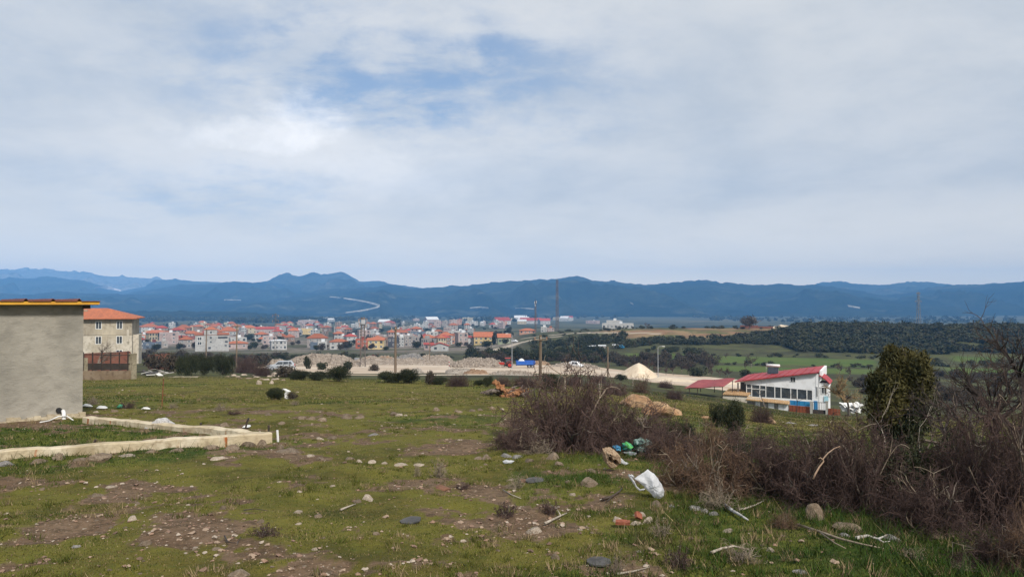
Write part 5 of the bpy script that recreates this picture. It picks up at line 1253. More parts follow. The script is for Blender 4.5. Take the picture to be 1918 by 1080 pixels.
def poles():
    wood_pole(741, 611, 697, .20, "tall wooden power pole at the bright yard, in front of the dark slab heap")
    wood_pole(1012, 627, 712, .17, "tall wooden power pole rising behind the thorn bush near the blue trailer")
    wood_pole(805, 641, 681, .16, "short wooden pole on the yard before the stony heap", arm=False)
    wood_pole(1138, 649, 708, .15, "bare wooden pole between the white van and the sand cone", arm=False)
    wood_pole(444, 606, 668, .15, "wooden pole beside the tall white house, the thicker of two there", d=150)
    wood_pole(387, 616, 664, .13, "thin wooden pole standing in front of the tall white house", d=160, arm=False)
    wood_pole(864, 634, 654, .12, "short pole before the red hip-roofed house at the town's edge", arm=False)
    wood_pole(816, 622, 645, .12, "thin dark pole among the town houses near the minaret", arm=False)
    p = wood_pole(841.5, 674, 689, .06, "short red and white marker post on the yard", arm=False, name="marker_post", mt=M_WHP)
    for z in (.5, 1.3):
        mb = MB(); mb.tube([(0, 0, z), (0, 0, z + .35)], .075, 8); mb.build("red_band", M_RED, p)
    for px, yt, yb, lab, ar in ((959, 624, 690, "grey steel lamp post beside the red tractor", -1), (1232, 648, 709, "grey steel lamp post beside the sand cone", 1)):
        p = hit(px, yb); h = EYE + (HZ - yt) / FOC * p.y - p.z; t = thing("street_lamp", p, 0, lab, "street lamp")
        mb = MB(); mb.tube([(0, 0, -.3), (0, 0, h - .3)], [.10, .06], 8); mb.build("post", M_PSTEEL, t)
        mb = MB(); mb.tube([(0, 0, h - .32), (ar * .25, 0, h - .05), (ar * 1.0, 0, h)], .04, 6); mb.build("arm", M_PSTEEL, t)
        mb = MB(); mb.box((ar * 1.25, 0, h - .02), (.6, .22, .12)); mb.build("lamp_head", M_WHP, t)
        mb = MB(); mb.box((0, 0, .02), (.4, .4, .08)); mb.build("base_plate", M_PSTEEL, t)
    t = lattice(680, 594, 681, 1.35, .75, "brown lattice power pole carrying a transformer at the stone heap", 185, "lattice_pole", M_LATT, "pole", 16, ((.97, 1.0, 0), (.88, .9, 0)), r=.075)
    h = t['top']; mb = MB(); mb.box((0, -.2, h * .86), (1.5, 1.3, .12)); mb.build("platform", M_LATT, t)
    mb = MB(); mb.box((0, -.2, h * .86 + .62), (1.0, .8, 1.1)); mb.build("transformer", M_PSTEEL, t)
    mb = MB()
    for x in (-.3, 0, .3): mb.tube([(x, -.2, h * .86 + 1.17), (x, -.2, h * .86 + 1.6)], .06, 5)
    mb.build("bushing", M_INS, t)
    p = hit(668.5, 681); t = thing("switch_cabinet", p, 0, "pale grey switch cabinet at the foot of the lattice pole", "cabinet"); mb = MB(); mb.bbox((-.65, 0, 0), (.65, .7, 1.75)); mb.build("body", M_PSTEEL, t)
    mb = MB(); mb.bbox((-.72, -.06, 1.752), (.72, .76, 1.84)); mb.build("lid", M_PSTEEL, t)
    for x in (-.31, .31): mb = MB(); mb.bbox((x - .27, -.03, .12), (x + .27, -.002, 1.65)); mb.build("door", M_STEEL, t)
    lattice(516.5, 586, 640, .9, .5, "thin lattice pylon rising over the town roofs", 360, "pylon", M_LATT, "pylon", 12, ((.95, 1.4, 0), (.82, 1.4, 0)), r=.07)
    t = lattice(1003, 563, 612, 1.1, .9, "shorter antenna mast on the ridge, with dishes at its top", 640, "antenna_mast", M_LATT, "mast", 16, r=.15)
    h = t['top']
    for z, a in ((h - 1, 0), (h - 2.5, 2), (h - 4, 4), (h - 1.5, 3.4)):
        mb = MB(); mb.tube([(math.cos(a) * .9, math.sin(a) * .9, z - .9), (math.cos(a) * .9, math.sin(a) * .9, z + .9)], .22, 6); mb.build("antenna_panel", M_WHP, t)
    mb = MB(); mb.tube([(0, 0, h), (0, 0, h + 2)], .08, 5); mb.build("rod", M_LATT, t)
    t = lattice(1043.5, 524, 612, 2.0, 1.3, "taller red-grey lattice mast on the ridge", 640, "antenna_mast", mat("faded_red_lattice", (.10, .08, .08), (.16, .12, .115), None, .3, .8), "mast", 30, r=.15)
    mb = MB(); mb.tube([(0, 0, t['top']), (0, 0, t['top'] + 1.5)], .1, 5); mb.build("rod", M_LATT, t)
    lattice(1720, 547, 612, 3.0, 1.0, "steel power pylon standing beyond the dark wooded slope", 620, "pylon", mat("grey_pylon_steel", (.16, .17, .18), (.22, .23, .24), None, .4, .7), "pylon", 14, ((.98, 2.2, 0), (.79, 3.6, 0)), r=.17)
    for k, (px, yb, yt, r) in enumerate(((1122, 733, 712, .05), (1185, 722, 706, .05), (1058, 733, 708, .05))): wood_pole(px, yt, yb, r, ["thin grey post in the scrub between the purple bushes and the carport", "thin post in the scrub below the sand cone", "thin pale post behind the tall thorn bush"][k], arm=False, name="fence_post", mt=M_BARKP)
poles()

# ---------------- vehicles
M_SILV = mat("silver_car_paint", (.42, .44, .47), (.38, .40, .43), None, 1, .35, metal=.3)
M_WCAR = mat("white_car_paint", (.74, .75, .76), (.70, .71, .72), None, 1, .35)
M_TYRE = mat("tyre_rubber", (.018, .018, .018), (.03, .028, .026), None, 6, .85)
M_RIM = mat("wheel_rim", (.40, .40, .41), (.32, .32, .33), None, 3, .4, metal=.5)
M_TRED = mat("tractor_red_paint", (.40, .04, .025), (.34, .035, .025), None, 2, .45)
M_TBLUE = mat("trailer_blue_paint", (.025, .10, .42), (.03, .13, .46), (.02, .07, .30), 1.5, .5)
M_LIGHT = mat("lamp_lens", (.75, .74, .70), None, None, 1, .2)
M_TAIL = mat("red_lamp_lens", (.40, .02, .02), None, None, 1, .25)
def wheel(t, x, y, r, w, rimmat=None):
    q = MB(); n = 18
    prof = [(r * .62, -w / 2), (r * .93, -w / 2), (r, -w * .35), (r, w * .35), (r * .93, w / 2), (r * .62, w / 2)]
    vs = [(math.cos(2 * math.pi * i / n) * pr, py, math.sin(2 * math.pi * i / n) * pr) for i in range(n) for pr, py in prof]; m = len(prof)
    q.add(vs, [(i * m + k, ((i + 1) % n) * m + k, ((i + 1) % n) * m + (k + 1) % m, i * m + (k + 1) % m) for i in range(n) for k in range(m)])
    o = q.build("wheel", M_TYRE, t, (x, y, r))
    q = MB(); q.tube([(0, -w * .42, 0), (0, w * .42, 0)], r * .62, 14); q.build("rim", rimmat or M_RIM, o); return o
def car(px, yb, length, rz, paint, label, prof, cab, glass, name="parked_car", width=1.75, wheels=(.82, -.82), wr=.33, d=None):
    """prof: body side outline (x,z) nose first; cab: the greenhouse outline; both extruded with tumblehome"""
    p = hit(px, yb) if d is None else at(px, d); t = thing(name, p, rz, label, "car" if 'van' not in name else "van"); hw = width / 2
    q = MB(); n = len(prof); L = [(x, -hw * (1 - .06 * (z > .75)), z) for x, z in prof] + [(x, hw * (1 - .06 * (z > .75)), z) for x, z in prof]
    q.add(L, [tuple(range(n)), tuple(range(2 * n - 1, n - 1, -1))] + [((i + 1) % n, i, n + i, n + (i + 1) % n) for i in range(n)]); o = q.build("body", paint, t); b = o.modifiers.new("b", 'BEVEL'); b.width = .06; b.segments = 2; b.limit_method = 'ANGLE'
    q = MB(); n = len(cab); zt = max(z for x, z in cab); zb = min(z for x, z in cab); f = lambda z: hw * (.97 - .14 * (z - zb) / (zt - zb)); L = [(x, -f(z), z) for x, z in cab] + [(x, f(z), z) for x, z in cab]
    q.add(L, [tuple(range(n)), tuple(range(2 * n - 1, n - 1, -1))] + [((i + 1) % n, i, n + i, n + (i + 1) % n) for i in range(n)]); o = q.build("cabin", paint, t); b = o.modifiers.new("b", 'BEVEL'); b.width = .05; b.segments = 2; b.limit_method = 'ANGLE'
    for g in glass:
        for s in (-1, 1):
            q = MB(); pts = [(x, s * (f(z) + .008), z) for x, z in g]; q.add(pts + [(x, y - s * .015, z) for x, y, z in pts], [tuple(range(len(pts))), tuple(range(2 * len(pts) - 1, len(pts) - 1, -1))]); q.build("side_window", M_GLASS, t)
    for i, nm in ((0, "windscreen"), (2, "rear_window")):
        (xa, za), (xb, zb_) = cab[i], cab[i + 1]; q = MB(); u = lambda a, b, k: a + (b - a) * k; nx, nz = (zb_ - za), -(xb - xa); ll = math.hypot(nx, nz) or 1; nx, nz = nx / ll * -.012, nz / ll * -.012
        if i == 2: pass
        z0, z1 = u(za, zb_, .14), u(za, zb_, .88); x0, x1 = u(xa, xb, .14), u(xa, xb, .88)
        for sg in (1,): q.add([(x0 - nx, -f(z0) * .9, z0 - nz), (x0 - nx, f(z0) * .9, z0 - nz), (x1 - nx, f(z1) * .88, z1 - nz), (x1 - nx, -f(z1) * .88, z1 - nz)], [(0, 1, 2, 3)])
        q.build(nm, M_GLASS, t)
    for wx in wheels:
        for s in (-1, 1): wheel(t, wx, s * (hw - .10), wr, .2)
    xs = [x for x, z in prof]; x0, x1 = min(xs), max(xs)
    for s in (-1, 1):
        q = MB(); q.box((x0 + .06, s * hw * .72, .70), (.12, .34, .16)); q.build("headlight", M_LIGHT, t); q = MB(); q.box((x1 - .04, s * hw * .80, .88), (.10, .2, .30)); q.build("tail_light", M_TAIL, t)
    q = MB(); q.box((x0 - .02, 0, .40), (.14, width * .96, .22)); q.build("bumper", M_BLK if 'van' in name else paint, t)
    q = MB(); q.box((x1 + .02, 0, .42), (.14, width * .96, .22)); q.build("bumper", M_BLK if 'van' in name else paint, t)
    q = MB(); q.box((x0 - .0, 0, .68), (.08, width * .5, .12)); q.build("grille", M_BLK, t); return t
def vehicles():
    car(527, 687, 4.6, math.radians(14), M_SILV, "silver estate car parked half hidden behind dark shrubs at the yard edge",
        [(-2.3, .35), (-2.36, .62), (-2.2, .86), (-1.1, 1.0), (2.2, 1.02), (2.34, .8), (2.32, .38)], [(-1.15, .98), (-.45, 1.58), (1.75, 1.62), (2.25, 1.0)],
        [[(-.88, 1.06), (-.42, 1.50), (.35, 1.53), (.35, 1.06)], [(.42, 1.06), (.42, 1.53), (1.25, 1.54), (1.25, 1.06)], [(1.32, 1.06), (1.32, 1.54), (1.68, 1.52), (1.95, 1.06)]], wheels=(-1.4, 1.42), d=128)
    car(1079.5, 688, 4.2, math.radians(148), M_WCAR, "small white van parked on the stony yard, nose towards the scrub",
        [(-2.1, .32), (-2.14, .62), (-2.0, .90), (-1.15, 1.06), (2.05, 1.06), (2.1, .8), (2.1, .34)], [(-1.2, 1.04), (-.55, 1.78), (2.0, 1.84), (2.08, 1.05)],
        [[(-.92, 1.12), (-.5, 1.66), (.25, 1.70), (.25, 1.12)], [(.35, 1.12), (.35, 1.70), (1.1, 1.72), (1.1, 1.12)]], name="parked_van", wheels=(-1.35, 1.3), wr=.31)
    car(1104, 637 + 0, 4.0, .4, M_WCAR, "tiny white car parked high on the ridge road", [(-2.0, .32), (-2.0, .62), (-1.9, .86), (-1.0, .98), (1.95, .98), (2.0, .8), (2.0, .34)], [(-1.1, .96), (-.4, 1.45), (1.4, 1.48), (1.9, .97)], [[(-.85, 1.02), (-.4, 1.38), (.4, 1.4), (.4, 1.02)], [(.48, 1.02), (.48, 1.4), (1.3, 1.4), (1.6, 1.02)]], wheels=(-1.25, 1.25), wr=.30, d=462) if False else None
    car(964, 640, 4.2, 2.6, M_WCAR, "small white car on the dirt road by the green-walled house", [(-2.1, .32), (-2.14, .62), (-2.0, .90), (-1.15, 1.0), (2.05, 1.0), (2.1, .8), (2.1, .34)], [(-1.2, .98), (-.5, 1.5), (1.7, 1.54), (2.08, 1.0)], [[(-.9, 1.06), (-.45, 1.42), (.4, 1.45), (.4, 1.06)], [(.5, 1.06), (.5, 1.45), (1.5, 1.46), (1.8, 1.06)]], wheels=(-1.35, 1.3))
    # tractor, nose to the west
    p = hit(949, 688); t = thing("tractor", p, math.radians(4), "red tractor with a glazed cab hitched to the blue trailer", "tractor")
    B = lambda nm, mt, *boxes: [None, [MBx.box(*b) for b in boxes], MBx.build(nm, mt, t)] if False else None
    q = MB(); q.box((-1.35, 0, 1.12), (1.5, .72, .62)); q.box((-2.0, 0, 1.02), (.3, .66, .5)); q.build("bonnet", M_TRED, t)
    q = MB(); q.box((-1.0, 0, .72), (2.4, .5, .4)); q.build("chassis", M_DARK, t)
    q = MB(); q.box((-2.17, 0, 1.05), (.05, .5, .55)); q.build("grille", M_BLK, t)
    for x, y in ((-.35, -.62), (-.35, .62), (.95, -.62), (.95, .62)): q = MB(); q.box((x, y, 1.85), (.07, .07, 1.2)); q.build("cab_pillar", M_BLK, t)
    q = MB(); q.box((.3, 0, 2.50), (1.5, 1.45, .14)); q.build("cab_roof", M_TRED, t)
    for y in (-.61, .61): q = MB(); q.box((.3, y, 1.9), (1.2, .02, .9)); q.build("cab_window", M_GLASS, t)
    q = MB(); q.box((-.37, 0, 1.95), (.02, 1.15, .9)); q.build("windscreen", M_GLASS, t)
    q = MB(); q.box((.35, 0, 1.15), (1.2, 1.2, .5)); q.build("cab_body", M_BLK, t)
    q = MB(); q.tube([(-1.3, .25, 1.4), (-1.3, .25, 2.3)], .05, 6); q.build("exhaust", M_BLK, t)
    for s in (-1, 1):
        wheel(t, .75, s * .82, .78, .42, M_TRED); wheel(t, -1.75, s * .72, .46, .28, M_TRED)
        q = MB(); q.tube([(-.12, s * .82, .95), (.2, s * .82, 1.5), (.75, s * .82, 1.68), (1.3, s * .82, 1.5), (1.55, s * .82, 1.1)], .05, 6); q.tube([(-.1, s * .62, 1.0), (.2, s * .62, 1.5), (.75, s * .62, 1.68), (1.3, s * .62, 1.5)], .05, 6); q.build("mudguard", M_TRED, t)
        q = MB(); q.box((-2.18, s * .26, 1.28), (.06, .14, .12)); q.build("headlight", M_LIGHT, t)
    pp = p + Vector((4.9, .34, 0)); pp.z = H(pp.x, pp.y); t = thing("trailer", pp, math.radians(4), "bright blue tipping trailer behind the red tractor", "trailer")
    for s in (-1, 1):
        for k in range(4): q = MB(); q.box((-1.8 + k * 1.2, s * 1.1, 1.38), (1.18, .06, .95)); q.build("side_board", M_TBLUE, t)
        for k in range(5): q = MB(); q.box((-2.4 + k * 1.2, s * 1.145, 1.38), (.08, .05, 1.0)); q.build("stake", M_TBLUE, t)
    for x in (-2.43, 2.43): q = MB(); q.box((x, 0, 1.38), (.06, 2.14, .95)); q.build("end_board", M_TBLUE, t)
    q = MB(); q.box((0, 0, .86), (4.8, 2.1, .12)); q.build("floor", M_TBLUE, t); q = MB(); q.box((-.2, 0, .72), (4.6, .8, .14)); q.box((-3.2, 0, .62), (1.8, .12, .12)); q.build("drawbar", M_DARK, t)
    for s in (-1, 1):
        for x in (.9, 1.75): wheel(t, x, s * .9, .42, .26)
    # what lies on the trailer
    ld = MB(); n = 12; vs = [(-1.5 + 2.2 * i / n, -.9 + 1.8 * j / n, 1.25 + 1.15 * math.sin(math.pi * min(1, (i + .3) / n)) ** .8 * math.sin(math.pi * (j + .5) / (n + 1)) ** .5 + .08 * R.random()) for j in range(n + 1) for i in range(n + 1)]
    ld.add(vs, [(j * (n + 1) + i, j * (n + 1) + i + 1, (j + 1) * (n + 1) + i + 1, (j + 1) * (n + 1) + i) for j in range(n) for i in range(n)]); tag(ld.build("white_load", M_WHP, None, pp + Vector((-.6, 0, 0)), (0, 0, math.radians(4))), "whitish covered load heaped on the blue trailer", "load")
    # rusty wreck on the brown mound
    p = hit(703, 674); p.z += .9; t = thing("rusty_wreck", p, .3, "dark red rusty wreck of machinery lying on the brown mound", "wreck"); MR = mat("dark_red_rust", (.11, .025, .025), (.16, .05, .04), (.06, .02, .02), 1.5, .8)
    q = MB(); q.box((0, 0, .5), (1.9, 1.1, .8), .1, 0, .15, .12); q.build("body", MR, t); q = MB(); q.box((-.9, 0, .9), (.8, .9, .5), .2, 0, 0, -.5); q.build("hood", MR, t); q = MB(); q.tube([(.6, -.3, .9), (1.1, -.3, 1.5), (1.6, -.2, 1.3)], .09, 6); q.build("arm", MR, t)
vehicles()
# ------------------------------------------------------------------ the far ridge, fields and scrub
def scatter_thing(meshes, p, rx, rz_, hz, label, group, name='shrub', cat='shrub', stem=True, g=R):
    t = thing(name, p - Vector((0, 0, .05 * hz)), g.uniform(0, 6.28), label, cat, group)
    link("foliage" if name == 'shrub' else "crown", g.choice(meshes), t, (0, 0, 0 if name == 'shrub' else hz * .18), None, (rx, rz_, hz))
    if stem: link("stem" if name == 'shrub' else "trunk", STEM_FAR, t, scale=(rx * .6, rx * .6, hz * .6))['kind'] = 'stuff'
    return t
def ridge():
    g = random.Random(77); rg = np.random.default_rng(77)
    # the dark evergreen slope: the biggest 280 bushes singly, the rest of the cover as one mass
    pts = []
    for _ in range(9000):
        px = g.uniform(1150, 2060); d = g.uniform(335, 505)
        x = (px - 959) / FOC * d
        lo = np.interp(px, [1150, 1230, 1300, 1400, 1470, 1500, 1600, 1750, 1800, 1918, 2060], [345, 372, 375, 385, 372, 350, 350, 352, 368, 365, 365]); hi = np.interp(px, [1150, 1230, 1300, 1400, 1460, 1500, 1560, 2060], [352, 400, 398, 412, 440, 470, 500, 505])
        if not lo < d < hi: continue
        if fbm(x * .03, d * .03, 3, 3) < .40 and g.random() < .85: continue
        if 1775 < px < 1875 and 372 < d < 400: continue
        if any(abs(x - q[0]) < 2.6 and abs(d - q[1]) < 2.6 for q in pts[-400:]): continue
        pts.append((x, d, px))
    POOL = []
    for x, d, px in pts:
        r_ = (g.uniform(1.8, 3.6) if g.random() < .8 else g.uniform(3.2, 4.6)) * (1.15 if px > 1480 else .85); POOL.append((r_ / d * .55, FARS, x, d, r_ * 1.15, r_, r_ * g.uniform(.8, 1.1), "dark evergreen bush in the dense cover of the far wooded slope", "evergreen bushes of the far slope"))
    # shrubs of the slope above the yard, hedges of the fields
    def band(n, x0, x1, d0, d1, r0, r1, meshes, label, group, nz=.0, hz=1.2):
        k = 0; tr = 0
        while k < n and tr < n * 30:
            tr += 1; px = g.uniform(x0, x1); d = g.uniform(d0, d1); x = (px - 959) / FOC * d
            if vnoise(x * .04, d * .04, 17) < nz: continue
            if any(math.hypot(x - a, d - b) < c for a, b, c in PLACED): continue
            if float(line_d(np.array([x]), np.array([d]), SLOPE_ROAD)[0]) < 4 or float(line_d(np.array([x]), np.array([d]), RIDGE_ROAD)[0]) < 5: continue
            r_ = g.uniform(r0, r1); POOL.append((r_ / d, meshes, x, d, r_ * 1.2, r_, r_ * g.uniform(hz * .8, hz * 1.2), label, group)); k += 1
    band(95, 885, 1150, 258, 345, 1.5, 3.4, FARS, "dark evergreen bush on the slope above the tractor and van", "evergreen bushes above the yard", .25)
    band(50, 1000, 1170, 345, 420, 1.6, 3.2, FARS, "dark evergreen bush on the upper slope below the masts", "evergreen bushes below the masts", .3)
    band(60, 880, 1170, 250, 300, 1.4, 3.0, FARB, "brown leafless bush on the slope above the tractor and van", "bare bushes above the yard", .2)
    band(46, 1150, 1345, 248, 300, 1.2, 3.0, FARB, "brown leafless bush behind the sand cone", "bare bushes behind the sand", .15, 1.5)
    band(24, 1150, 1700, 272, 284, 1.0, 1.8, FARS, "dark bush of the hedge between the lower and upper green field", "hedge bushes between the fields", .0, .8)
    band(34, 1300, 1760, 322, 336, 1.0, 1.9, FARS, "dark bush along the top edge of the upper green field", "hedge bushes above the field", .0, .8)
    band(14, 1180, 1330, 330, 345, 1.2, 2.4, FARS, "dark bush beside the reddish earth bank", "bushes by the earth bank", .1)
    band(40, 1700, 2000, 228, 246, 1.2, 2.2, FARB, "brown bush along the lower edge of the easternmost field", "hedge bushes of the easternmost field", .0, 1.0)
    band(50, 1560, 1960, 120, 225, 1.0, 2.4, FARB, "brown leafless bush in the valley behind the white house", "bare bushes in the valley", .2, 1.3)
    band(26, 1700, 1960, 290, 325, 1.2, 2.2, FARS, "dark bush above the easternmost field", "dark bushes above the easternmost field", .1, 1.1)
    band(40, 1180, 1500, 470, 520, 1.0, 2.4, FARS, "dark bush dotted along the bare crest of the ridge", "bushes on the ridge crest", .2, .9)
    band(30, 1000, 1180, 470, 560, 1.0, 2.2, FARS, "dark bush dotted along the grassy crest by the masts", "bushes on the crest by the masts", .2, .9)
    band(46, 520, 960, 262, 330, 1.0, 2.2, FARS, "dark bush at the foot of the town behind the heaps", "bushes behind the heaps", .25, .9)
    band(40, 250, 520, 150, 300, 1.2, 2.6, FARB, "brown leafless bush on the ground below the town", "bare bushes below the town", .25, 1.0)
    band(26, 430, 560, 160, 300, 1.0, 2.0, FARS, "dark bush on the green slope below the square white house", "bushes on the green slope", .2, .8)
    POOL.sort(key=lambda q: -q[0]); vs, fs, ms, off = [], [], [], 0
    for i, (q, meshes, x, d, rx, ry, hz, label, group) in enumerate(POOL):
        p = Vector((x, d, H(x, d)))
        if i < 225: scatter_thing(meshes, p, rx, ry, hz, label, group, g=g); continue
        brown = meshes is FARB; Vv, Ff = leaf_cloud(i + 9000, 230 if brown else 160, lobes_for(i, 4, h=.9), .075 if brown else .12, .4 if brown else .7, out=.8 if brown else 2.0)
        an = g.uniform(0, 6.28); ca, sa = math.cos(an), math.sin(an)
        Vv = np.stack([(Vv[:, 0] * ca - Vv[:, 1] * sa) * rx, (Vv[:, 0] * sa + Vv[:, 1] * ca) * ry, Vv[:, 2] * hz], -1) + np.array(p)
        vs.append(Vv); fs.append(Ff + off); ms.append(np.full(len(Ff), int(brown))); off += len(Vv)
    o = link("scrub_wood", mesh_np("scrub_wood", np.concatenate(vs), np.concatenate(fs), [M_LEAFW, M_LEAFB], False, np.concatenate(ms))); tag(o, "dense evergreen scrub and brown brush over the far slopes", "wood", kind='stuff')
    # bare orchard trees below the fields
    BT = []
    for i in range(3):
        tr, cr = tree_segs(800 + i, 1.0, 4, .6, r0=.035, trunk_h=.32); cr[:, 6:] *= 1.6; BT.append((segs_mesh("trunk", tr, M_BARK), segs_mesh("crown", cr, M_THORN)))
    def bare(px, yb, hpx, label, group=None, d=None):
        p = hit(px, yb) if d is None else at(px, d); h = hpx * p.y / FOC; a, b = BT[int(px) % 3]; t = thing("bare_tree", p - Vector((0, 0, .05)), px, label, "tree", group); link("trunk", a, t, scale=h); link("crown", b, t, scale=h); return t
    for i, px in enumerate((1180, 1195, 1212, 1228, 1250, 1262, 1276, 1290, 1325, 1333, 1345, 1358, 1366)): bare(px + g.uniform(-3, 3), 700 + g.uniform(-4, 3) + (6 if px > 1300 else 0), g.uniform(16, 30), "bare orchard tree behind the sand bank", "bare orchard trees")
    for px, yb, hp, lab in ((1406, 688, 28, "bare tree standing on the field edge above the crimson roof"), (1396, 692, 20, "slimmer bare tree left of the solar heater"), (1360, 672, 14, "small bare tree alone in the upper green field"), (1570, 700, 26, "bare tree on the slope right behind the white house"), (1588, 706, 24, "bare tree further along the slope behind the white house"), (1212, 611, 14, "lone bare tree on the grassy ridge crest")):
        bare(px, yb, hp, lab, d=470 if px == 1212 else None)
    for px, yb, w, h, lab in ((1305, 704, 42, 18, "broad dark evergreen bush behind the sand bank"), (1396, 706, 26, 16, "dark evergreen bush behind the low end of the crimson roof"), (1250, 676, 18, 18, "dark rounded tree above the orchard behind the sand"), (1290, 668, 26, 20, "dark bushy tree at the edge of the upper field")):
        shrub("bush", px, yb, w, h, 'far', lab)
    # the lone oak, brick wall and huts on the ridge
    tr, cr = tree_segs(850, 1.0, 5, .75, r0=.05, trunk_h=.28, up=.2, kids=(3, 4)); cr[:, 6:] *= 1.5
    p = at(1402, 470); t = thing("oak_tree", p, 0, "lone leafless spreading oak on the ridge in front of the red wall", "tree"); h = (616 - 590) * 470 / FOC; link("trunk", segs_mesh("trunk", tr, M_BARK), t, scale=(h * 1.3, h * 1.3, h)); link("crown", segs_mesh("crown", cr, M_BARK), t, scale=(h * 1.3, h * 1.3, h)); link("twigs", FARB[1], t, (0, 0, h * .22), None, (h * .72, h * .72, h * .8))
    p = at(1386, 485); q = MB(); zt = EYE + (HZ - 609) / FOC * 485 - p.z; L = 58 * 485 / FOC
    q.bbox((0, 0, -1.5), (L * .55, 4, zt)); q.bbox((L * .55 + .01, 0, -1.5), (L, 3, zt - .6)); tag(q.build("brick_shed", M_REDW, None, p, (0, 0, -.3)), "long low unroofed red brick shed on the ridge behind the lone oak", "shed")
    heap("earth_heap", 1440, 1492, 607, 617, 12, M_SAND, "yellowish earth heap on the crest beside the dark wood", 0, None, seed=31, d=480, rough=.4)
    for x0, x1, yt, yb, lab in ((1102, 1116, 647.5, 651, "small white hut roof low among dark bushes"), (1121, 1134, 646.5, 650.5, "flat white hut roof between two dark bushes"), (1148, 1160, 645.5, 649.5, "pale hut adjoining the blue tank")):
        p = hit((x0 + x1) / 2, yb + 2); k = p.y / FOC; t = thing("hut", p, -.1, lab, "hut"); w = (x1 - x0) * k; h = EYE + (HZ - yt) * k - p.z; mb = MB(); mb.bbox((-w / 2, 0, -.5), (w / 2, 3, h - .2)); mb.build("wall", WALLS['g'], t); mb = MB(); mb.slab([(-w / 2 - .3, -.3, h - .18), (w / 2 + .3, -.3, h - .18), (w / 2 + .3, 3.3, h + .15), (-w / 2 - .3, 3.3, h + .15)], .12); mb.build("roof", M_WROOF, t)
    p = hit(1163, 652); k = p.y / FOC; mb = MB(); mb.tube([(-1.4, 0, 0), (1.4, 0, 0)], 3.0 * k + .1, 14); tag(mb.build("water_tank", M_BLUE, None, p + Vector((0, 0, 3.2 * k)), (0, 0, .5)), "bright blue tank at the end of the pale hut", "tank")
    # highway cut across the far hills
    from mathutils.bvhtree import BVHTree
    hs = [o for o in COL.objects if o.name.startswith("hills")]; vv, ff, off = [], [], 0
    for o in hs:
        m = o.data; c = np.empty(len(m.vertices) * 3, np.float32); m.vertices.foreach_get('co', c); vv.extend(map(tuple, c.reshape(-1, 3))); ff.extend([tuple(i + off for i in q.vertices) for q in m.polygons]); off += len(m.vertices)
    bv = BVHTree.FromPolygons(vv, ff)
    def hh(px, py):
        dv = Vector(((px - 959) / FOC, 1, (HZ - py) / FOC)).normalized(); r = bv.ray_cast(Vector((0, 0, EYE)), dv); return r[0]
    def strip(pts, wpx, label, mt):
        P = [(hh(*q), q) for q in pts]; P = [(a, q) for a, q in P if a is not None]
        if len(P) < 2: return
        mb = MB(); vs = []
        for (a, q), w in zip(P, wpx): k = w * a.y / FOC * .5; vs += [(a.x, a.y - 6, a.z - k + 5), (a.x, a.y - 6 + k * 3, a.z + k + 5)]
        vs += [(x, y + 12, z - 14) for x, y, z in vs]; n = len(P); o2 = 2 * n
        fs = []
        for i in range(n - 1): fs += [(2 * i, 2 * i + 2, 2 * i + 3, 2 * i + 1), (o2 + 2 * i, 2 * i, 2 * i + 2, o2 + 2 * i + 2)]
        mb.add(vs, fs); o = mb.build("road", mt); tag(o, kind='structure')
    MW = mat("pale_cut_road", (.42, .39, .34), (.30, .28, .24), None, .02, .95)
    strip([(618, 557), (630, 558), (645, 560), (660, 562), (675, 564.5), (690, 567.5), (703, 571), (711, 574.5), (706, 577), (698, 579), (690, 581), (672, 584), (648, 587)], [1.2, 1.2, 1.5, 2, 2.2, 2.6, 3.2, 4.5, 3.2, 2.6, 2.2, 2, 2], "", MW)
    strip([(176, 540), (186, 539), (198, 540.5), (212, 543), (226, 545.5)], [5, 9, 8, 5, 3], "", mat("quarry_face", (.56, .52, .48), (.44, .40, .38), None, .02, .95))
    strip([(420, 562.5), (438, 562.5), (452, 563)], [.8, .9, .8], "", MW); strip([(1180, 568), (1186, 571)], [2, 2.5], "", MW); strip([(1588, 574), (1598, 576), (1610, 578)], [3, 2.5, 2], "", MW)
    strip([(880, 578), (900, 576.5), (915, 578)], [1.5, 2, 1.5], "", MW); strip([(965, 578), (985, 579), (1000, 580)], [1, 1.4, 1.2], "", MW)
ridge()
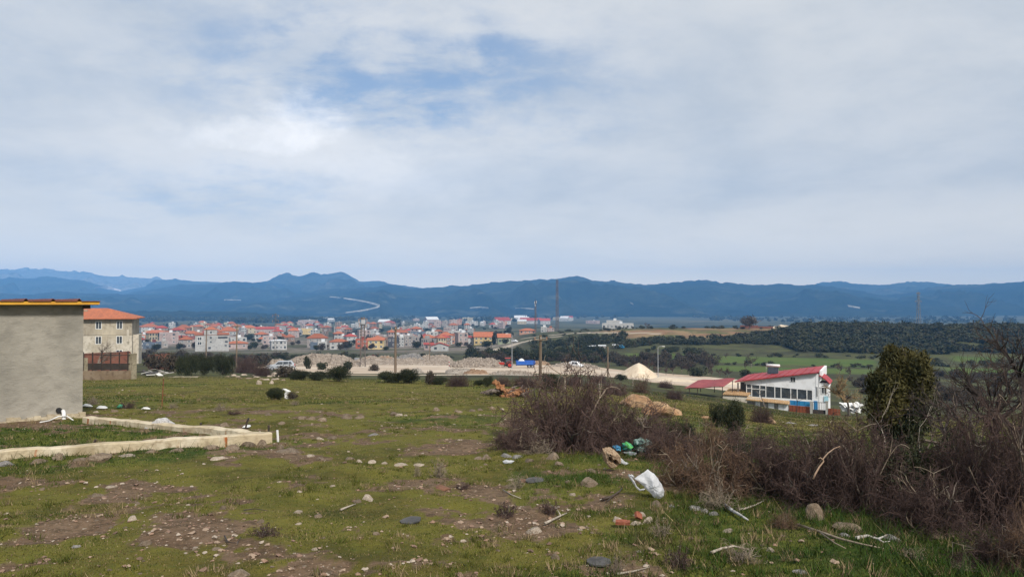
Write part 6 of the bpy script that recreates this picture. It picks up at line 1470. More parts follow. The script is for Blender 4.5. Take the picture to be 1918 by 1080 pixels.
# ------------------------------------------------------------------ the meadow: shrubs, boulders, stones, litter, dead wood
def meadow_shrubs():
    S = shrub
    # the row along the far edge of the meadow
    S("bush", 352, 702, 46, 50, 'ever', "tall dark evergreen bush before the white stair-tower house, bulkiest of that clump", deep=1.0)
    S("bush", 384, 702, 44, 46, 'ever', "dark evergreen bush in the middle of the tall clump below the white house")
    S("bush", 418, 702, 46, 50, 'ever', "dark evergreen bush closing the tall clump beside the wooden pole")
    S("bush", 292, 694, 60, 34, 'farb', "brown leafless bush beside the concrete fence post")
    S("bush", 322, 697, 44, 40, 'farb', "grey-brown bush between the fence post and the evergreen clump")
    S("bush", 462, 698, 52, 36, 'thorn', "purplish leafless bush just past the evergreen clump")
    S("bush", 492, 704, 40, 28, 'thorn', "purplish leafless bush in front of the silver car's nose")
    S("bush", 536, 706, 60, 26, 'farb', "dark brown bush hiding the lower half of the silver car")
    S("bush", 565, 711, 50, 24, 'ever', "low dark bush left of the pale strip of road")
    S("bush", 595, 712, 46, 20, 'ever', "low rounded dark bush beside the big dark one at the meadow edge")
    S("bush", 634, 713, 54, 34, 'ever', "big dark evergreen bush at the meadow edge, in line with the lattice pole")
    S("bush", 576, 690, 16, 26, 'far', "dark pointed little conifer standing alone at the yard edge")
    S("bush", 604, 692, 24, 16, 'far', "small dark bush behind the pointed conifer")
    S("bush", 652, 694, 20, 20, 'far', "small dark bush at the foot of the grey cabinet")
    S("bush", 702, 694, 26, 14, 'farb', "small brown bush on the green strip by the bright road")
    S("bush", 728, 716, 52, 27, 'ever', "dark evergreen bush left of the tall wooden pole's foot")
    S("bush", 764, 717, 56, 32, 'ever', "largest dark evergreen bush at the foot of the tall wooden pole")
    S("bush", 806, 719, 28, 28, 'farb', "brownish bush between the wooden pole and the purple bush row")
    S("bush", 826, 720, 32, 20, 'ever', "low dark bush beside the purple leafless one")
    S("bush", 858, 722, 52, 24, 'thorn', "purple leafless bush in the row below the gravel heap")
    S("bush", 898, 722, 24, 14, 'ever', "low dark bush just behind the uprooted stump")
    S("bush", 914, 723, 22, 22, 'ever', "small dark bush behind the orange stump")
    S("bush", 942, 722, 36, 20, 'thorn', "purple-grey bush behind the middle of the uprooted stump")
    S("bush", 985, 724, 60, 24, 'thorn', "wide purple-grey bush by the foot of the second wooden pole")
    S("bush", 1032, 728, 44, 34, 'ever', "dark evergreen bush behind the top of the tall thorn bush")
    S("bush", 1075, 722, 44, 22, 'thorn', "purple bush on the slope below the white van")
    S("bush", 1120, 716, 40, 18, 'thorn', "rounded purple bush before the bare wooden pole")
    S("bush", 1163, 712, 26, 14, 'ever', "dark little bush at the foot of the sand cone")
    S("bush", 1150, 738, 52, 26, 'thorn', "purple scrub behind the ochre boulders")
    S("bush", 1200, 735, 44, 36, 'thornb', "brown scrub halfway between the sand cone and the ochre boulders")
    S("bush", 1245, 726, 36, 16, 'thorn', "purple scrub at the lower edge of the yellow sand")
    S("bush", 1262, 747, 44, 22, 'thorn', "low purple bush beside the carport")
    # the great thorn bush and its neighbours
    S("thorn_bush", 1062, 842, 240, 174, 'thorn', "large purple-brown thorn bush, tallest on the meadow, above the scattered stones")
    S("thorn_bush", 975, 842, 130, 62, 'thorn', "low skirt of thorn bush at the open meadow side of the tallest one")
    S("thorn_bush", 1128, 838, 150, 100, 'thorn', "thorn bush joined to the tallest one on its downhill side")
    S("thorn_bush", 1200, 838, 180, 96, 'thorn', "purple thorn bush right behind the coloured rubbish bags")
    S("thorn_bush", 1255, 862, 130, 84, 'thorn', "purple thorn bush behind the reddish one that reaches over the white bag")
    S("bush", 1010, 846, 90, 34, 'dry', "grey-green dry scrub at the foot of the tallest thorn bush")
    S("bush", 1275, 856, 66, 88, 'ever', "dark evergreen bush between the rubbish bags and the round evergreen")
    S("thorn_bush", 1318, 852, 110, 72, 'thornb', "reddish-brown thorn bush behind the dark evergreen by the bags")
    S("bush", 1346, 798, 46, 50, 'ever', "dark evergreen bush left half of the round pair near the garden wall")
    S("bush", 1372, 812, 58, 74, 'ever', "tall round dark evergreen bush before the garden wall tiles")
    S("bush", 1424, 790, 48, 36, 'thorn', "purple-brown rounded bush right behind the egg-shaped boulder")
    S("thorn_bush", 1385, 854, 150, 60, 'thorn', "dark purple thorn bush below the tall round evergreen")
    S("bush", 1370, 870, 80, 48, 'ever', "low dark evergreen under the thorn bushes in mid slope")
    S("thorn_bush", 1272, 905, 140, 80, 'thornb', "reddish thorn bush reaching over the white bag")
    S("thorn_bush", 1345, 925, 160, 110, 'thornb', "brown tangle of dead thorn between the white bag and the dark thicket")
    S("thorn_bush", 1430, 915, 180, 116, 'thorn', "purple thorn bush behind the animal-skull-like stone")
    S("thorn_bush", 1520, 938, 200, 150, 'thorn', "dark purple thorn bush carrying a bare pale branch")
    S("thorn_bush", 1610, 950, 200, 185, 'thorn', "broad dark thorn bush above the smooth brown boulder")
    S("thorn_bush", 1570, 880, 120, 100, 'thornb', "yellow-brown tangle on top of the dark thicket, nearest the white house")
    S("bush", 1695, 950, 190, 130, 'ever', "dark leafy bush in the heart of the thicket, below the olive shrub")
    S("thorn_bush", 1735, 985, 190, 125, 'thorn', "thorn bush in front of the dark leafy bush of the thicket")
    S("thorn_bush", 1830, 960, 220, 215, 'thorn', "tall thorn bush under the bare trees")
    S("bush", 1800, 930, 130, 150, 'ever', "dark leafy bush below the bare trees")
    S("thorn_bush", 1925, 985, 210, 285, 'thorn', "tallest thorn bush at the frame edge beneath the bare branches")
    S("thorn_bush", 1880, 1055, 190, 110, 'thorn', "low brown thorn bush closest to the camera")
    S("thorn_bush", 1940, 1075, 140, 150, 'thornb', "reddish thorn tangle by the low brown bush closest to the camera")
    S("thorn_bush", 1465, 985, 60, 34, 'thornb', "small heap of dead brown thorn by the skull-like stone")
    # olive-topped shrub: its own crown and stems
    p = at(1690, 15.0); h = EYE + (HZ - 632) / FOC * 15 - p.z; t = thing("olive_shrub", p, .6, "tall dense shrub with yellow-olive top standing above the thicket", "shrub")
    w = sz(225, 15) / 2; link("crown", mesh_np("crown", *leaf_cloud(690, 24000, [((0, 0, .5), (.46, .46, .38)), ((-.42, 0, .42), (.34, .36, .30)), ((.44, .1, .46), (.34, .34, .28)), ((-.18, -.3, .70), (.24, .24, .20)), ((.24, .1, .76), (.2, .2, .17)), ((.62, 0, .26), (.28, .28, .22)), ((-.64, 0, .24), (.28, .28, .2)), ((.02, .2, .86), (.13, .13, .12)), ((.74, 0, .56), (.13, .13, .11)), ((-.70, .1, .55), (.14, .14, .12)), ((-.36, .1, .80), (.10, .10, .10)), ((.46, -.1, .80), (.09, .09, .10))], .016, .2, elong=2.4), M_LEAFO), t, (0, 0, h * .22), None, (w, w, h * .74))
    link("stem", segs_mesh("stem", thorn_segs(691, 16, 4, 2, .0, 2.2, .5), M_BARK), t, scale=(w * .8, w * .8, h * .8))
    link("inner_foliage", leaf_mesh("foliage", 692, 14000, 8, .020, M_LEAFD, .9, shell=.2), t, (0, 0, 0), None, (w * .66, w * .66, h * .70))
    # bare trees of the thicket
    def bt(px, d, yt, seed, label, mt=M_BARK, lv=5, sp=.55, r0=.022, th=.3, thick=1.2, kids=(3, 4), up=.35, lean=0.0, squash=1.0):
        p = at(px, d); h = EYE + (HZ - yt) / FOC * d - p.z; tr, cr = tree_segs(seed, 1.0, lv, sp, r0=r0, trunk_h=th, kids=kids, up=up); cr[:, 6:] *= thick
        t = thing("bare_tree", p - Vector((0, 0, .05)), seed, label, "tree"); t.rotation_euler = (0, lean, seed)
        link("trunk", segs_mesh("trunk", tr, mt), t, scale=(h * squash, h * squash, h)); link("crown", segs_mesh("crown", cr, mt), t, scale=(h * squash, h * squash, h))
    bt(1885, 8.6, 540, 31, "tall bare tree with purple-black twigs reaching above the hills", M_TREED, 5, .5, .015, .45, 2.6, squash=.8)
    bt(1822, 10.5, 680, 36, "bare many-stemmed tree beside the olive shrub", M_TREED, 5, .6, .015, .22, 2.4)
    bt(1765, 11.5, 690, 37, "slender bare tree between the olive shrub and the taller ones", M_TREED, 4, .55, .014, .4, 2.4)
    bt(1848, 9.0, 610, 44, "bare tree with spreading dark twigs between the many-stemmed one and the tallest", M_TREED, 5, .55, .015, .35, 2.4, squash=.9)
    bt(1925, 9.5, 600, 41, "bare tree partly outside the frame with tangled twigs", M_TREED, 5, .6, .015, .3, 2.5)
    bt(1657, 13.0, 712, 33, "pale bare sapling with straight stem in front of the olive shrub", M_BARKP, 3, .45, .007, .75, .8, (2, 3))
    bt(1722, 10.0, 745, 38, "pale leafless sapling leaning across the thicket", M_BARKP, 3, .5, .008, .6, .8, (2, 3), lean=-.25)
    bt(1632, 40.0, 722, 35, "twin bare saplings on the slope behind the thicket", M_BARK, 4, .5, .015, .5, 1.3)
    p = at(1588, 78.0); h = EYE + (HZ - 693) / FOC * 78 - p.z; tr, cr = tree_segs(52, 1.0, 5, .65, r0=.035, trunk_h=.22, kids=(3, 4), up=.3); cr[:, 6:] *= 1.7
    t = thing("bare_tree", p, 1.0, "bare yellowish-brown tree beside the white house, over the heap of white sheets", "tree"); link("trunk", segs_mesh("trunk", tr, M_BARK), t, scale=h); link("crown", segs_mesh("crown", cr, mat("yellow_brown_twigs", (.20, .13, .06), (.28, .19, .09), (.12, .08, .045), 2, .9)), t, scale=(h * 1.2, h * 1.2, h))
    p = at(1432, 84.5); h = EYE + (HZ - 712) / FOC * 84.5 - p.z; tr, cr = tree_segs(57, 1.0, 4, .5, r0=.02, trunk_h=.35, kids=(2, 3)); t = thing("bare_tree", p, 2.0, "small dark bare tree in front of the veranda windows", "tree"); link("trunk", segs_mesh("trunk", tr, M_BARK), t, scale=h); link("crown", segs_mesh("crown", cr, M_BARK), t, scale=h)
    tr, cr = tree_segs(58, 1.0, 4, .5, r0=.018, trunk_h=.35, kids=(2, 3)); p = at(1490, 83.5); h = EYE + (HZ - 722) / FOC * 83.5 - p.z; t = thing("bare_tree", p, 1.0, "little bare tree before the blue sheet panel", "tree"); link("trunk", segs_mesh("trunk", tr, M_BARK), t, scale=h); link("crown", segs_mesh("crown", cr, M_BARK), t, scale=h)
    # bare tree before the grey house
    tr, cr = tree_segs(61, 1.0, 5, .6, r0=.03, trunk_h=.25, kids=(3, 4)); cr[:, 6:] *= 1.3; p = at(178, 62); h = EYE + (HZ - 626) / FOC * 62 - p.z; t = thing("bare_tree", p, .4, "bare grey-brown tree behind the iron fence, against the grey house", "tree"); link("trunk", segs_mesh("trunk", tr, M_BARK), t, scale=h); link("crown", segs_mesh("crown", cr, M_BARK), t, scale=(h * .9, h * .9, h))
    # tufts of dry and dark weed on the meadow
    for px, py, w, h, k, lab in ((518, 747, 46, 26, 'ever', "dark green weedy bush beside the leaning white board"), (548, 746, 26, 14, 'farb', "brown weed clump right of the leaning white board"), (238, 764, 36, 18, 'small', "dark twiggy tuft beside the green bag"), (175, 756, 36, 20, 'dry', "straw-coloured twiggy tuft near the shed corner"), (414, 768, 34, 20, 'dry', "grey-brown twiggy tuft in the open meadow above the foundation"), (440, 775, 28, 12, 'small', "flat blackish tuft in the open meadow above the foundation"),
        (553, 758, 24, 12, 'dry', "small straw tuft in the middle of the meadow"), (325, 763, 26, 14, 'dry', "small straw tuft at the foot of the rusty stake"), (782, 890, 20, 34, 'dry', "grey dead thistle clump, smaller of two beside the grassy track"), (822, 891, 44, 42, 'dry', "grey dead thistle clump, larger of two beside the grassy track"), (866, 913, 34, 16, 'small', "low brown tuft past the dead thistles"),
        (950, 965, 56, 36, 'small', "brown twig tuft above the orange-tinted stone"), (1028, 957, 44, 32, 'small', "brown twig tuft with a long pale branch beside it"), (968, 912, 56, 32, 'dry', "dead grey stems around the dark slate"), (1345, 950, 110, 60, 'dry', "pale dry twig heap at the foot of the brown thorn tangle"), (1388, 1046, 100, 40, 'dry', "pale dry twig heap in the grass near the bottom"), (1235, 1002, 62, 34, 'dry', "pile of curled pale twigs beside the brick shards"), (1268, 1058, 60, 48, 'small', "brown curled twig pile near the bottom, beside the dry stalk"), (1155, 1068, 50, 44, 'dry', "dry straw stalks beside the dark slate near the bottom"), (500, 1000, 60, 26, 'small', "dark twig tuft on the bare soil"), (1700, 1040, 60, 22, 'dry', "dry twig tuft in the lush grass below the boulder"), (1800, 1065, 60, 26, 'dry', "dry twig tuft beside the low brown thorn bush")):
        t = S("dry_tuft" if k in ('dry', 'small') else "weed_bush", px, py, w, h, k, lab)
        for c in t.children: c.scale.z *= 1.0
meadow_shrubs()

def boulders():
    B = lambda *a, **k: stone(*a, cat='boulder', **k)
    B(1190, 760, 66, "broad flat-topped ochre boulder, uppermost of the boulder group", 'o', hpx=32)
    B(1224, 776, 68, "dark ochre boulder leaning at the middle of the boulder group", 'o', hpx=30, tilt=.5)
    B(1260, 775, 38, "smooth ochre boulder at the downhill end of the boulder group", 'o', hpx=19)
    B(1439, 790, 27, "egg-shaped tan boulder in front of the rounded purple bush", 'o', hpx=15)
    B(1480, 792, 20, "dark low stone in the grass below the garden wall", 'g', flat=.5); B(1520, 796, 22, "dark mossy stone in the grass below the gate", 'g', flat=.5); B(1322, 782, 20, "ochre flat stone beside the round evergreen pair", 'o', flat=.5)
    B(1265, 770, 14, "pale stone touching the downhill boulder of the group", 'p')
    B(1585, 990, 62, "smooth long brown boulder in the lush grass below the thicket", 'r', hpx=30, tilt=.45, seed=4); B(1524, 968, 36, "upright brown stone standing under the thicket", 'r', hpx=48, seed=2)
    B(1104, 906, 44, "rounded brown boulder up the slope from the white bag", 'r', hpx=24, seed=1); B(1036, 858, 26, "squat reddish boulder at the foot of the tallest thorn bush", 'r', hpx=20, seed=3)
    B(543, 846, 46, "broad flat pinkish boulder just past the foundation corner", 'r', flat=.55, seed=5); B(455, 1071, 42, "grey-brown boulder half sunk in the turf near the bottom", 'r', flat=.55, seed=0)
    B(992, 822, 30, "grey stone embedded in the skirt of the thorn bush", 'g', flat=.5)
    # dark mossy rocks in the far row
    for px, py, w, h, lab in ((524, 701, 26, 12, "big pale rock in front of the silver car bush"), (510, 704, 20, 6, "low pale rock joined to the big pale one")): B(px, py, w, lab, 'p', hpx=h)
    S = stone
    # stones laid along the foundation face
    for px, py, w, h, m, lab in ((116, 858, 27, 16, 'r', "dark angular stone against the foundation, first from the shed side"), (187, 856, 46, 15, 'r', "wide dark stone against the middle of the foundation strip"), (78, 864, 32, 10, 'r', "low brown stone leaning on the foundation near the frame edge"), (150, 860, 28, 9, 'r', "low pinkish stone between the two dark ones at the foundation"), (285, 846, 20, 10, 'r', "brown stone under the rust streaks of the foundation"), (332, 844, 30, 10, 'r', "tan flat stone at the foundation below the grass tuft"), (396, 838, 28, 11, 'r', "pale brown stone at the foundation, left of the dark wedge"), (436, 840, 32, 13, 'r', "brown rounded stone at the foundation near its corner"), (466, 832, 34, 14, 'r', "dark brown wedge stone leaning on the foundation near its corner"), (492, 832, 22, 20, 'r', "reddish upright stone leaning on the foundation corner"), (240, 853, 36, 7, 'p', "flat whitish slab lying before the foundation"), (412, 858, 34, 10, 'p', "pale flat slab in the grass in front of the foundation"), (12, 868, 40, 14, 'g', "grey stones' largest at the frame edge of the foundation"), (525, 838, 16, 12, 'r', "brown stone between the foundation corner and the flat boulder"),
        (583, 853, 18, 9, 'p', "white angular block beyond the flat pinkish boulder"), (603, 858, 14, 8, 'r', "brown stone next to the white angular block"), (655, 858, 20, 9, 'r', "tan stone in the stony line across the track"), (674, 864, 16, 10, 'p', "yellowish round stone in the stony line across the track"), (698, 865, 20, 10, 'p', "cream stone, brightest in the stony line across the track"), (722, 866, 12, 6, 'p', "little pale stone at the far end of the stony line"), (752, 868, 28, 5, 'p', "flat pale slab sunk in the track"), (785, 869, 26, 5, 'p', "flat pale slab beside the dead thistles"),
        (690, 932, 26, 16, 'p', "pale angular stone above the bare soil in mid meadow"), (672, 938, 18, 9, 'r', "reddish stone tucked under the pale angular one"), (252, 970, 24, 13, 'p', "cream stone alone on the turf, lower meadow"), (185, 928, 24, 12, 'r', "brown stone on the bare soil patch closest to the foundation"), (420, 950, 14, 12, 'r', "small dark upright stone on the bare soil"), (560, 957, 18, 9, 'p', "pale stone at the edge of the bare soil patch"), (598, 965, 20, 9, 'r', "brown stone by the bare soil patch"), (275, 1016, 26, 15, 'r', "brown rounded stone on the lower turf"), (562, 978, 14, 5, 'p', "flat whitish stone below the bare soil patch"), (148, 1020, 14, 8, 'g', "grey stone low on the turf"), (410, 1025, 22, 8, 'r', "tan slab on the bare soil, beside the wire"), (615, 1070, 18, 9, 'r', "brown stone on the pinkish bare soil"), (592, 1026, 14, 9, 'p', "pale stone on the pinkish bare soil"), (705, 997, 14, 9, 'r', "round brown stone by the bright green tuft"), (212, 910, 22, 6, 'p', "thin pale slab in the turf below the foundation"), (490, 975, 14, 9, 'r', "brown pebble-shaped stone by the twigs"),
        (998, 993, 32, 21, 'p', "orange-tinted white stone, brightest in the right-hand grass"), (1157, 972, 22, 17, 'p', "chalky upright stone beside the brick shards"), (1195, 962, 24, 14, 'p', "pale stone behind the leaning brick shard"), (1213, 975, 22, 20, 'p', "white broken stone right of the leaning brick shard"), (1190, 978, 24, 10, 'p', "creamy stone in front of the leaning brick shard"), (1230, 945, 24, 16, 'r', "brown stone under the tip of the white bag"), (1256, 946, 16, 8, 'g', "grey stone right of the white bag"), (1040, 1042, 20, 16, 'r', "reddish round stone low in the green grass"), (1126, 1041, 12, 10, 'r', "small tan stone sitting on the dark slate near the bottom"), (1085, 988, 14, 5, 'p', "small flat white stone in the grass"), (1072, 925, 12, 9, 'p', "chalky pebble below the brown boulder"), (1062, 902, 13, 9, 'r', "little brown stone between the slate and the boulder"), (1045, 868, 18, 10, 'r', "tan stone below the squat reddish boulder"), (1108, 881, 20, 10, 'r', "reddish stone above the rounded brown boulder"), (912, 858, 20, 13, 'r', "brown stone at the corner of the thorn bush skirt"), (897, 858, 18, 7, 'r', "flat tan stone at the corner of the thorn bush skirt"), (948, 853, 22, 12, 'g', "greyish stone above the white litter"), (970, 855, 22, 12, 'g', "grey mossy stone right of the white litter"), (990, 861, 20, 9, 'r', "tan stone under the thorn bush skirt"), (1300, 950, 26, 14, 'g', "grey stone at the foot of the brown thorn tangle"), (1318, 955, 18, 12, 'g', "grey stone, smaller neighbour at the brown thorn tangle"), (1335, 960, 16, 12, 'g', "rounded grey stone beside the pale stick"), (1362, 992, 22, 11, 'p', "pale stone low in the lush grass"), (1440, 1026, 18, 8, 'p', "flat pale stone in the lush grass"), (1495, 1068, 26, 13, 'g', "grey stone at the bottom of the lush grass"), (1665, 1006, 30, 18, 'g', "grey spotted stone below the smooth long boulder"), (1750, 1003, 26, 12, 'r', "orange-brown stone near the low thorn bush"), (1577, 1000, 24, 12, 'g', "mossy stone touching the smooth long boulder"), (1495, 945, 26, 12, 'p', "skull-shaped whitish stone at the thicket's foot")):
        S(px, py, w, lab, m, hpx=h)
    # stones dotted on the farther meadow
    for px, py, w, h, m, lab in ((566, 784, 18, 10, 'r', "brown stone at the start of the three-stone row"), (583, 785, 18, 12, 'r', "brown stone in the middle of the three-stone row"), (603, 787, 20, 11, 'r', "brown stone at the end of the three-stone row"), (651, 783, 24, 13, 'r', "brown mossy rock, wider of a pair in mid meadow"), (672, 783, 22, 11, 'r', "tan rock beside the mossy one in mid meadow"), (530, 793, 14, 9, 'r', "dark stone beyond the foundation corner"), (505, 777, 16, 8, 'r', "brown stone high above the foundation corner"), (423, 797, 18, 12, 'r', "round dark stone beyond the rear foundation strip"), (702, 814, 20, 9, 'g', "grey-green rock in mid meadow"), (622, 820, 22, 8, 'r', "tan stone in mid meadow above the stony line"), (600, 822, 18, 9, 'p', "pale stone in mid meadow above the stony line"), (748, 777, 18, 8, 'p', "cream stone of the little stony patch"), (738, 775, 16, 9, 'r', "brown stone of the little stony patch"), (760, 778, 12, 6, 'p', "whitish stone of the little stony patch"), (816, 768, 16, 9, 'r', "brown stone at the near end of the old stone line"), (860, 771, 16, 7, 'r', "dark stone in the old stone line"), (884, 769, 14, 7, 'r', "tan stone in the old stone line"), (922, 765, 14, 10, 'r', "tallest stone at the far end of the old stone line"), (940, 766, 14, 6, 'p', "pale stone past the old stone line"), (900, 767, 12, 6, 'r', "small brown stone in the old stone line"), (216, 770, 16, 8, 'r', "brown stone near the green bag"), (183, 771, 10, 5, 'p', "white stone near the shed corner"), (318, 779, 14, 8, 'r', "brown stone on top side of the whitish rock")): S(px, py, w, lab, m, hpx=h)
    # tumbled stones along the far edge
    g = random.Random(3)
    for i in range(22): stone(430 + i * 5.0 + g.uniform(-2, 2), 705 + g.uniform(-4, 4) + i * .15, g.uniform(7, 13), "tumbled pale brown stone along the far edge of the meadow", 'p' if g.random() < .6 else 'r', .8, "tumbled stones at the meadow's far edge")
    # small loose stones
    k = 0
    def clear(p): return all(math.hypot(p.x - a, p.y - b) > c * 1.1 for a, b, c in _RP)
    zones = ((60, 700, 900, 1075, 70, "small brown stone loose on the bare soil of the lower meadow", "loose stones on the lower meadow"), (880, 1150, 850, 1075, 24, "small stone loose in the grass above the white stone and slates", "loose stones in the grass"), (1150, 1480, 930, 1075, 26, "small stone loose in the grass below the white bag", "loose stones below the bag"), (540, 960, 730, 850, 46, "small stone dotted on the open meadow", "loose stones on the open meadow"), (1440, 1560, 785, 830, 26, "small pale stone on the grass below the white house", "loose stones below the white house"), (180, 560, 725, 790, 22, "small pale stone on the grass behind the foundation", "loose stones behind the foundation"))
    for x0, x1, y0, y1, n, lab, gr in zones:
        j = 0
        while j < n:
            px, py = g.uniform(x0, x1), g.uniform(y0, y1); w = g.uniform(5, 11) * (1.0 if y0 > 840 else .62)
            p = hit(px, py)
            if y0 > 880 and x1 < 800 and bare_mask(np.array([p.x]), np.array([p.y]))[0] < .35 and g.random() < .75: continue
            if not clear(p): continue
            stone(px, py, w, lab, g.choice('rrp') if y0 > 840 else g.choice('rpp'), g.uniform(.5, .9), gr); j += 1
boulders()

# ---------------- litter
def cloth(name, outline, d0, label, mt, cat, seed, bulge=.08, wr=.02, parent=None, tiltd=0.0, n=26, roots=None):
    """a crumpled bag: a closed pouch whose outline was read from the photo, with its own depth"""
    C = [sum(q[i] for q in outline) / len(outline) for i in (0, 1)]; base = ray(C[0], C[1], d0); k = d0 / FOC
    pts = []; m = len(outline); per = 4
    for i in range(m):
        a, b = outline[i], outline[(i + 1) % m]
        for j in range(per): pts.append((a[0] + (b[0] - a[0]) * j / per, a[1] + (b[1] - a[1]) * j / per))
    P = np.array(pts); N_ = len(P); rings = 9; V = []; g = np.random.default_rng(seed)
    for side in (-1, 1):
        for r in range(rings + 1):
            s = 1 - (r / rings) ** 1.2 * .98
            for i in range(N_):
                x = C[0] + (P[i, 0] - C[0]) * s; y = C[1] + (P[i, 1] - C[1]) * s; X, Z = (x - C[0]) * k, -(y - C[1]) * k
                th = bulge * math.sqrt(max(0, 1 - s ** 2.2)) * (1 + .4 * math.sin(seed + x * .11))
                f = float(fbm(np.array([x * .16 + seed]), np.array([y * .16]), 4, seed)[0]) - .5; f2 = float(fbm(np.array([x * .06 + y * .13]), np.array([x * .03 + seed]), 3, seed + 2)[0]) - .5
                V.append((X + wr * f2 * .6, side * (th + (1 - s) * wr * 2 * f) + wr * 1.4 * (f2) + tiltd * Z, Z + wr * f * .5))
    F = []
    for s in range(2):
        o = s * (rings + 1) * N_
        for r in range(rings):
            for i in range(N_):
                a, b = o + r * N_ + i, o + r * N_ + (i + 1) % N_; q = (a, b, b + N_, a + N_); F.append(q if s == 0 else q[::-1])
    mb = MB(); mb.add(V, F); me = mb.mesh(name, mt, name in ('bag_body',)); o = link(name, me, parent, base if parent is None else base - parent.location); 
    if label: tag(o, label, cat)
    return o
def bag_material(name, col, tr=.45, rough=.35, c2=None):
    m = mat(name, col, c2 or tuple(x * .85 for x in col), None, 14, rough, .6, 22, spec=.5); n = m.node_tree; b = [x for x in n.nodes if x.type == 'BSDF_PRINCIPLED'][0]; o = [x for x in n.nodes if x.type == 'OUTPUT_MATERIAL'][0]
    t = n.nodes.new('ShaderNodeBsdfTranslucent'); t.inputs[0].default_value = col4(col); mx = n.nodes.new('ShaderNodeMixShader'); mx.inputs[0].default_value = tr; n.links.new(b.outputs[0], mx.inputs[1]); n.links.new(t.outputs[0], mx.inputs[2]); n.links.new(mx.outputs[0], o.inputs[0]); return m
M_BAG = bag_material("white_film", (.80, .81, .83), .45)
def multi_bag(name, cols, scale):
    m = bpy.data.materials.new(name); m.use_nodes = True; n = NT(m.node_tree); b = n.n('ShaderNodeBsdfPrincipled'); n.n('ShaderNodeOutputMaterial', i_Surface=b); tcn = n.n('ShaderNodeTexCoord')
    r = n.t.nodes.new('ShaderNodeValToRGB'); r.color_ramp.interpolation = 'CONSTANT'; n.put(r, 0, n.remap(n.noise(tcn.outputs['Object'], scale, 3, .5, 1.5), .28, .72, smooth=False))
    while len(r.color_ramp.elements) < len(cols): r.color_ramp.elements.new(.5)
    for i, c in enumerate(cols): r.color_ramp.elements[i].position = i / len(cols); r.color_ramp.elements[i].color = col4(c)
    n.put(b, 'Base Color', r.outputs[0]); b.inputs['Roughness'].default_value = .4; return m
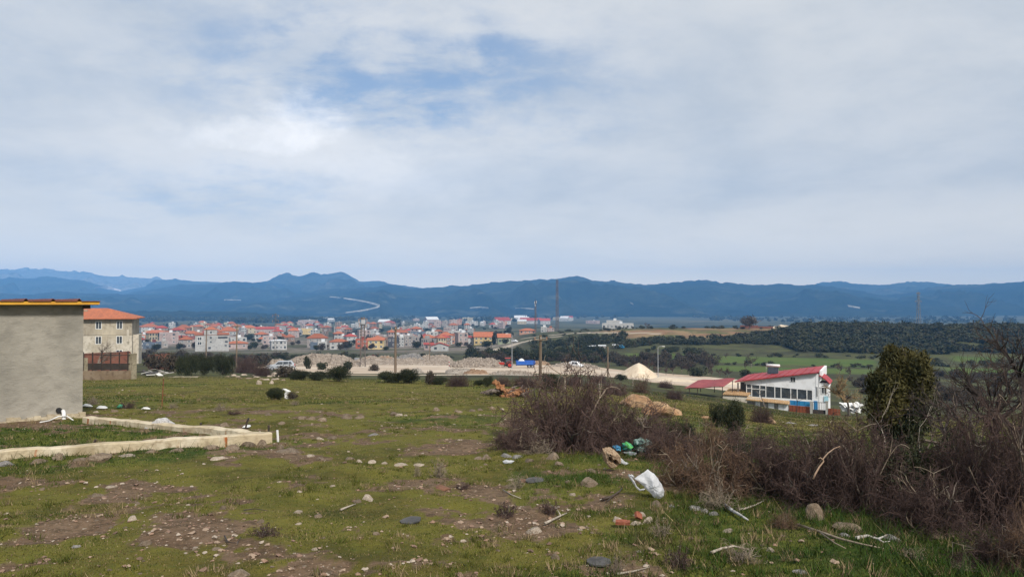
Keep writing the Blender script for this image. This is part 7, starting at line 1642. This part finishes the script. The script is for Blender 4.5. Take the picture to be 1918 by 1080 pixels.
def litter():
    dB = hit(1212, 930).y + .02
    t = thing("plastic_bag", hit(1212, 930), 0, "crumpled white plastic carrier bag caught upright against the thorn bush", "bag")
    cloth("bag_body", [(1186, 893), (1198, 887), (1212, 876), (1224, 885), (1233, 897), (1239, 906), (1243, 917), (1242, 926), (1237, 931), (1226, 930), (1217, 922), (1209, 912), (1200, 903)], dB, None, M_BAG, None, 4, .07, .045, t)
    k = dB / FOC
    for pts in (((1186, 892), (1181, 889), (1178, 890), (1182, 894), (1186, 900), (1191, 909), (1197, 915), (1206, 914)), ((1186, 893), (1182, 891), (1179, 889), (1176, 888))):
        P = [ray(x, y, dB - .02) - t.location for x, y in pts]; mb = MB(); vs = []
        for i, p in enumerate(P): w = .009 + .004 * math.sin(i * 2.1); vs += [p + Vector((w * .5, 0, w)), p - Vector((w * .5, -.02, w))]
        mb.add(vs, [(2 * i, 2 * i + 2, 2 * i + 3, 2 * i + 1) for i in range(len(P) - 1)]); o = mb.build("handle", M_BAG, t, smooth=True); so = o.modifiers.new("s", 'SOLIDIFY'); so.thickness = .008
    d = hit(1195, 848).y
    cloth("rubbish_bag", [(1186, 822), (1198, 818), (1212, 821), (1224, 828), (1229, 834), (1222, 846), (1205, 850), (1192, 848), (1184, 838)], d, "patterned green and black rubbish bag, larger of the coloured bags", multi_bag("green_black_print", [(.04, .05, .05), (.10, .20, .16), (.28, .36, .34), (.05, .12, .09), (.03, .04, .05), (.45, .50, .50)], 5), "bag", 7, .15, .09)
    cloth("rubbish_bag", [(1164, 829), (1172, 825), (1181, 828), (1185, 835), (1181, 843), (1172, 845), (1164, 840)], d - .1, "bright green rubbish bag beside the larger patterned one", multi_bag("bright_green_print", [(.05, .32, .16), (.10, .42, .10), (.03, .22, .20), (.22, .45, .08)], 4), "bag", 9, .10, .08)
    cloth("rubbish_bag", [(1146, 834), (1154, 831), (1161, 834), (1162, 842), (1154, 844), (1147, 840)], d - .15, "small blue rubbish bag at the end of the coloured bags", multi_bag("blue_print", [(.03, .16, .34), (.05, .24, .42), (.10, .40, .48)], 5), "bag", 11, .08, .05)
    cloth("cloth_scrap", [(1165, 845), (1180, 843), (1192, 846), (1190, 852), (1176, 853)], d - .2, "striped greyish cloth scrap under the coloured bags", multi_bag("grey_stripe", [(.15, .15, .20), (.35, .35, .40), (.10, .16, .14), (.28, .30, .22)], 9), "cloth", 13, .05, .04)
    d = hit(1160, 868).y; cloth("plastic_scrap", [(1157, 857), (1163, 856), (1170, 863), (1178, 866), (1170, 869), (1161, 865)], d - .05, "white plastic scrap behind the pale stump", M_BAG, "plastic scrap", 14, .03, .03)
    d = hit(951, 866).y; cloth("plastic_scrap", [(941, 862), (948, 859), (956, 860), (963, 862), (958, 866), (946, 867)], d, "small white crumpled plastic below the thorn bush skirt", M_BAG, "plastic scrap", 15, .03, .05)
    d = hit(228, 764).y; cloth("green_bag", [(220, 762), (226, 756), (232, 757), (234, 763), (224, 764)], d, "small bright green bag by the dark twiggy tuft", bag_material("green_film", (.06, .42, .24), .3), "bag", 16, .06, .05)
    for x, y, w, lab, sd in ((166, 759, 20, "white sheet lying at the shed corner, larger of two", 17), (193, 762, 18, "white sheet strip next to the shed corner one", 18), (275, 764, 16, "whitish plastic litter near the rusty stake", 19), (463, 797, 11, "whitish foam lump stuck on the bar above the rear foundation strip", 20)):
        d = hit(x, y + 3).y; o = cloth("plastic_sheet" if sd < 19 else "plastic_scrap", [(x - w / 2, y), (x - w / 4, y - w * .17), (x + w / 6, y - w * .15), (x + w / 2, y + 1), (x + w / 4, y + w * .12), (x - w / 3, y + w * .14)], d, lab, M_WHP, "plastic", sd, .12, .05)
    # leaning white board near the dark weed bush
    p = hit(538, 746); k = p.y / FOC; q = MB(); q.tube([(-8 * k, 0, 18 * k), (-2 * k, 0, 16.5 * k), (3 * k, .02, 14 * k), (-2 * k, .02, 8 * k), (-1 * k, 0, 4 * k), (5 * k, 0, 0)], [.02, .05, .09, .06, .08, .09], 7); tag(q.build("white_plastic_strip", M_WHP, None, p), "twisted white plastic strip standing by the dark weed bush", "plastic")
    # figures of pale stone at the far edge
    for px, py, h, lab in ((486, 719, 16, "upright pale stone on the far meadow with a lump on top"), (510, 718, 12, "upright tan stone beside the one with a lump on top")):
        stone(px, py, 10, lab, 'p', hpx=h)
    # heap of boards by the fence post
    g = random.Random(9); MBD = [mat("whitewashed_board", (.55, .53, .50), (.66, .64, .61), None, 3, .8), mat("grey_board", (.22, .20, .18), (.30, .28, .25), None, 3, .9), mat("black_board", (.03, .03, .03), (.06, .055, .05), None, 3, .8)]
    for i in range(11):
        px, py = g.uniform(272, 330), 705 - g.uniform(0, 6); p = hit(px, py); w = g.uniform(.6, 1.3); mb = MB(); mb.box((0, 0, 0), (w, g.uniform(.15, .5), .05)); k = i % 3
        tag(mb.build("board", MBD[k], None, p + Vector((0, 0, .12 + .3 * g.random())), (g.uniform(-.4, .4), g.uniform(-.5, .5), g.uniform(-.6, .6))), ["whitewashed broken board in the rubbish heap beside the concrete post", "grey broken board in the rubbish heap beside the concrete post", "black broken board in the rubbish heap beside the concrete post"][k], "board", ["whitewashed boards of the heap", "grey boards of the heap", "black boards of the heap"][k])
    p = hit(345, 707); mb = MB(); n = 12
    mb.add([(-1.1 + 2.2 * a / n, -.3 + .6 * b / 3, .05 + .06 * R.random()) for b in range(4) for a in range(n + 1)], [(b * (n + 1) + a, b * (n + 1) + a + 1, (b + 1) * (n + 1) + a + 1, (b + 1) * (n + 1) + a) for b in range(3) for a in range(n)])
    tag(mb.build("pale_slab", M_POST, None, p), "long pale slab lying past the rubbish heap at the meadow edge", "slab")
    # slates
    MS = mat("dark_slate", (.058, .055, .053), (.09, .085, .08), (.04, .038, .036), 4, .6, .3, 12)
    for px, py, w, hh, tl, lab in ((1002, 900, 46, 16, .35, "dark grey slate propped among dead stems"), (772, 975, 50, 20, .12, "flat round dark slate in the grass, mid meadow"), (1120, 1052, 58, 22, .2, "dark slate near the bottom with a small stone on it")):
        p = hit(px, py); k = p.y / FOC; n = 12; gg = random.Random(px); mb = MB(); L = w * k * .86; Dp = L * (.55 if hh < 18 else .6); rr = [gg.uniform(.38, .52) for _ in range(n)]
        poly = [(math.cos(2 * math.pi * i / n) * rr[i] * L, math.sin(2 * math.pi * i / n) * rr[i] * Dp * 1.6) for i in range(n)]; mb.prism(poly, -.006, .006); tag(mb.build("slate", MS, None, p + Vector((0, 0, .022)), (tl * .35, -.04, .2)), lab, "slate")
    MB_ = mat("brick_shard", (.22, .065, .036), (.27, .09, .052), (.16, .05, .03), 6, .9, .4, 18)
    for px, py, w, rot, lab in ((1194, 972, 16, (.9, .4, .5), "leaning red brick shard between the chalky stones"), (1165, 985, 30, (.1, .05, .1), "flat red brick shard before the chalky upright stone")):
        p = hit(px, py); k = p.y / FOC; mb = MB(); mb.prism([(-w * k / 2, -.03), (w * k * .4, -.035), (w * k / 2, .02), (.0, .04), (-w * k * .4, .03)], -.012, .016); tag(mb.build("brick_shard", MB_, None, p + Vector((0, 0, .05)), rot), lab, "brick shard")
    for px, py, w, lab in ((828, 912, 36, "reddish soil mound below the dead thistle clump"), (985, 898, 34, "reddish soil mound behind the propped slate")): o = stone(px, py, w, lab, 'r', flat=.45); o.name = "soil_mound"; o.data = rock_mesh("soil_mound", px, mat("reddish_soil", (.20, .095, .055), (.26, .13, .08), (.14, .07, .045), 5, .95, .6, 14), 3, .5)
litter()

def deadwood():
    # pale hollow stump beside the thorn bush
    p = hit(1148, 882); d = p.y; k = d / FOC; t = thing("hollow_stump", p, 0, "pale hollow stump with dark holes lying beside the tallest thorn bush", "stump")
    me = rock_mesh("stump_body", 77, mat("pale_rotten_wood", (.36, .25, .155), (.47, .36, .245), (.22, .13, .08), 5, .95, .7, 14, stretch=(1, 1, .4)), 5, 1.0, .25, 5)
    holes = [(-.35, -.75, .28, .26), (.05, -.85, -.12, .30), (.35, -.75, -.45, .18), (-.1, -.8, .6, .16)]
    for v in me.vertices:
        for hx, hy, hz, hr in holes:
            q = (v.co - Vector((hx, hy, hz))).length
            if q < hr * 1.25 and v.co.y < 0: v.co.y += .75 * (1 - sstep(.5, 1.0, q / (hr * 1.25)))
        v.co += Vector((.05 * MN.noise(v.co * 7), 0, .07 * MN.noise(v.co * 5)))
    link("stump_body", me, t, (0, .1, 22 * k), (.25, -.55, .1), (14 * k, .17, 28 * k))
    # uprooted stump with orange roots on the far meadow
    p = hit(955, 742); d = p.y; k = d / FOC; t = thing("uprooted_stump", p, 0, "uprooted tree stump with orange torn wood and grey roots on the far meadow", "stump")
    MO = mat("torn_orange_wood", (.27, .12, .048), (.34, .175, .085), (.16, .07, .035), 5, .9, .5, 16, stretch=(.5, 1, 1)); MG = mat("grey_root_bark", (.13, .10, .085), (.22, .18, .15), (.07, .055, .045), 5, .95, .5, 16)
    def L(pts, r, nm, m):
        P0 = [Vector(((x - 955) * k, y2, (742 - y) * k)) for x, y, y2 in pts]; P, Q = [], []
        for i in range(len(P0) - 1):
            for j in range(6): P.append(P0[i].lerp(P0[i + 1], j / 6)); Q.append((r[i] + (r[i + 1] - r[i]) * j / 6) * k * .8)
        P.append(P0[-1]); Q.append(r[-1] * k * .5); o = MB().tube(P, Q, 11).build(nm, m, t)
        for v in o.data.vertices: n_ = MN.noise(v.co * 9) * .6 + MN.noise(v.co * 23) * .35; v.co += Vector((n_ * .11, MN.noise(v.co * 11 + Vector((5, 5, 5))) * .12, n_ * .10))
        return o
    L([(925, 714, .1), (934, 721, .0), (944, 729, -.1), (950, 738, -.15)], [6, 7, 6, 5], "torn_trunk", MO); L([(936, 740, -.3), (948, 742, -.3), (962, 736, -.3), (975, 731, -.2), (982, 732, -.1)], [4, 7, 7, 6, 3], "torn_trunk", MO)
    L([(901, 736, .2), (914, 733, .1), (928, 731, 0), (942, 733, 0)], [2, 4, 5, 5], "trunk", MG); L([(905, 738, .5), (920, 736, .4), (940, 738, .3)], [2, 4, 5], "trunk", MG)
    g = random.Random(12)
    for i in range(60):
        a = g.uniform(948, 985); b = 728 + g.uniform(0, 12); dx, dy = g.uniform(2, 22), g.uniform(-12, 10); yy = g.uniform(-.3, .5); q = MB(); q.tube([Vector(((a - 955) * k, yy, (742 - b) * k)), Vector(((a + dx * .5 - 955) * k, yy + .1, (742 - b - dy * .3 + 1) * k)), Vector(((a + dx - 955) * k, yy + g.uniform(-.2, .2), max(0, (742 - b - dy) * k)))], [2.2 * k, 1.4 * k, .5 * k], 5); q.build("root", MG if i % 3 else MO, t)
    # single branches lying about
    def branch(pts, r, mt, label, forks=(), dz=.0, d=None, name="branch"):
        P = [(hit(x, y) if d is None else ray(x, y, d)) + Vector((0, 0, dz)) for x, y in pts]; n = len(P); o = P[0].copy(); mb = MB(); mb.tube([q - o for q in P], [r * (1 - .6 * i / (n - 1)) for i in range(n)], 7)
        for f in forks: mb.tube([((hit(x, y) if d is None else ray(x, y, d)) + Vector((0, 0, dz))) - o for x, y in f], [r * .6, r * .4, r * .25][:len(f)], 5)
        tag(mb.build(name, mt, None, o, smooth=True), label, "branch")
    branch([(1021, 982), (1036, 975), (1050, 968), (1061, 963)], .013, M_BARKP, "pale peeled branch pointing at the orange-tinted stone", [((1050, 968), (1044, 958), (1030, 947))], .03)
    branch([(1520, 895), (1525, 884), (1532, 872), (1540, 862), (1539, 857), (1548, 847), (1560, 838), (1571, 834)], .010, mat("pale_tan_wood", (.36, .24, .16), (.46, .33, .24), None, 5, .9), "bare pale branch sticking up out of the dark thorn bush", [((1539, 859), (1534, 855), (1530, 857))], d=hit(1520, 938).y - .5)
    branch([(1356, 951), (1370, 961), (1384, 969), (1398, 978)], .022, mat("silver_dead_wood", (.38, .37, .36), (.48, .47, .46), (.08, .07, .06), 6, .9), "silver-grey dead stick lying below the brown thorn tangle", dz=.04)
    branch([(1382, 957), (1395, 954), (1412, 948), (1428, 940)], .013, M_BARKP, "thin pale stick beside the silver-grey one", dz=.03)
    branch([(1490, 985), (1530, 998), (1570, 1012), (1610, 1022), (1650, 1030)], .014, M_DRY, "long thin fallen branch trailing below the smooth boulder", [((1530, 998), (1560, 1020), (1580, 1030))], .03)
    branch([(1600, 1010), (1620, 1006), (1640, 1012), (1655, 1005)], .016, mat("white_dead_wood", (.42, .39, .36), (.5, .47, .44), None, 6, .9), "whitish twisted dead stick beside the grey spotted stone", [((1640, 1012), (1650, 1018), (1662, 1016))], .03)
    branch([(1128, 937), (1146, 932), (1160, 922), (1164, 916)], .016, M_DARK, "blackish stick lying below the white bag", [((1146, 932), (1136, 941))], .03)
    branch([(942, 918), (958, 927), (976, 934)], .008, M_BARKP, "thin straw stick below the dead stems", dz=.02); branch([(640, 955), (655, 949), (668, 944)], .012, M_BARKP, "short pale stick on the soil by the pale angular stone", dz=.02)
    branch([(1330, 1042), (1350, 1034), (1372, 1030), (1400, 1036)], .012, M_BARKP, "curved pale stick over the dry twig heap near the bottom", dz=.05)
    branch([(1155, 1075), (1185, 1070), (1215, 1062)], .009, M_BARKP, "thin straw stalk lying near the bottom beside the slate", dz=.02)
    branch([(460, 958), (480, 955), (505, 959)], .006, M_DARK, "thin dark wire on the bare soil", dz=.03, name="wire"); branch([(424, 1006), (430, 1018), (448, 1020), (455, 1008)], .006, M_DARK, "bent dark wire loop on the bare soil", dz=.03, name="wire")
deadwood()
# ------------------------------------------------------------------ turf: blades, weeds and crumbs of stone near the camera
def blade_material():
    m = bpy.data.materials.new("grass_blade"); m.use_nodes = True; n = NT(m.node_tree); b = n.n('ShaderNodeBsdfPrincipled'); n.n('ShaderNodeOutputMaterial', i_Surface=b)
    a = n.n('ShaderNodeAttribute', attribute_name='tint'); n.put(b, 'Base Color', a.outputs['Color']); b.inputs['Roughness'].default_value = .75; b.inputs['Specular IOR Level'].default_value = .2; return m
M_BLADE = blade_material()
def blades(name, n, seed, d0, d1, hmin, hmax, label, px0=-170, px1=2150, keep=None, wide=1.0, lean=.5, straw=.25):
    g = np.random.default_rng(seed); px = g.uniform(px0, px1, n); d = d0 * (d1 / d0) ** g.random(n); x = (px - 959) / FOC * d; y = d
    bare = bare_mask(x, y); lush = lush_mask(x, y); ok = g.random(n) > np.clip(bare * 1.25, 0, .97)
    # nothing grows inside the shed or the foundation strips
    c = at(157, 18.0); lx = (x - c.x) * math.cos(A_RZ) + (y - c.y) * math.sin(A_RZ); ly = -(x - c.x) * math.sin(A_RZ) + (y - c.y) * math.cos(A_RZ); ok &= ~((lx < .02) & (lx > -6.2) & (ly > -.02))
    a, b, e = hit(508, 826), hit(-330, 890), hit(166, 790); ok &= (line_d(x, y, [(a.x, a.y), (b.x, b.y)]) > .14) & (line_d(x, y, [(a.x, a.y), (e.x, e.y)]) > .14)
    if keep is not None: ok &= keep(x, y, lush, g)
    x, y, lush, d = x[ok], y[ok], lush[ok], d[ok]; n = len(x); z = height(x, y) - .004
    patch = fbm(x * 1.1, y * 1.1, 4, 91); hgt = g.uniform(hmin, hmax, n) * (.5 + .6 * lush + .6 * sstep(.5, .75, patch) * (.3 + .7 * lush)); w = np.maximum(.0035, d * .00042) * wide * g.uniform(.7, 1.4, n)
    an = g.uniform(0, 2 * math.pi, n); le = g.uniform(.15, 1.0, n) * lean * hgt * 1.6; az2 = g.uniform(0, 2 * math.pi, n)
    V = np.empty((n, 3, 3)); V[:, 0] = np.stack([x - np.cos(an) * w, y - np.sin(an) * w, z], -1); V[:, 1] = np.stack([x + np.cos(an) * w, y + np.sin(an) * w, z], -1); V[:, 2] = np.stack([x + np.cos(az2) * le, y + np.sin(az2) * le, z + hgt], -1)
    me = mesh_np(name, V.reshape(-1, 3), np.arange(3 * n).reshape(-1, 3), M_BLADE)
    gr = np.array([(.023, .054, .005), (.040, .074, .008), (.019, .042, .006)])[g.integers(0, 3, n)]; ye = np.array([(.084, .079, .013), (.122, .108, .017), (.062, .064, .011)])[g.integers(0, 3, n)]; st = np.array([(.26, .20, .10), (.20, .14, .075)])[g.integers(0, 2, n)]
    t = np.clip(lush + g.normal(0, .2, n) + (patch - .5) * 1.6, 0, 1)[:, None]; col = ye * (1 - t) + gr * t; br = sstep(.52, .68, fbm(x * 1.9 + 7, y * 1.9, 5, 93, .62))[:, None] * (1 - .6 * lush[:, None]); col = col * (1 - br * .75) + np.array([[.10, .065, .034]]) * br * .75; col = col * (.42 + .98 * fbm(x * 4, y * 4, 4, 95))[:, None]; s = (g.random(n) < straw * (1.1 - lush))[:, None]; col = np.where(s, st, col) * g.uniform(.75, 1.25, (n, 1))
    at_ = me.attributes.new('tint', 'FLOAT_COLOR', 'POINT'); at_.data.foreach_set('color', np.repeat(np.concatenate([col, np.ones((n, 1))], 1), 3, 0).astype(np.float32).ravel())
    o = link(name, me); tag(o, label, None, None, 'stuff'); return o
blades("grass", 450000, 1, 4.3, 30, .010, .030, "short yellow-green turf of the meadow")
blades("meadow_grass", 110000, 2, 24, 64, .025, .06, "grass of the farther meadow", wide=1.3)
blades("lush_grass", 110000, 3, 4.3, 20, .05, .13, "longer fresh green grass near the thicket and walls", keep=lambda x, y, l, g: (l > .55) & ((x > -.3 + .05 * y) | (x < -3.6)) & (fbm(x * .9, y * .9, 3, 5) + g.normal(0, .08, len(x)) > .50), lean=.8, straw=.1)
def slope_grass():
    blades("slope_grass", 50000, 4, 30, 84, .03, .09, "grass of the slope below the white house", px0=1080, px1=1960, wide=1.5)
slope_grass()
def crumbs():
    g = np.random.default_rng(12); n = 30000; px = g.uniform(-40, 1960, n); d = 4.3 * (60 / 4.3) ** g.random(n); x = (px - 959) / FOC * d; y = d; b = bare_mask(x, y)
    ok = g.random(n) < (.07 + .93 * b); ok &= g.random(n) < np.where(x > 1.5, .5, 1.0); x, y, d = x[ok], y[ok], d[ok]; n = len(x); s = np.maximum(g.uniform(.004, .012, n) + .028 * g.random(n) ** 6, d * .0009 * g.uniform(.5, 1.2, n))
    O = np.array([(1, 0, 0), (-1, 0, 0), (0, 1, 0), (0, -1, 0), (.1, 0, .5), (0, 0, -.5), (.62, .62, .36), (-.62, .5, .4)], float); Fo = np.array([(0, 6, 4), (6, 2, 4), (2, 7, 4), (7, 1, 4), (1, 3, 4), (3, 0, 4), (0, 2, 6), (2, 1, 7), (0, 5, 2), (2, 5, 1), (1, 5, 3), (3, 5, 0)])
    V = O[None] * g.uniform(.65, 1.25, (n, 8, 1)); an = g.uniform(0, 6.28, n); ca, sa = np.cos(an)[:, None], np.sin(an)[:, None]
    V = np.stack([V[..., 0] * ca - V[..., 1] * sa, V[..., 0] * sa + V[..., 1] * ca, V[..., 2]], -1) * s[:, None, None]; V[..., 0] += x[:, None]; V[..., 1] += y[:, None]; V[..., 2] += (height(x, y) + s * .2)[:, None]
    F = (np.arange(n)[:, None, None] * 8 + Fo[None]).reshape(-1, 3); me = mesh_np("gravel", V.reshape(-1, 3), F, M_BLADE)
    pal = np.array([(.20, .13, .095), (.30, .22, .16), (.36, .30, .24), (.13, .085, .06), (.25, .16, .11)]); c = pal[g.choice(5, n, p=[.3, .25, .12, .15, .18])]
    at_ = me.attributes.new('tint', 'FLOAT_COLOR', 'POINT'); at_.data.foreach_set('color', np.repeat(np.concatenate([c, np.ones((n, 1))], 1), 8, 0).astype(np.float32).ravel()); tag(link("gravel", me), "crumbs of stone and soil strewn over the turf", None, None, 'stuff')
crumbs()

def tufts():
    """taller clumps standing out of the short turf"""
    g = np.random.default_rng(31); n = 5200; px = g.uniform(-170, 2150, n); d = 4.4 * (34 / 4.4) ** g.random(n); x = (px - 959) / FOC * d; ok = fbm(x * .8, d * .8, 4, 71) > .47; x, d = x[ok], d[ok]; m = len(x); k = 22
    X = np.repeat(x, k) + g.normal(0, .035, m * k); Y = np.repeat(d, k) + g.normal(0, .035, m * k); n = m * k
    c = at(157, 18.0); lx = (X - c.x) * math.cos(A_RZ) + (Y - c.y) * math.sin(A_RZ); ly = -(X - c.x) * math.sin(A_RZ) + (Y - c.y) * math.cos(A_RZ); a, b, e = hit(508, 826), hit(-330, 890), hit(166, 790)
    ok = ~((lx < .02) & (lx > -6.2) & (ly > -.02)) & (line_d(X, Y, [(a.x, a.y), (b.x, b.y)]) > .14) & (line_d(X, Y, [(a.x, a.y), (e.x, e.y)]) > .14)
    hk = np.repeat(g.uniform(.035, .10, m), k)[ok]; dry = np.repeat(g.random(m) < .35, k)[ok]; X, Y = X[ok], Y[ok]; n = len(X); Z = height(X, Y) - .004; lush = lush_mask(X, Y)
    hg = hk * g.uniform(.5, 1.1, n) * (.65 + .5 * lush); w = np.maximum(.004, Y * .00045) * g.uniform(.7, 1.3, n); an = g.uniform(0, 6.28, n); le = hg * g.uniform(.2, .9, n); a2 = g.uniform(0, 6.28, n)
    V = np.empty((n, 3, 3)); V[:, 0] = np.stack([X - np.cos(an) * w, Y - np.sin(an) * w, Z], -1); V[:, 1] = np.stack([X + np.cos(an) * w, Y + np.sin(an) * w, Z], -1); V[:, 2] = np.stack([X + np.cos(a2) * le, Y + np.sin(a2) * le, Z + hg], -1)
    me = mesh_np("grass_tufts", V.reshape(-1, 3), np.arange(3 * n).reshape(-1, 3), M_BLADE)
    t = np.clip(lush + g.normal(0, .2, n), 0, 1)[:, None]; col = np.array([[.086, .086, .014]]) * (1 - t) + np.array([[.030, .064, .007]]) * t; col = np.where(dry[:, None], np.array([[.21, .155, .085]]), col) * g.uniform(.65, 1.3, (n, 1))
    at_ = me.attributes.new('tint', 'FLOAT_COLOR', 'POINT'); at_.data.foreach_set('color', np.repeat(np.concatenate([col, np.ones((n, 1))], 1), 3, 0).astype(np.float32).ravel()); tag(link("grass_tufts", me), "tufts of taller green and dry grass on the turf", None, None, 'stuff')
tufts()
# ------------------------------------------------------------------ air
def build_haze():
    mb = MB(); mb.bbox((-9500, -2500, -170), (9500, 8600, 400))
    m = bpy.data.materials.new("hazy_air"); m.use_nodes = True; n = NT(m.node_tree)
    v = n.n('ShaderNodeVolumePrincipled'); v.inputs['Color'].default_value = (.19, .49, 1.0, 1)
    v.inputs['Density'].default_value = 1.5e-4; v.inputs['Anisotropy'].default_value = -.25
    n.n('ShaderNodeOutputMaterial', i_Volume=v)
    o = mb.build("haze", m); tag(o, kind='stuff')
    m.cycles.homogeneous_volume = True if hasattr(m.cycles, 'homogeneous_volume') else None
build_haze()
